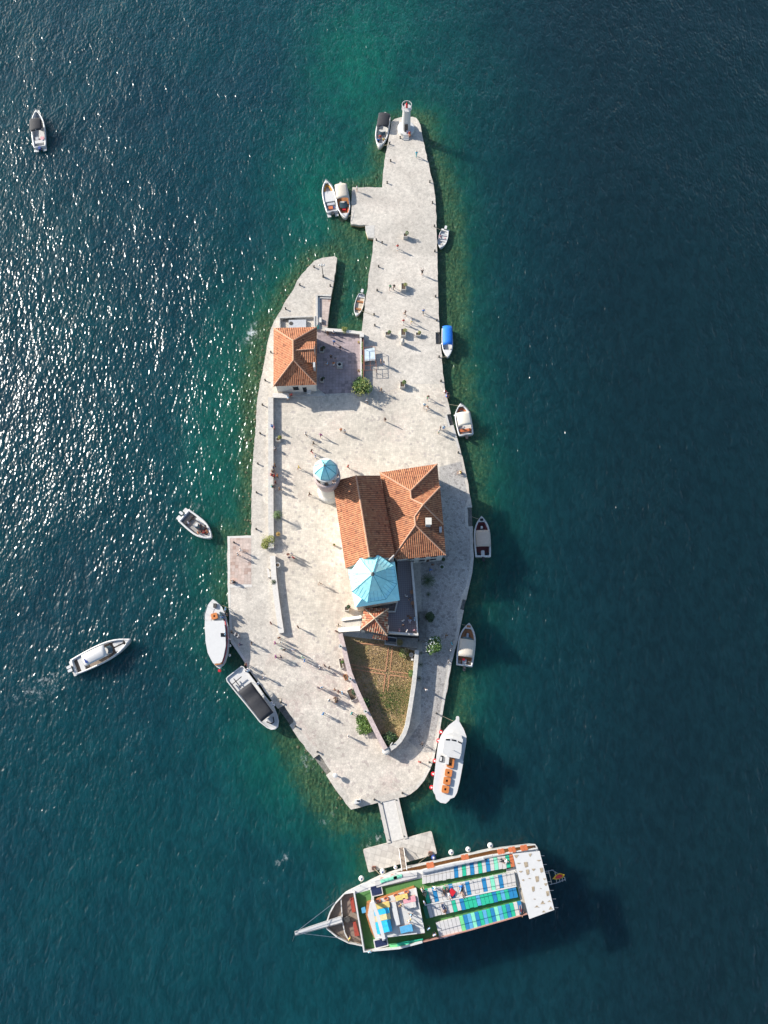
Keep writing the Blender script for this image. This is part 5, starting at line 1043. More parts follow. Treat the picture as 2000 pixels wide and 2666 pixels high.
def fender(px, py, z, r, lab, m, tip=None, grp='ball fenders', name='ball_fender'):
    c = at(px, py, z); t = thing(name, (c.x, c.y, 0), lab, 'fender', grp)
    MB().ball((c.x, c.y, z), r, 12, 8, 1.15).done('ball', m, t, smooth=True); MB().lathe([(r * .45, z + r * .88), (r * .35, z + r * 1.12), (r * .15, z + r * 1.3)], (c.x, c.y), 8).done('cap', tip or M_navy, t); return t
def line_(a, b, r, name, m, parent=None, sag=.0):
    mb = MB(); A = Vector(a); B = Vector(b); prev = A
    for i in range(1, 7):
        q = i / 6; p = A.lerp(B, q) - Vector((0, 0, sag * 4 * q * (1 - q))); mb.tube(prev, p, r, 4); prev = p
    return mb.done(name, m, parent)

# white cruiser with orange rafts on its roof
BW = [(1192,1867),(1184.5,1876),(1169,1887.5),(1156.5,1901.5),(1147,1918),(1141,1938),(1137,1966),(1131,2022),(1127,2058),(1130,2065),(1133,2069),(1135.5,2080.5),(1147,2090),(1160.7,2092),(1169,2085),(1172,2080.5),(1183,2076),(1190,2064),(1197,2036),(1206,1981),(1214.5,1931),(1214.5,1917),(1208,1899),(1196,1878)]
tb = thing('tour_boat', cen(BW, 1), 'big all white double deck tour boat with orange rafts along its roof', 'tour boat', 'tour boats'); tb.location.z = 0
loft_hull('hull', BW, 1.9, M_white, tb, bulw=.0)
pprism('bow_roller', [(1188,1877),(1188,1868),(1190,1864.5),(1194,1864.5),(1196,1868),(1196,1878)], 1.5, 1.95, M_white2, tb)
pprism('lower_cabin', [(1150,1925),(1160,1912),(1180,1906),(1202,1914),(1204,1930),(1196,1980),(1190,2040),(1180,2066),(1150,2070),(1136,2050),(1140,1990),(1146,1940)], 1.9, 3.55, M_white2, tb)
pprism('upper_deck', [(1150,1924),(1156.5,1918),(1180,1916),(1205.5,1924),(1205,1940),(1202.6,1977),(1207,1981),(1197,2036),(1190,2064),(1183,2076),(1171,2080),(1168,2086),(1160.7,2091),(1147,2089.5),(1136,2080),(1133,2069),(1129,2062),(1131,2022),(1137,1966),(1141,1938)], 3.55, 3.75, M_white, tb)
pprism('wheelhouse', [(1157,1925),(1180,1921),(1203,1932),(1201,1962),(1196,1976),(1166,1970),(1152,1960)], 3.75, 5.3, M_white2, tb)
for q in ([(1161.5,1923.5),(1171.5,1923.8),(1171.3,1928),(1161.3,1927.5)], [(1176.2,1924.3),(1188.3,1926.8),(1188,1930.8),(1176,1928)], [(1193,1928.8),(1202.5,1933.5),(1201.8,1937.4),(1192.5,1932.6)]): pprism('window', q, 5.28, 5.34, M_dark, tb)
pprism('hatch', [(1148,1967),(1154.5,1968),(1152.5,1983.5),(1142.5,1982)], 3.75, 4.0, M_dark, tb); pprism('hatch_lid', [(1147.5,1970),(1151.5,1971),(1150,1982),(1144.5,1980.5)], 4.0, 4.1, M_white, tb)
pprism('roof_box', [(1166,1963),(1171,1964),(1168,1990),(1160,1990),(1161,1970)], 3.75, 4.4, M_white, tb)
v = at(1178.5, 1952, 5.5); MB().tube((v.x, v.y, 5.3), (v.x, v.y, 8.2), .05, 6).done('mast', M_metal, tb)
rzB = atan2(at(1189,1880,0).y - at(1160,2085,0).y, at(1189,1880,0).x - at(1160,2085,0).x)
for x, y, l in ((1176.5,1970,'orange life raft nearest the wheelhouse on the white cruiser roof'),(1173,1989,'second orange life raft from the wheelhouse on the white cruiser roof'),(1168,2012,'middle orange life raft on the white cruiser roof'),(1164,2033,'second orange life raft from the stern on the white cruiser roof'),(1160,2055,'orange life raft nearest the stern on the white cruiser roof')): raft(x, y, 3.76, l, 1.12, rzB)
for x, y, l in ((1148.5,1906,'red ball fender nearest the bow of the white cruiser'),(1141.5,1928,'second red ball fender from the bow of the white cruiser'),(1132,1981,'middle red ball fender of the white cruiser'),(1128,2015,'second red ball fender from the stern of the white cruiser'),(1124,2050,'red ball fender nearest the stern of the white cruiser')): fender(x, y, .8, .36, l, M_red, M_foamw)
line_(at(1133,1980,.8), at(1120,1985,GZ+.4), .03, 'mooring_line', M_rope, tb)
# white tour boat by the pink pier
BT = [(554,1560),(564,1567),(578,1580),(588,1604),(595,1636),(596,1670),(594,1700),(586,1726),(580,1734),(572,1741),(564,1736),(558,1730),(546,1710),(537,1676),(533,1636),(534,1600),(542,1574)]
tb2 = thing('tour_boat', cen(BT, 1), 'white roofed tour boat with red side stripe and one orange raft below the pink pier', 'tour boat', 'tour boats'); tb2.location.z = 0
loft_hull('hull', BT, 1.5, M_white, tb2, bulw=0)
pprism('cabin', [(541,1622),(578,1622),(580,1680),(574,1706),(568,1718),(557,1718),(547,1698),(539,1660)], 1.5, 2.75, M_glass, tb2)
pprism('roof', rounded([(535,1617),(583,1615.5),(586.5,1640),(588,1680),(582,1710),(577,1724),(571,1727),(555,1727),(549,1716),(541,1700),(535,1668)], 1.5, 2), 2.75, 2.95, M_white, tb2)
wallpath([(585,1612),(590.5,1640),(591.5,1672),(588,1700),(581,1722),(576,1728)], 1.5, 1.62, .12).done('red_stripe', M_red, tb2)
pprism('doorway', [(574.5,1648),(586,1648),(586.5,1658),(575,1658)], 2.95, 2.99, M_dark, tb2)
pprism('stern_seat', [(558,1728.5),(579,1724),(580,1728),(561,1732.5)], 1.5, 1.9, M_wood, tb2)
v = at(559, 1576, 1.9); MB().box(v.x - .25, v.x + .25, v.y - .35, v.y + .35, 1.5, 1.85).done('windlass', M_iron, tb2)
pprism('windscreen', [(571,1594),(575,1592),(582,1612),(577,1613)], 1.5, 2.2, M_glass, tb2)
mb = MB(); pr_ = None
for x, y in ((531,1612),(533,1596),(539,1578),(548,1566),(555,1560),(564,1566),(574,1576)):
    p = at(x, y, 2.1); 
    if pr_: mb.tube(pr_, p, .03, 4)
    mb.tube((p.x, p.y, 1.5), p, .02, 4); pr_ = p
mb.done('bow_rail', M_metal, tb2)
raft(558, 1604, 1.52, 'single orange octagonal raft on the foredeck of the white tour boat by the pink pier', 1.05, .3)
v = at(571, 1746, .9); MB().box(v.x - .2, v.x + .2, v.y - .2, v.y + .2, .2, .9).done('red_flag', M_red, tb2)
for x, y, l in ((599,1681,'small white ball fender amidships of the tour boat by the pink pier'),(598,1706,'small fender at the stern quarter of the tour boat by the pink pier')): fender(x, y, .8, .24, l, M_foamw)
# tour boat with black canopy
BK = [(629,1733.5),(635,1736),(642,1745),(667,1778),(691,1812.6),(715,1843),(723,1863),(726.6,1879),(724.6,1892.6),(719,1898),(707,1900),(696,1895.5),(676,1880),(641,1836),(616,1806),(590.6,1774),(589,1766),(592.5,1761.5)]
tb3 = thing('tour_boat', cen(BK, 1), 'white tour boat with long black canvas canopy moored against the south-west quay', 'tour boat', 'tour boats'); tb3.location.z = 0
loft_hull('hull', BK, 1.4, M_white, tb3, bulw=.12, bz=.12, deckm=M_white)
q0 = [at(*p, 3.0) for p in ((618.6,1801),(653,1775.5),(712,1855),(681,1879.5))]
V = []; F = []; nx, ny = 10, 6
for i in range(nx + 1):
    for j in range(ny + 1):
        u = i / nx; v = j / ny; a = q0[0].lerp(q0[3], u); b = q0[1].lerp(q0[2], u); p = a.lerp(b, v); V.append((p.x, p.y, 3.0 - .22 * (2 * v - 1) ** 2 + .10 * abs(sin(u * pi * 3)) - (.16 if i in (3,) else 0)))
for i in range(nx):
    for j in range(ny): k = i * (ny + 1) + j; F.append([k, k + 1, k + ny + 2, k + ny + 1])
o = mk('canopy', V, F, M_black, tb3, smooth=True); md = o.modifiers.new('s', 'SOLIDIFY'); md.thickness = .05
mb = MB()
for v in q0 + [q0[0].lerp(q0[3], .5), q0[1].lerp(q0[2], .5)]: mb.tube((v.x, v.y, 1.28), (v.x, v.y, 2.8), .035, 5)
mb.tube((q0[0].x, q0[0].y, 2.75), (q0[3].x, q0[3].y, 2.75), .03, 5); mb.tube((q0[1].x, q0[1].y, 2.75), (q0[2].x, q0[2].y, 2.75), .03, 5); mb.tube((q0[0].x, q0[0].y, 2.75), (q0[1].x, q0[1].y, 2.75), .03, 5)
mb.done('canopy_frame', M_metal, tb3)
mb = MB()
for a, b in (((598.5,1775.5),(618,1800)),((608.5,1766.5),(628,1792)),((604.5,1782),(629,1761.5))): wallpath([a, b], 1.75, 1.87, .13, mb)
mb.done('deck_rails', M_black, tb3)
pprism('foredeck_seat', [(694,1871),(704,1866),(712,1874),(713,1880),(705,1884),(697,1880)], 1.28, 1.6, M_boatshade, tb3)
mb = MB()
for a, b in (((694,1879),(706,1884.5)),((706,1884.5),(713.5,1880)),((713.5,1880),(711,1866))): wallpath([a, b], 1.5, 1.75, .16, mb)
mb.done('seat_back', M_dark, tb3)
for x, y, l in ((672,1779,'blue and white ball fender in the middle of the black canopied tour boat'),(707,1830,'upper of two ball fenders near the bow of the black canopied tour boat'),(712,1836,'lower of two ball fenders near the bow of the black canopied tour boat'),(645,1743,'blue and white ball fender at the stern of the black canopied tour boat')): fender(x, y, 1.0, .27, l, M_foamw)
# mooring ropes
for a, b, l in (((1183,1050.5),(1196,1057),'thin rope tying the cream topped boat to the quay'),):
    o = line_(at(a[0]-15, a[1]+2, GZ + .1), at(*b, 1.0), .03, 'mooring_rope', M_rope); prop(o, l, 'rope')
for a, b, l in (((1131,590), (1158,602), 'thin rope from the east quay to the stern of the small grey dinghy'),
                ((1143,930), (1164,928), 'thin rope from a bollard to the bow of the blue canopied boat'),
                ((1229,1345), (1250,1352), 'thin rope from the shaded quay to the bow of the taupe topped boat'),
                ((1203,1626), (1218,1628), 'thin rope from the shaded quay to the bow of the beige topped boat'),
                ((1136,1857), (1186,1880), 'thin rope from a bollard to the bow of the white cruiser'),
                ((1014,375), (996,378), 'thin rope from a bollard to the bow of the black topped boat'),
                ((916,560), (902,563), 'thin rope from the square pier to the cream topped boat'),
                ((732,1828), (720,1888), 'slack rope from the rope coil bollard to the black canopied tour boat'),
                ((596,1583), (560,1568), 'rope from the quay to the bow of the white tour boat'),
                ((974,820), (936,806), 'thin rope across the harbour water to the rowing boat')):
    o = line_(at(*a, GZ + .35), at(*b, 1.0), .035, 'mooring_rope', M_rope, sag=.15); prop(o, l, 'rope')
for x, y, l in ((1178,1082,'small white fender on the quay side of the cream topped boat'), (1238,1400,'small white fender on the quay side of the taupe topped boat'), (1188,1690,'small white fender on the quay side of the beige topped boat'), (1151,895,'small white fender on the quay side of the blue canopied boat'), (911,540,'small yellow fender between the square pier and the cream topped boat'), (1008,330,'small white fender between the north tip and the black topped boat')):
    fender(x + (6 if x > 1100 and x != 1151 else 0), y, .5, .17, l, M_yellow if 'yellow' in l else M_foamw, M_navy, 'small boat fenders', 'fender')
# ---------------------------------------------------------------- the big excursion ship
SH = [(848,2404),(858,2373),(870,2350),(893,2325),(939,2302),(989,2279),(1058,2256),(1100,2247),(1180,2230),(1281,2208),(1391,2195),(1397,2204),(1400,2215),(1424,2335),(1421,2352),(1374,2364),(1220,2409),(1100,2440),(1040,2452),(945,2460),(907,2452),(877,2437),(851,2415)]
ship = thing('excursion_ship', cen(SH, 0), 'very large white excursion ship with green decks and striped seats at the landing stage', 'ship'); ship.location.z = 0
loft_hull('hull', SH, 1.9, M_hull_ship, ship, z0=-1.0, k0=.86, bulw=.75, bz=.0, deckm=M_wood2)
pprism('bow_deck', [(852,2404),(862,2375),(874,2354),(897,2330),(925,2318),(945,2400),(946,2455),(908,2449),(880,2434),(854,2414)], 1.9, 2.05, M_teak, ship)
wallpath([(888,2340),(889,2360),(892,2400),(898,2430),(908,2448)], 2.05, 2.5, .14).done('breakwater', M_white2, ship)
c = at(905, 2393, 2.5); MB().box(c.x - .7, c.x + .5, c.y - .25, c.y + .25, 2.05, 2.7).lathe([(.4, 2.05), (.4, 2.4), (.25, 2.5), (.4, 2.8)], (c.x, c.y), 12).done('windlass', M_iron, ship)
for q in ([(911,2340),(920,2338),(926,2374),(917,2376)], [(919,2402),(926,2400),(936,2436),(924,2438)]): pprism('bow_bench', q, 2.05, 2.55, mat('red_wood', (.30, .05, .03), .5, .25), ship)
UDZ = 4.3
UD = [(893,2329),(917,2314.6),(939,2304),(992,2284),(1030,2272),(1100,2264),(1180,2245.6),(1281,2225),(1399,2207),(1403,2222),(1432,2362),(1374,2379),(1220,2423),(1100,2453),(1040,2469),(948,2478),(922,2324)]
MB().prism([(x, y) for x, y in poly([(930,2325),(1000,2300),(1100,2276),(1280,2239),(1393,2218),(1418,2345),(1374,2368),(1220,2411),(1100,2441),(1040,2456),(958,2462)], 4.1)], 2.0, 4.08).done('superstructure', M_white2, ship)
mbw = MB()
for k in range(16):
    s_ = k / 15; a = at(1010 + s_ * 370, 2297 - s_ * 75.5, 3.2); 
    mbw = MB().box(a.x - .35, a.x + .35, a.y - .08, a.y + .45, 2.7, 3.4, radians(12.5), (a.x, a.y)); mbw.done('window', M_dark, ship)
pprism('upper_deck', UD, 4.1, UDZ, M_white, ship)
pprism('green_carpet', [(926,2327),(981,2312),(1100,2286),(1330,2236),(1352,2330),(1362,2378),(1220,2417),(1100,2447),(1040,2462),(951,2471)], UDZ, UDZ + .02, M_greendeck, ship)
# white rails and bulwark round the upper deck
mb = MB(); wallpath([(922,2324),(948,2478),(1040,2469),(1100,2453)], UDZ, UDZ + .9, .22, mb); mb.done('bulwark', M_white, ship)
wallpath([(1100,2453),(1220,2423),(1374,2379)], UDZ, UDZ + .75, .14).done('bulwark', mat('reddish_rail', (.42, .22, .17), .5, .15), ship)
wallpath([(1100,2265),(1180,2247),(1281,2226.5),(1399,2209)], UDZ, UDZ + .35, .14).done('bulwark', M_white, ship)
pprism('side_bench', [(981,2311),(1086,2284),(1086,2271),(1034,2276),(975,2294)], UDZ + .021, UDZ + .4, M_W, ship)
pprism('grey_bench', [(1100,2266.5),(1180,2248.5),(1260,2233),(1262,2239),(1184,2256),(1101,2275)], UDZ + .021, UDZ + .7, M_boatshade, ship)
for x, y in ((996,2290),(1017,2284),(1030,2280)): box_px('green_slab', x + 6, y + 3, UDZ + .4, UDZ + .5, 1.3, .42, M_G2, ship, radians(15))
# sun deck (raised)
SZ0, SZ1 = UDZ + .03, 5.55
pprism('sun_deck_rim', [(955,2350.5),(1078,2309),(1083,2312),(1107,2431),(975,2442),(966,2425),(952,2380)], SZ0, SZ1 - .25, M_wood, ship)
pprism('sun_deck', [(963.4,2349.6),(1083.4,2312),(1106,2429),(1040,2437),(977,2444.7),(957.4,2383)], SZ1 - .245, SZ1, M_white2, ship)
mb = MB()
P_ = [(1083.4,2312),(1106,2429)]
wallpath([(1083,2313),(1105.5,2428)], SZ1, SZ1 + .4, .12, mb); wallpath([(978,2443),(1086,2430)], SZ1 + .35, SZ1 + .42, .10, mb)
mb.done('sun_deck_rail', M_white, ship)
mb = MB(); wallpath([(970,2348),(984,2385),(999.6,2446)], 7.0, 7.2, .50, mb)
for x, y in ((970,2348),(999,2445)): a = at(x, y, 7.0); mb.box(a.x - .2, a.x + .2, a.y - .2, a.y + .2, SZ1 - 1.0, 7.0)
mb.done('light_arch', M_white, ship)
AX = radians(12.5)
LG = 'loungers and tables on the ship sun deck'
def lounger(px, py, w_, h_, m, lab, rz=AX, name='sun_lounger', cat='sun lounger', back=True):
    c = at(px, py, SZ1 + .35); t = thing(name, (c.x, c.y, SZ1), lab, cat, LG); 
    def P(x0, x1, y0, y1): return [(c.x + x * cos(rz) - y * sin(rz), c.y + x * sin(rz) + y * cos(rz)) for x, y in ((x0, y0), (x1, y0), (x1, y1), (x0, y1))]
    MB().prism(P(-w_ / 2, w_ / 2, -h_ / 2, h_ / 2), SZ1 + .18, SZ1 + .26).done('frame', M_wood, t)
    for sx in (-1, 1):
        for sy in (-1, 1): MB().prism(P(sx * w_ * .42 - .04, sx * w_ * .42 + .04, sy * h_ * .38 - .04, sy * h_ * .38 + .04), SZ1, SZ1 + .18).done('leg', M_wood, t)
    MB().prism(rounded(P(-w_ / 2 + .03, w_ / 2 * .5, -h_ / 2 + .03, h_ / 2 - .03), .06, 2), SZ1 + .26, SZ1 + .40).done('cushion', m, t)
    MB().prism(rounded(P(w_ / 2 * .52, w_ / 2 - .03, -h_ / 2 + .03, h_ / 2 - .03), .06, 2), SZ1 + .26, SZ1 + (.62 if back else .40)).done('headrest', m, t)
    return t
lounger(995, 2358, 2.3, .8, M_yellow, 'yellow patterned lounger at the north end of the row under the white arch')
lounger(994, 2373, 2.3, .85, M_cyan, 'bright blue lounger, upper of the blue ones under the white arch')
lounger(997, 2388, 2.3, .85, mat('pale_yellow', (.66, .56, .30), .7, .15), 'pale yellow lounger between the blue ones under the white arch')
lounger(998, 2405, 2.3, .85, M_cyan, 'bright blue lounger, middle of the blue ones under the white arch')
lounger(1001, 2420, 2.3, .85, M_cyan, 'bright blue lounger, lowest of the blue ones under the white arch')
lounger(1046, 2336, 1.9, .7, M_yellow, 'yellow lounger by the north rim of the ship sun deck')
lounger(1066, 2342, 1.9, .8, M_pink, 'pink lounger near the aft end of the ship sun deck')
lounger(1068, 2357, 1.8, .8, M_W, 'plain white lounger next to the pink one')
lounger(1058, 2418, 1.9, .95, M_B2, 'light blue towel covered lounger near the south rail of the ship sun deck')
t = lounger(1030, 2378, .75, 3.2, M_white, 'long white bar counter across the ship sun deck', name='bar_counter', cat='counter', back=False)
for q, w_, h_, l in (((980,2318), 1.5, 1.25, 0), ((992,2455), 1.75, .9, 1)):
    c = at(q[0], q[1], UDZ + .3); f = box_px('stairwell_frame', q[0], q[1], UDZ + .02, UDZ + .30, w_ + .3, h_ + .3, M_white, ship, AX); box_px('stairwell', q[0], q[1], UDZ + .30, UDZ + .33, w_, h_, mat('navy_dark', (.02, .03, .08), .4, .5, 6), f.parent, AX)
box_px('locker', 947, 2370, UDZ + .02, UDZ + .6, .6, .7, M_B2, ship, AX)
pprism('lime_bench', [(1013,2459),(1034,2456),(1035.5,2464),(1016.4,2468)], UDZ + .021, UDZ + .45, M_LG, ship)
pprism('green_bench', [(1034,2456),(1101,2443.5),(1102,2453),(1035.5,2464)], UDZ + .021, UDZ + .45, M_G, ship)
# rows of seats on the aft part of the upper deck
CM = {'w': M_W, 'G': M_G, 'g': M_G2, 'B': M_B, 'b': M_B2, 'l': M_LG, 'd': mat('dark_green_seat', (.01, .14, .07), .6), 'o': M_orange}
ROWS = [((1100,2272),(1100,2302),(1337.5,2226),(1341,2256),'wwwwwwwwBwGwBwGwBwgwwGo', .42),
        ((1103,2317),(1112,2353),(1340,2271),(1345,2304.7),'GwBwwwBwwwBwwwBwgwBwww', .0),
        ((1101,2361),(1109,2392),(1343,2307),(1350,2335),'dwwwwwwGwBGGGbGGGBGbGBB', .3),
        ((1135,2403),(1146,2446),(1357,2347),(1364,2380),'wwwwwwlBbgBGbGBgbGBGwB', .5)]
for tl, bl, tr, br, seq, spl in ROWS:
    n = len(seq); f = lambda a, b, s: (a[0] + (b[0] - a[0]) * s, a[1] + (b[1] - a[1]) * s)
    for i, ch in enumerate(seq):
        a, b = i / n, (i + 1) / n - .0030; m = CM[ch]; jt = random.uniform(-.03, .03)
        t0_, t1_ = f(tl, tr, a), f(tl, tr, b); b0_, b1_ = f(bl, br, a), f(bl, br, b); s = spl if spl else .72
        m0, m1 = f(t0_, b0_, s), f(t1_, b1_, s); mb = MB()
        if spl == .42: mb.prism(poly([t0_, t1_, m1, m0], UDZ + .75), UDZ + .021, UDZ + .42).prism(poly([m0, m1, f(t1_, b1_, 1 + jt), f(t0_, b0_, 1 + jt)], UDZ + .5), UDZ + .021, UDZ + .5)
        else: mb.prism(poly([t0_, t1_, m1, m0], UDZ + .55), UDZ + .021, UDZ + .55).prism(poly([m0, m1, f(t1_, b1_, 1 + jt), f(t0_, b0_, 1 + jt)], UDZ + .5), UDZ + .021, UDZ + .47)
        mb.done('deck_seat', m, ship)
mb = MB(); wallpath([(1106,2357),(1345,2307)], UDZ + .56, UDZ + .62, .18, mb); mb.done('seat_rail', M_white, ship)
pprism('aft_floor', [(1318,2263),(1345,2257),(1352,2276),(1341,2281),(1340,2268),(1319,2272)], UDZ + .021, UDZ + .1, M_W, ship)
pprism('aft_floor', [(1346,2276),(1354,2275),(1372,2376),(1365,2378)], UDZ + .021, UDZ + .12, mat('tan_floor', (.42, .36, .28), .8), ship)
# stern canopy with its pattern of scalloped openings
CZ = 7.0
CQ = [(1335,2223),(1405,2215.5),(1443.6,2368.6),(1378.5,2392.7)]
pprism('stern_canopy', CQ, CZ - .06, CZ, M_white, ship)
M_tan = mat('tan_cloth', (.36, .29, .20), .9, .3, 3)
tri = [((1250+90,2228),1),]
OP = [(720,345,50,60,1),(970,322,36,60,1),(1125,420,52,26,1),(895,490,60,62,2),(765,470,45,20,1),(800,620,46,30,1),(925,625,50,62,2),(1030,585,42,44,1),(1175,590,50,56,2),(845,770,34,40,0),(960,740,40,18,0),(1095,750,55,70,2),(1228,755,32,34,1),(1250,850,40,50,1),(1025,930,42,60,2),(1160,920,24,16,0),(1285,1010,48,60,2),(1050,1110,34,16,0),(1195,1175,50,55,3),(1090,1245,52,32,3),(1315,1150,42,28,3),(1340,1275,46,50,3),(1215,1335,45,30,3)]
for k, (x, y, w_, h_, ty) in enumerate(OP):
    px = 1240 + x / 6.9125; py = 2180 + y / 6.9125; a = w_ / 6.9125; b = h_ / 6.9125
    if ty == 1: q = [(px - a, py - b * .5), (px + a, py - b * .7), (px + a * .3, py + b * .6), (px - a * .2, py + b * .5)]
    elif ty == 2: q = [(px - a * .8, py - b * .8), (px + a * .5, py - b), (px + a * .9, py + b * .7), (px - a * .4, py + b)]
    elif ty == 3: q = [(px - a, py + b * .7), (px, py - b * .9), (px + a * .5, py - b * .2), (px + a, py + b * .4)]
    else: q = [(px - a, py), (px, py - b * .6), (px + a, py), (px, py + b * .5)]
    q = [(px + (x_ - px) * .82, py + (y_ - py) * .82) for x_, y_ in q]
    mk('cloth_pocket', [(v[0], v[1], CZ + .006 + .05 * (i % 2)) for i, v in enumerate(poly(q, CZ))], [[0, 1, 2, 3]], M_tan, ship)
for i, p in enumerate(CQ):
    a = at(*p, CZ); c0 = sum((at(*r, CZ) for r in CQ), Vector()) / 4; a = a.lerp(c0, .06); MB().tube((a.x, a.y, 2.0), (a.x, a.y, CZ - .06), .06, 6).done('canopy_post', M_metal, ship)
for s in range(7):
    a = at(1408 + s * 6.0, 2228 + s * 22.5, CZ - .1); MB().tube(a, a + Vector((.55, .0, 0)), .035, 4).done('canopy_strut', M_metal, ship)
# bowsprit and stays
a = at(890, 2393, 2.9); b = at(768, 2430, 3.4); d = (b - a).normalized(); nn = Vector((-d.y, d.x, 0)); V = []
for p, wd in ((a, .42), (b, .22)):
    V += [p + nn * wd, p - nn * wd, p - nn * wd - Vector((0, 0, .25)), p + nn * wd - Vector((0, 0, .25))]
mk('bowsprit', V, [[0,1,2,3],[7,6,5,4],[0,4,5,1],[1,5,6,2],[2,6,7,3],[3,7,4,0]], M_white, ship)
tip = at(769, 2428, 3.4)
line_(tip, at(870,2350,2.7), .05, 'stay', M_metal, ship); line_(tip, at(877,2441,2.7), .05, 'stay', M_metal, ship); line_(tip, at(762,2450,.1), .04, 'stay', M_metal, ship)
mb = MB()
for s in (-1, 1): mb.tube(a + nn * s * .45 + Vector((0,0,.3)), b + nn * s * .25 + Vector((0,0,.3)), .03, 4)
mb.done('bowsprit_rail', M_metal, ship)
# stern tender davits and flag
mb = MB()
for q in (((1420,2269),(1441,2265)), ((1431,2303),(1449,2299)), ((1428,2266),(1437,2301)), ((1436,2264),(1470,2285)), ((1449,2299),(1470,2290)), ((1470,2283),(1472,2293)), ((1445,2270),(1450,2298)), ((1455,2273),(1458,2297)), ((1463,2277),(1465,2295))): mb.tube(at(*q[0], 4.2), at(*q[1], 4.2), .06, 5)
mb.done('stern_davit', M_metal, ship)
fv = [at(1439,2288,4.6), at(1447,2278,5.0), at(1458,2273,5.2), at(1470,2277,5.3), at(1468,2284,4.9), at(1456,2289,4.8), at(1447,2290,4.6)]
fl = thing('ship_flag', (fv[0].x, fv[0].y, 4.5), 'red flag with yellow border flying at the stern of the big ship', 'flag'); 
o = mk('flag_cloth', fv + [v - Vector((0, 0, .03)) for v in fv], [list(range(7)), list(range(7, 14))[::-1]] + [[i, (i + 1) % 7, 7 + (i + 1) % 7, 7 + i] for i in range(7)], mat('yellow_cloth', (.65, .40, .02), .7), fl)
cf = sum(fv, Vector()) / 7; gv = [cf + (v - cf) * .66 + Vector((0, 0, .03)) for v in fv]; mk('flag_field', gv, [list(range(7))], M_red, fl)
MB().tube(at(1438,2289,4.2), at(1440,2288,5.6), .03, 5).done('flag_staff', M_metal, fl)
# orange life vests and rings on the white side band
for x, y, w_, h_, l in ((1120.5,2253,1.05,.75,'orange life raft canister stack farthest forward on the ship side'),(1211,2232,1.05,.65,'second orange life raft stack along the ship side'),(1305,2218,.95,.75,'third orange life raft stack, first of the three close together at the stern'),(1334,2213,.95,.75,'orange life raft stack in the middle of the three at the stern'),(1365,2208,.95,.75,'orange life raft stack nearest the ship stern corner')):
    c = at(x, y, UDZ + .35); t = thing('raft_stack', (c.x, c.y, UDZ), l, 'raft stack', 'orange raft stacks on the ship')
    for s in (-1, 1): box_px('float', x + s * w_ * 4.6, y - s * w_ * .9, UDZ + .02, UDZ + .4, w_ * .52, h_, M_orange, t, AX, .1)
    box_px('cover', x, y, UDZ + .02, UDZ + .3, w_ * .5, h_ * .6, M_raft, t, AX, .05)
for x, y, z, l in ((1023,2281,UDZ,'orange life ring on the forward white side of the ship, aft one'),(996,2289.5,UDZ,'orange life ring on the forward white side of the ship, forward one'),(985,2345,SZ1,'orange life ring on the sun deck rim, first from the bow'),(1006,2339,SZ1,'orange life ring on the sun deck rim, second from the bow'),(1031.5,2330.5,SZ1,'orange life ring on the sun deck rim, third from the bow'),(1058.6,2321.5,SZ1,'orange life ring on the sun deck rim, nearest the stern')):
    c = at(x, y, z + .1); mb = MB(); k = 14
    for i in range(k): a0_ = 2 * pi * i / k; a1_ = 2 * pi * (i + 1) / k; mb.tube((c.x + .32 * cos(a0_), c.y + .2 * sin(a0_), z + .1), (c.x + .32 * cos(a1_), c.y + .2 * sin(a1_), z + .1), .09, 5, cap=False)
    o = mb.done('life_ring', M_orange); prop(o, l, 'life ring', 'life rings on the ship')
for x, y, r, m, l in ((941,2287,.42,M_foamw,'white ball fender with blue cap nearest the ship bow'),(996,2269,.42,M_foamw,'grey white ball fender at the left end of the landing stage'),(1030,2258,.30,M_foamw,'small white ball fender just left of the gangway'),(1129,2232,.38,M_navy,'blue and white ball fender at the right end of the landing stage'),(1175,2219,.42,M_foamw,'white ball fender right of the landing stage, first of three'),(1219,2211,.40,M_foamw,'white ball fender right of the landing stage, middle of three'),(1276.7,2201,.44,M_foamw,'white ball fender nearest the ship stern')):
    fender(x, y, 1.2, r, l, m, M_navy if m is M_foamw else M_foamw); 
# gangway
gw = thing('gangway', at(1048, 2235, 1), 'wooden gangway with white rails from the landing stage up to the ship', 'gangway'); gw.location.z = .8
A = at(1045, 2207, .95); B = at(1053, 2264, 2.7); d = (B - A).normalized(); nn = Vector((-d.y, d.x, 0)).normalized() * .38
mk('planks', [A + nn, B + nn, B - nn, A - nn] + [v - Vector((0, 0, .1)) for v in (A + nn, B + nn, B - nn, A - nn)], [[0,1,2,3],[7,6,5,4],[0,4,5,1],[1,5,6,2],[2,6,7,3],[3,7,4,0]], M_teak, gw)
for s in (-1, 1):
    mb = MB(); mb.tube(A + nn * s + Vector((0,0,.8)), B + nn * s + Vector((0,0,.8)), .05, 5)
    for k in range(5): p = (A + nn * s).lerp(B + nn * s, k / 4); mb.tube(p, p + Vector((0, 0, .8)), .03, 4)
    mb.done('handrail', M_white, gw)
for q, l in ((((974,2261,1.2),(990,2277,2.6)),'dark mooring rope from the left square bollard to the ship'),(((1121,2223,1.2),(1090,2247,2.6)),'dark mooring rope from the right square bollard to the ship'),((((1300,2178),0)),'')):
    if l: o = line_(at(*q[0]), at(*q[1]), .035, 'mooring_rope', M_rope, sag=.1); prop(o, l, 'rope')
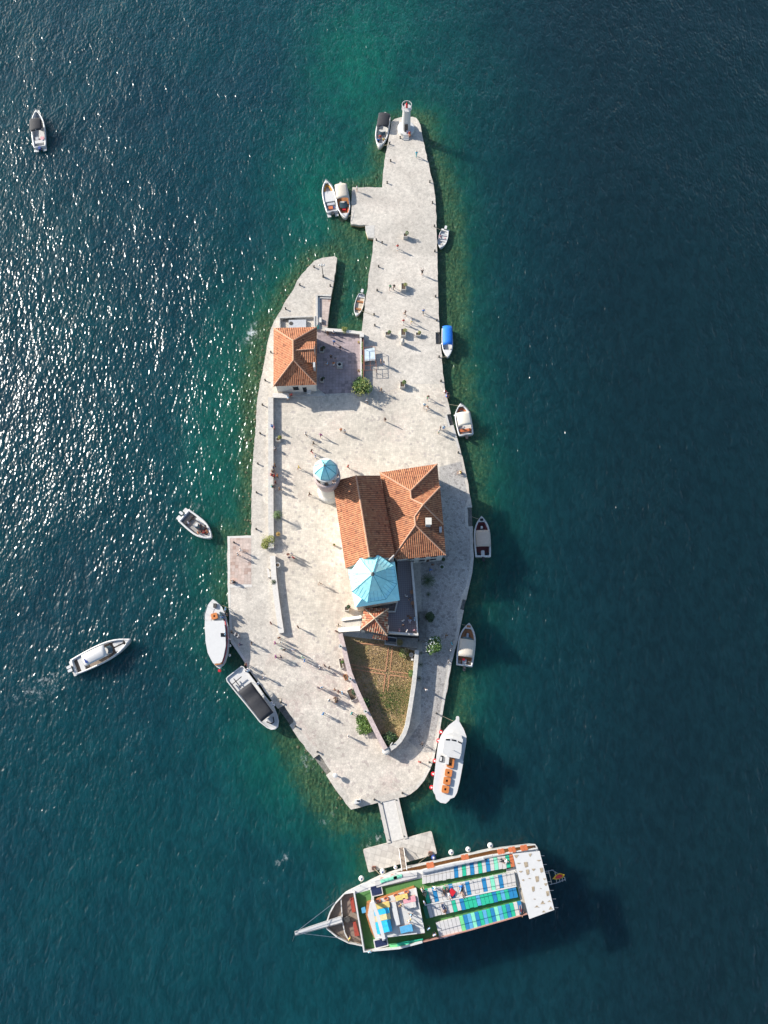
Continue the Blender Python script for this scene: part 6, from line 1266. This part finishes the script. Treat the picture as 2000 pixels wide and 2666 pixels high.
# rails along the forward upper deck, the bow and the aft seats
def rail_px(pts, z, h, name, parent, r=.035, posts=True):
    mb = MB(); P = [at(x, y, z) for x, y in pts]
    for a, b in zip(P, P[1:]):
        n = max(1, int((b - a).length / 1.4))
        for k in range(2): mb.tube(a + Vector((0, 0, h * (k + 1) / 2)), b + Vector((0, 0, h * (k + 1) / 2)), r, 4)
        if posts:
            for k in range(n + 1): p = a.lerp(b, k / n); mb.tube(p, p + Vector((0, 0, h)), r, 4)
    return mb.done(name, M_white, parent)
rail_px([(851,2404),(861,2374),(873,2352),(895,2328)], 2.65, .6, 'bow_rail', ship)
rail_px([(852,2416),(879,2437),(908,2452),(944,2460)], 2.65, .6, 'bow_rail', ship)
rail_px([(918,2316),(939,2305.5),(992,2285.5),(1030,2273.5),(1100,2265.5),(1180,2247.5),(1281,2227),(1333,2217)], UDZ + .02, .9, 'upper_rail', ship, .03)
rail_px([(1103,2318),(1225,2290),(1340,2265)], UDZ + .05, .8, 'aisle_rail', ship, .03)
for i, (x, y) in enumerate(((940,2300),(1004,2276),(1129,2240),(1175,2230),(1219,2222),(1276,2211))): line_(at(x, y, 2.7), at(x + (1 if i else 0), y - 11, 1.7), .03, 'fender_line', M_rope, ship)
# ---------------------------------------------------------------- people: a few posed figures, copied and dressed
def skin(name, verts, edges, radii, root=0, sub=1):
    me = bpy.data.meshes.new(name + '_sk'); me.from_pydata(verts, edges, []); o = bpy.data.objects.new(name + '_sk', me); COL.objects.link(o)
    md = o.modifiers.new('skin', 'SKIN'); md.use_smooth_shade = True
    for i, r in enumerate(radii): v = me.skin_vertices[0].data[i]; v.radius = (r, r); v.use_root = (i == root)
    if sub: s = o.modifiers.new('sub', 'SUBSURF'); s.levels = sub; s.render_levels = sub
    dg = bpy.context.evaluated_depsgraph_get(); dg.update(); ev = o.evaluated_get(dg); nm = bpy.data.meshes.new_from_object(ev)
    bpy.data.objects.remove(o); bpy.data.meshes.remove(me); nm.name = name
    for p in nm.polygons: p.use_smooth = True
    return nm
def chain(J, names, rad, V, E, R, IX):
    prev = None
    for nme, r in zip(names, rad):
        if nme not in IX: IX[nme] = len(V); V.append(J[nme]); R.append(r)
        if prev is not None: E.append((IX[prev], IX[nme]))
        prev = nme
def joints(pose):
    J = {}
    def s(n, x, y, z): J[n] = (x, y, z)
    # facing +y
    if pose in ('stand', 'walk', 'arms'):
        s('hip', 0, 0, .95); s('waist', 0, 0, 1.1); s('chest', 0, .01, 1.3); s('neck', 0, 0, 1.46); s('jaw', 0, .03, 1.54); s('head', 0, .02, 1.63); s('crown', 0, 0, 1.70)
        st = .22 if pose == 'walk' else .03
        for sd, k in ((-1, 'l'), (1, 'r')):
            f = st * sd
            s(k + 'hip', sd * .09, 0, .90); s(k + 'knee', sd * .10, f * .9 + .02, .50); s(k + 'ank', sd * .11, f * 1.3 - (.04 if f < 0 else 0), .09 if f >= 0 else .13); s(k + 'toe', sd * .12, f * 1.3 + .16, .05)
            s(k + 'sho', sd * .18, 0, 1.40)
            if pose == 'arms': s(k + 'elb', sd * .32, .12, 1.55); s(k + 'wri', sd * .22, .22, 1.78); hd = (sd * -.02, .02, .08)
            elif pose == 'walk': s(k + 'elb', sd * .24, -f * .6, 1.14); s(k + 'wri', sd * .24, -f * .9 + .10, .92); hd = (0, .03, -.08)
            else: s(k + 'elb', sd * .25, -.02, 1.12); s(k + 'wri', sd * .24, .12, .95); hd = (0, .04, -.07)
            J[k + 'hd'] = hd
    elif pose == 'sit':
        s('hip', 0, 0, .12); s('waist', 0, -.02, .28); s('chest', 0, .02, .48); s('neck', 0, .05, .63); s('jaw', 0, .09, .71); s('head', 0, .08, .80); s('crown', 0, .06, .87)
        for sd, k in ((-1, 'l'), (1, 'r')):
            s(k + 'hip', sd * .10, .02, .10); s(k + 'knee', sd * .14, .44, .12); s(k + 'ank', sd * .14, .48, -.30); s(k + 'toe', sd * .15, .64, -.36)
            s(k + 'sho', sd * .18, .03, .57); s(k + 'elb', sd * .26, .10, .32); s(k + 'wri', sd * .17, .33, .24); J[k + 'hd'] = (0, .08, -.02)
    else:   # lying on the back
        s('hip', 0, 0, .12); s('waist', 0, -.16, .12); s('chest', 0, -.36, .14); s('neck', 0, -.52, .14); s('jaw', 0, -.60, .15); s('head', 0, -.69, .16); s('crown', 0, -.77, .14)
        for sd, k in ((-1, 'l'), (1, 'r')):
            s(k + 'hip', sd * .09, .05, .12); s(k + 'knee', sd * .13, .45, .22 if sd > 0 else .12); s(k + 'ank', sd * .14, .83, .09); s(k + 'toe', sd * .18, .90, .20)
            s(k + 'sho', sd * .18, -.45, .13); s(k + 'elb', sd * .33, -.22, .08); s(k + 'wri', sd * .30, .02, .07); J[k + 'hd'] = (0, .08, 0)
    return J
BODY = {}
for pose in ('stand', 'walk', 'arms', 'sit', 'lie'):
    J = joints(pose); V = []; E = []; R = []; IX = {}
    chain(J, ['hip', 'waist', 'chest', 'neck', 'jaw', 'head', 'crown'], [.13, .12, .145, .055, .07, .095, .06], V, E, R, IX)
    for k in 'lr':
        chain(J, ['hip', k + 'hip', k + 'knee', k + 'ank', k + 'toe'], [.13, .085, .055, .038, .035], V, E, R, IX)
        chain(J, ['chest', k + 'sho', k + 'elb', k + 'wri'], [.145, .058, .042, .028], V, E, R, IX)
        hd = Vector(J[k + 'hd']).normalized(); wv = Vector(J[k + 'wri']); sd = -1 if k == 'l' else 1; side = Vector((1, 0, 0)) if abs(hd.x) < .7 else Vector((0, 1, 0)); side = (side - hd * side.dot(hd)).normalized()
        J[k + 'palm'] = tuple(wv + hd * .07); chain(J, [k + 'wri', k + 'palm'], [.028, .030], V, E, R, IX)
        nrm = hd.cross(side)
        for fi, (o_, ln) in enumerate(((-.028, .075), (-.009, .085), (.010, .08), (.028, .065))):
            a = Vector(J[k + 'palm']) + side * o_ + hd * .02; b = a + hd * ln * .55 + nrm * .006; c_ = a + hd * ln * .95 + nrm * .03
            for nn_, pt in (('f%da' % fi, a), ('f%db' % fi, b), ('f%dc' % fi, c_)): J[k + nn_] = tuple(pt)
            chain(J, [k + 'palm', k + 'f%da' % fi, k + 'f%db' % fi, k + 'f%dc' % fi], [.03, .011, .010, .008], V, E, R, IX)
        a = Vector(J[k + 'palm']) - hd * .02 - side * sd * .035; b = a + hd * .045 - side * sd * .02; J[k + 'ta'] = tuple(a); J[k + 'tb'] = tuple(b)
        chain(J, [k + 'palm', k + 'ta', k + 'tb'], [.03, .013, .010], V, E, R, IX)
    hv = Vector(J['head']); J['nose'] = tuple(hv + (Vector((0, .10, -.01)) if pose != 'lie' else Vector((0, .02, .11)))); chain(J, ['head', 'nose'], [.095, .018], V, E, R, IX)
    body = skin('body', V, E, R)
    V = []; E = []; R = []; IX = {}; up = lambda a, b, t: tuple(Vector(J[a]).lerp(Vector(J[b]), t))
    for k in 'lr': J[k + 'slv'] = up(k + 'sho', k + 'elb', .8)
    J['hem'] = up('hip', 'waist', .05); J['coll'] = up('chest', 'neck', .72)
    chain(J, ['hem', 'waist', 'chest', 'coll'], [.152, .14, .165, .075], V, E, R, IX)
    for k in 'lr': chain(J, ['chest', k + 'sho', k + 'slv'], [.165, .078, .062], V, E, R, IX)
    shirt = skin('shirt', V, E, R)
    V = []; E = []; R = []; IX = {}
    for k in 'lr': J[k + 'cuff'] = up(k + 'knee', k + 'ank', .75)
    chain(J, ['hip', 'waist'], [.147, .122], V, E, R, IX)
    for k in 'lr': chain(J, ['hip', k + 'hip', k + 'knee', k + 'cuff'], [.147, .102, .075, .060], V, E, R, IX)
    trou = skin('trousers', V, E, R)
    V = []; E = []; R = []; IX = {}
    for k in 'lr': J[k + 'short'] = up(k + 'hip', k + 'knee', .8)
    chain(J, ['hip', 'waist'], [.147, .122], V, E, R, IX)
    for k in 'lr': chain(J, ['hip', k + 'hip', k + 'short'], [.147, .105, .09], V, E, R, IX)
    shorts = skin('shorts', V, E, R)
    bk = Vector((0, -.025, .02)) if pose != 'lie' else Vector((0, -.03, -.02)); J['h1'] = tuple(hv + bk); J['h2'] = tuple(Vector(J['crown']) + bk * .6); V = []; E = []; R = []; IX = {}
    chain(J, ['h1', 'h2'], [.102, .075], V, E, R, IX); hair = skin('hair', V, E, R)
    BODY[pose] = dict(body=body, shirt=shirt, trousers=trou, shorts=shorts, hair=hair)
PC = dict(w=(.72,.72,.70), k=(.02,.02,.024), n=(.02,.035,.10), r=(.55,.03,.03), o=(.65,.20,.05), y=(.62,.48,.08), b=(.03,.22,.60), c=(.05,.50,.62), t=(.01,.36,.36), g=(.03,.35,.14), p=(.62,.30,.36), m=(.40,.06,.32), u=(.10,.015,.02), h=(.30,.24,.16), e=(.25,.26,.28), l=(.48,.55,.72), s=(.48,.28,.19), a=(.30,.55,.75), i=(.50,.68,.60), x=(.14,.07,.04), q=(.55,.50,.42))
def pm(c): return mat('cloth_' + c, PC[c], .85, .1, 20)
SK = [mat('skin_light', (.50, .30, .21), .55, .05, 20), mat('skin_tan', (.38, .21, .13), .55, .05, 20), mat('skin_dark', (.20, .11, .07), .55, .05, 20)]
HR = dict(k=mat('hair_black', (.012, .010, .009), .5), x=mat('hair_brown', (.06, .035, .02), .5), y=mat('hair_blond', (.35, .24, .10), .5), w=mat('sun_hat', (.70, .68, .62), .8))
KEY = []
def person(px, py, pose, ang, sh, tr, lab, z=GZ, hair='k', sk=0, shorts=False, grp='visitors on the island'):
    p = at(px, py, z); t = thing('person', (p.x, p.y, z), lab, 'person', grp, radians(ang)); B = BODY[pose]
    def put(nm, me, m):
        o = bpy.data.objects.new(nm, me); COL.objects.link(o); o.parent = t
        if not me.materials: me.materials.append(m)
        o.material_slots[0].link = 'OBJECT'; o.material_slots[0].material = m
    put('body', B['body'], SK[sk])
    if sh != 's': put('shirt', B['shirt'], pm(sh))
    if tr != 's': put('shorts' if shorts else 'trousers', B['shorts' if shorts else 'trousers'], pm(tr))
    put('sun_hat' if hair == 'w' else 'hair', B['hair'], HR[hair]); return t
PP = '''
1084 409|walk|20|c|t|person in turquoise walking near the right edge below the lighthouse
1061 345|sit|180|l|l|person in lilac sitting on the lighthouse step
1066 349|sit|200|r|o|person in red and orange sitting at the foot of the lighthouse
930 498|stand|90|w|x|person in a white top standing at the corner of the small square pier
1035 650|walk|30|r|w|person in red top and white shorts below the northernmost planter
1099 716|arms|10|k|k|person in black with raised arms near the right edge of the quay
1016 754|walk|0|g|k|person in green walking beside a person in black, left of the long planter
1026 753|walk|0|k|x|person in black walking beside a person in green, left of the long planter
1102 817|walk|200|b|k|person in a bright blue shirt near the right edge of the quay
1055 821|walk|60|k|h|person in black striding above the three planters
1050 843|walk|20|r|w|person in red and white just above the three planters
1072 842|walk|340|w|y|person in a white shirt above the three planters
1000 951|stand|90|k|b|person in black and blue right of the framed stalls
992 946|stand|270|s|s|sunburnt person beside the right corner of the framed stalls
993 1021|walk|90|x|h|person in brown right of the big courtyard bush
956 1049|walk|240|w|k|person in white just below the big courtyard bush
1003 1097|stand|150|k|x|person in dark brown alone in the middle of the plaza
1114 1039|walk|190|x|g|person in brown and green near the right edge, above a pair
1105 1060|walk|180|a|k|person in a light blue top, left of a pair near the right edge
1112 1066|walk|180|s|w|bare chested person in white shorts, right of a pair near the right edge
1157 1021|sit|270|w|r|person in white sitting on the right quay edge above the cream topped boat
1163 1026|sit|270|n|k|person in navy sitting on the right quay edge
1162 1033|sit|270|b|r|person in blue and red sitting on the right quay edge
1146 1119|stand|90|k|h|person in black in the group of three left of the cream topped boat
1155 1118|stand|180|a|b|person in light blue in the group of three left of the cream topped boat
1142 1128|stand|45|w|g|person with white hat in the group of three left of the cream topped boat
1199 1231|sit|90|y|w|person in pale yellow sitting near the right edge beside the church
855 874|stand|0|x|x|person in brown in the shaded courtyard near the harbour wall
871 897|walk|180|b|n|person in blue in the shaded courtyard
887 912|walk|200|k|n|person in black in the shaded courtyard
853 948|sit|90|a|w|person in pale blue at the left of the courtyard group
870 953|stand|180|o|w|person in orange and white beside the courtyard well
863 935|stand|0|k|k|person in black, left of two behind the courtyard well
874 937|stand|0|e|k|person in dark grey, right of two behind the courtyard well
869 867|sit|0|w|h|person in white sitting by the harbour end wall
829 858|stand|0|t|t|person in teal at the north-east corner of the house
760 1034|stand|200|r|k|person in red standing against the south wall of the house
752 1041|walk|150|a|w|person in pale blue near the corner below the house
798 1134|walk|60|w|k|person in white walking on the plaza, left of one in purple
837 1138|walk|0|m|k|person in dark purple walking in the upper plaza
889 1124|stand|20|o|x|person in orange, left of a pair in the upper plaza
898 1127|stand|340|w|k|person in white, right of a pair in the upper plaza
818 1159|walk|300|k|k|person in black above the trio north of the bell tower
813 1179|walk|240|k|r|person in black with red bag north of the bell tower
823 1194|walk|60|l|q|person in lilac white just north of the bell tower
780 1221|walk|120|y|x|person in a yellow shirt left of the bell tower
907 1219|walk|70|r|x|person in rusty red north of the nave roof
808 1290|walk|120|k|x|person in black left of the foot of the bell tower
730 1277|walk|300|x|h|person in brown and khaki leaving the seated crowd by the parapet
834 1521|walk|120|q|h|person in pale khaki left of the turquoise dome
778 1634|stand|120|k|k|person in black alone between the capped parapet and the stairs
708 1624|stand|110|u|u|person in maroon beside the lower end of the capped parapet
752 1446|stand|200|x|r|person in brown and red, upper left of the group by the yellowish stain
761 1444|stand|160|w|a|person in white, upper right of the group by the yellowish stain
755 1455|stand|20|n|n|person in navy, lower left of the group by the yellowish stain
766 1455|stand|330|r|x|person in red brown, lower right of the group by the yellowish stain
629 1434|walk|110|w|w|person in white on the pink pier, upper of two
622 1446|walk|110|w|k|person in white and black on the pink pier, lower of two
606 1514|sit|90|w|q|person in white sitting at the lower corner of the pink pier
591 1588|stand|90|a|n|person in pale blue at the bow of the white tour boat, upper one
590 1596|stand|90|e|k|person in grey at the bow of the white tour boat, middle one
596 1601|stand|90|k|k|person in black at the bow of the white tour boat, lower one
598 1663|walk|90|p|w|person in pink stepping off the white tour boat
606 1647|stand|270|k|k|person in black waiting beside the white tour boat
616 1653|stand|250|w|k|person in white, left of a pair waiting beside the white tour boat
624 1658|stand|250|w|e|person in white, right of a pair waiting beside the white tour boat
628 1679|walk|110|n|n|person in navy walking off below the waiting pair
659 1676|walk|110|k|w|person in black and white with a bicycle shadow left of the crowd
729 1662|stand|200|u|u|person in maroon at the end of the capped parapet
719 1675|walk|110|m|h|person in magenta left of the crowd at the parapet end
734 1674|stand|180|w|t|person in white and dark green at the parapet end
735 1690|stand|170|i|w|person in a mint top at the parapet end
742 1693|stand|200|k|k|person in black at the parapet end
766 1693|stand|170|l|n|person in lilac on the right of the crowd at the parapet end
721 1711|walk|110|m|k|person in magenta and black, left of a pair below the parapet end
734 1711|walk|110|n|k|person in navy, right of a pair below the parapet end
795 1721|walk|100|b|w|person in bright blue walking right of the parapet end
789 1712|walk|110|i|g|person in pale green following the one in bright blue
643 1731|stand|60|k|r|person in black and red at the quay between the two tour boats
651 1747|stand|30|a|w|person in pale blue at the stern of the black canopied boat, right one
644 1748|stand|30|w|n|person in white at the stern of the black canopied boat, left one
690 1762|walk|100|w|w|person in white alone right of the black canopied boat
834 1737|walk|110|w|n|person in white and navy, left of a group of three near the garden wall
847 1734|stand|120|k|h|person in black, middle of a group of three near the garden wall
858 1739|stand|250|k|k|person in black, right of a group of three near the garden wall
831 1791|stand|330|n|n|person in navy, left of a pair in the lower plaza
839 1790|stand|20|a|o|person in pale blue, right of a pair in the lower plaza
873 1796|walk|110|x|p|person in brown leading a line of three near the dark planter
883 1801|walk|110|u|h|person in maroon in the middle of a line of three near the dark planter
892 1804|walk|110|a|n|person in light blue at the end of a line of three near the dark planter
873 1817|stand|200|x|o|person in rusty brown standing over one in black in the lower plaza
876 1826|sit|0|k|k|person in black crouching in the lower plaza
858 1824|walk|250|e|w|person in grey with a dog lead in the lower plaza
917 1857|walk|240|t|k|person in teal left of the big round bush
843 1858|walk|240|b|t|person in blue and teal alone in the lower plaza
908 1916|stand|100|w|k|person in white and black alone below the big round bush
1057 1554|stand|150|w|w|person in white on the terrace, upper one
1066 1561|stand|200|k|e|person in dark grey on the terrace, upper right
1074 1581|stand|270|k|h|person in black leaning on the terrace parapet
1063 1606|stand|0|x|x|person in brown in the lower terrace
1049 1618|stand|30|w|a|person in white and pale blue in the lower terrace
1067 1615|sit|180|l|w|person in lilac white seated on the lower terrace
1079 1614|stand|270|a|a|person in pale blue by the lower terrace parapet
1050 1629|stand|160|k|k|person in black in the lower terrace
1040 1642|stand|100|p|w|person in pale pink near the pavilion on the terrace
1059 1645|stand|60|w|k|person in white by the south parapet of the terrace
1080 1642|stand|200|p|p|person in pink in the lit corner of the terrace
1121 1485|walk|150|b|b|person in bright blue in the shade south of the rectory
1126 1473|stand|0|x|u|person in brown by the south wall of the rectory
877 1645|stand|160|u|k|person in maroon at the foot of the stair wall
882 1629|walk|110|h|w|person in khaki at the foot of the stairs
1161 1656|walk|0|x|s|person in brown on the shaded east quay
1175 1677|stand|300|c|w|person in a turquoise top bending at the quay beside the beige topped boat
1172 1693|stand|250|w|w|person in white beside the beige topped boat
1168 1722|walk|200|e|k|person in grey at the edge of the shade on the east quay
1110 1797|walk|0|w|w|person in white walking in the shade of the curved garden wall
1098 1937|walk|300|k|k|person in black crossing at the southern end of the shade
1092 1983|stand|340|r|k|person in bright red at the southern end of the quay
707 1110|sit|270|b|b|person in blue sitting alone on the promenade parapet
716 1118|stand|90|p|k|person in pink in the parapet shadow below the yellow bush
716 1168|sit|90|w|e|person in white sitting in the parapet shadow
718 1215|stand|90|x|k|person in brown at the top of the crowd by the promenade parapet
714 1222|stand|80|n|k|person in navy in the crowd by the promenade parapet
708 1228|sit|270|h|k|person in khaki sitting on the promenade parapet, upper
706 1237|sit|270|r|k|person in red sitting on the promenade parapet, middle
716 1243|stand|70|r|x|person in red standing in the crowd by the promenade parapet
724 1243|stand|250|o|x|person in rusty orange standing right of the crowd by the parapet
720 1260|stand|70|u|k|person in maroon at the bottom of the crowd by the promenade parapet
708 1267|sit|270|t|k|person in teal sitting on the promenade parapet, lowest'''
rp = random.Random(5)
for ln in PP.strip().split('\n'):
    a, pose, ang, sh, tr, lab = ln.split('|'); x, y = map(float, a.split()); z = GZ + .004
    if 1030 <= x < 1085 and 1540 < y < 1650: z = TZ + .015
    if pose == 'sit':
        if 'parapet,' in lab or 'on the promenade parapet' in lab: z = GZ + .79
        elif 'quay edge' in lab: z = GZ + .01
        elif 'lighthouse' in lab: z = GZ + .5
        else: z = GZ + .42 if 'terrace' not in lab else TZ + .42
    person(x, y, pose, float(ang), sh, tr, lab, z, rp.choice('kkkxxy') if 'hat' not in lab else 'w', rp.choice((0, 0, 1, 1, 2)), rp.random() < .45)
    if pose == 'sit' and 'parapet,' not in lab and 'parapet' != lab.split()[-1] and 'quay edge' not in lab and 'lighthouse' not in lab and 'sitting on the promenade' not in lab and 'alone on the promenade' not in lab:
        p = at(x, y, GZ); zb = TZ + .015 if z > 3 else GZ + .004; st_ = thing('stool', (p.x, p.y, zb), 'block seat under the ' + ' '.join(lab.replace('sitting ', '').split()[:11]), 'seat', 'block seats'); MB().box(-.2, .2, -.2, .2, 0, z - zb).done('block', M_wood, st_, True)
BP = '''
517 1388|sit|300|o|n|passenger in orange at the bow of the crowded open boat, left|.55
524 1386|sit|320|x|n|passenger in brown at the bow of the crowded open boat, second|.55
532 1387|sit|60|r|w|passenger in red in the bow of the crowded open boat|.55
541 1385|sit|120|o|x|passenger in orange at the bow of the crowded open boat, right|.55
526 1371|stand|220|n|k|passenger in navy standing ahead of the console of the crowded open boat|.33
538 1375|sit|150|n|x|passenger in navy on the right bench of the crowded open boat|.55
519 1375|sit|30|x|k|passenger in brown just ahead of the console of the crowded open boat|.55
495 1365|stand|300|l|n|passenger in lilac white behind the console of the crowded open boat|.33
503 1352|stand|300|k|k|passenger in black behind the console of the crowded open boat|.33
986 367|sit|180|b|k|passenger in blue in the bow of the black topped boat by the north tip|.55
990 358|sit|180|r|k|passenger in red in the black topped boat by the north tip|.55
1000 366|sit|180|y|k|passenger in pale yellow in the bow of the black topped boat by the north tip|.55
1146 618|sit|180|p|w|person in pink crouched in the small grey dinghy|.5
1206 1120|stand|0|w|k|boatman in white at the stern of the cream topped boat|.33
590 1652|stand|90|a|w|person in pale blue and cap in the side doorway of the white tour boat|1.6
580 1608|sit|0|b|n|person in blue beside the windscreen of the white tour boat|1.7
1042 2354|stand|30|k|y|person in black and yellow on the ship sun deck beside the pink lounger|5.56
1070 2378|walk|110|a|k|person in pale blue walking on the ship sun deck|5.56
1066 2393|walk|140|w|y|child in pale clothes on the ship sun deck|5.56
963 2472|stand|0|a|t|person in pale blue leaning on the forward corner of the ship upper deck|4.33
1098 2313|stand|120|w|k|person in white at the green aisle by the ship sun deck, upper|4.33
1104 2344|stand|120|l|n|person in lilac beside the ship sun deck, lower|4.33
1104 2322|lie|20|h|k|person in khaki lying on the green seats beside the ship sun deck|4.85
1132 2308|walk|100|w|w|person in white walking along the upper green aisle of the ship|4.33
1157 2316|lie|170|g|x|person in green lying on the second row of seats|4.85
1168 2325|lie|200|k|w|person in black lying on the second row of seats beside a red cushion|4.85
1200 2314|lie|180|b|a|person in blue lying on the second row of seats|4.85
1203 2322|lie|200|k|s|person in black lying rightmost on the second row of seats|4.85
1156 2366|lie|20|x|n|person in brown lying on the third row of seats|4.85
1312 2241|lie|80|w|k|person in white lying on the first row of seats near the stern|4.85
1115 2412|stand|40|a|k|person in pale blue at the aft corner of the sun deck, upper of two|4.33
1130 2428|stand|20|l|n|person in pale lilac at the aft corner of the sun deck, lower of two|4.33
1357 2372|lie|10|k|u|person in black lying at the stern end of the fourth row of seats|4.85
911 2438|stand|60|y|n|crew member in yellow and navy on the ship bow deck|2.06'''
for ln in BP.strip().split('\n'):
    a, pose, ang, sh, tr, lab, z = ln.split('|'); x, y = map(float, a.split()); person(x, y, pose, float(ang), sh, tr, lab, float(z), rp.choice('kkxxy'), rp.choice((0, 0, 1, 1)), rp.random() < .5, grp='people aboard the boats')
p = at(1177, 2323, 4.95); o = MB().box(p.x - .42, p.x + .42, p.y - .42, p.y + .42, 4.85, 5.0, .9, (p.x, p.y)).done('red_cushion', M_red); prop(o, 'square red cushion on the second row of ship seats', 'cushion')
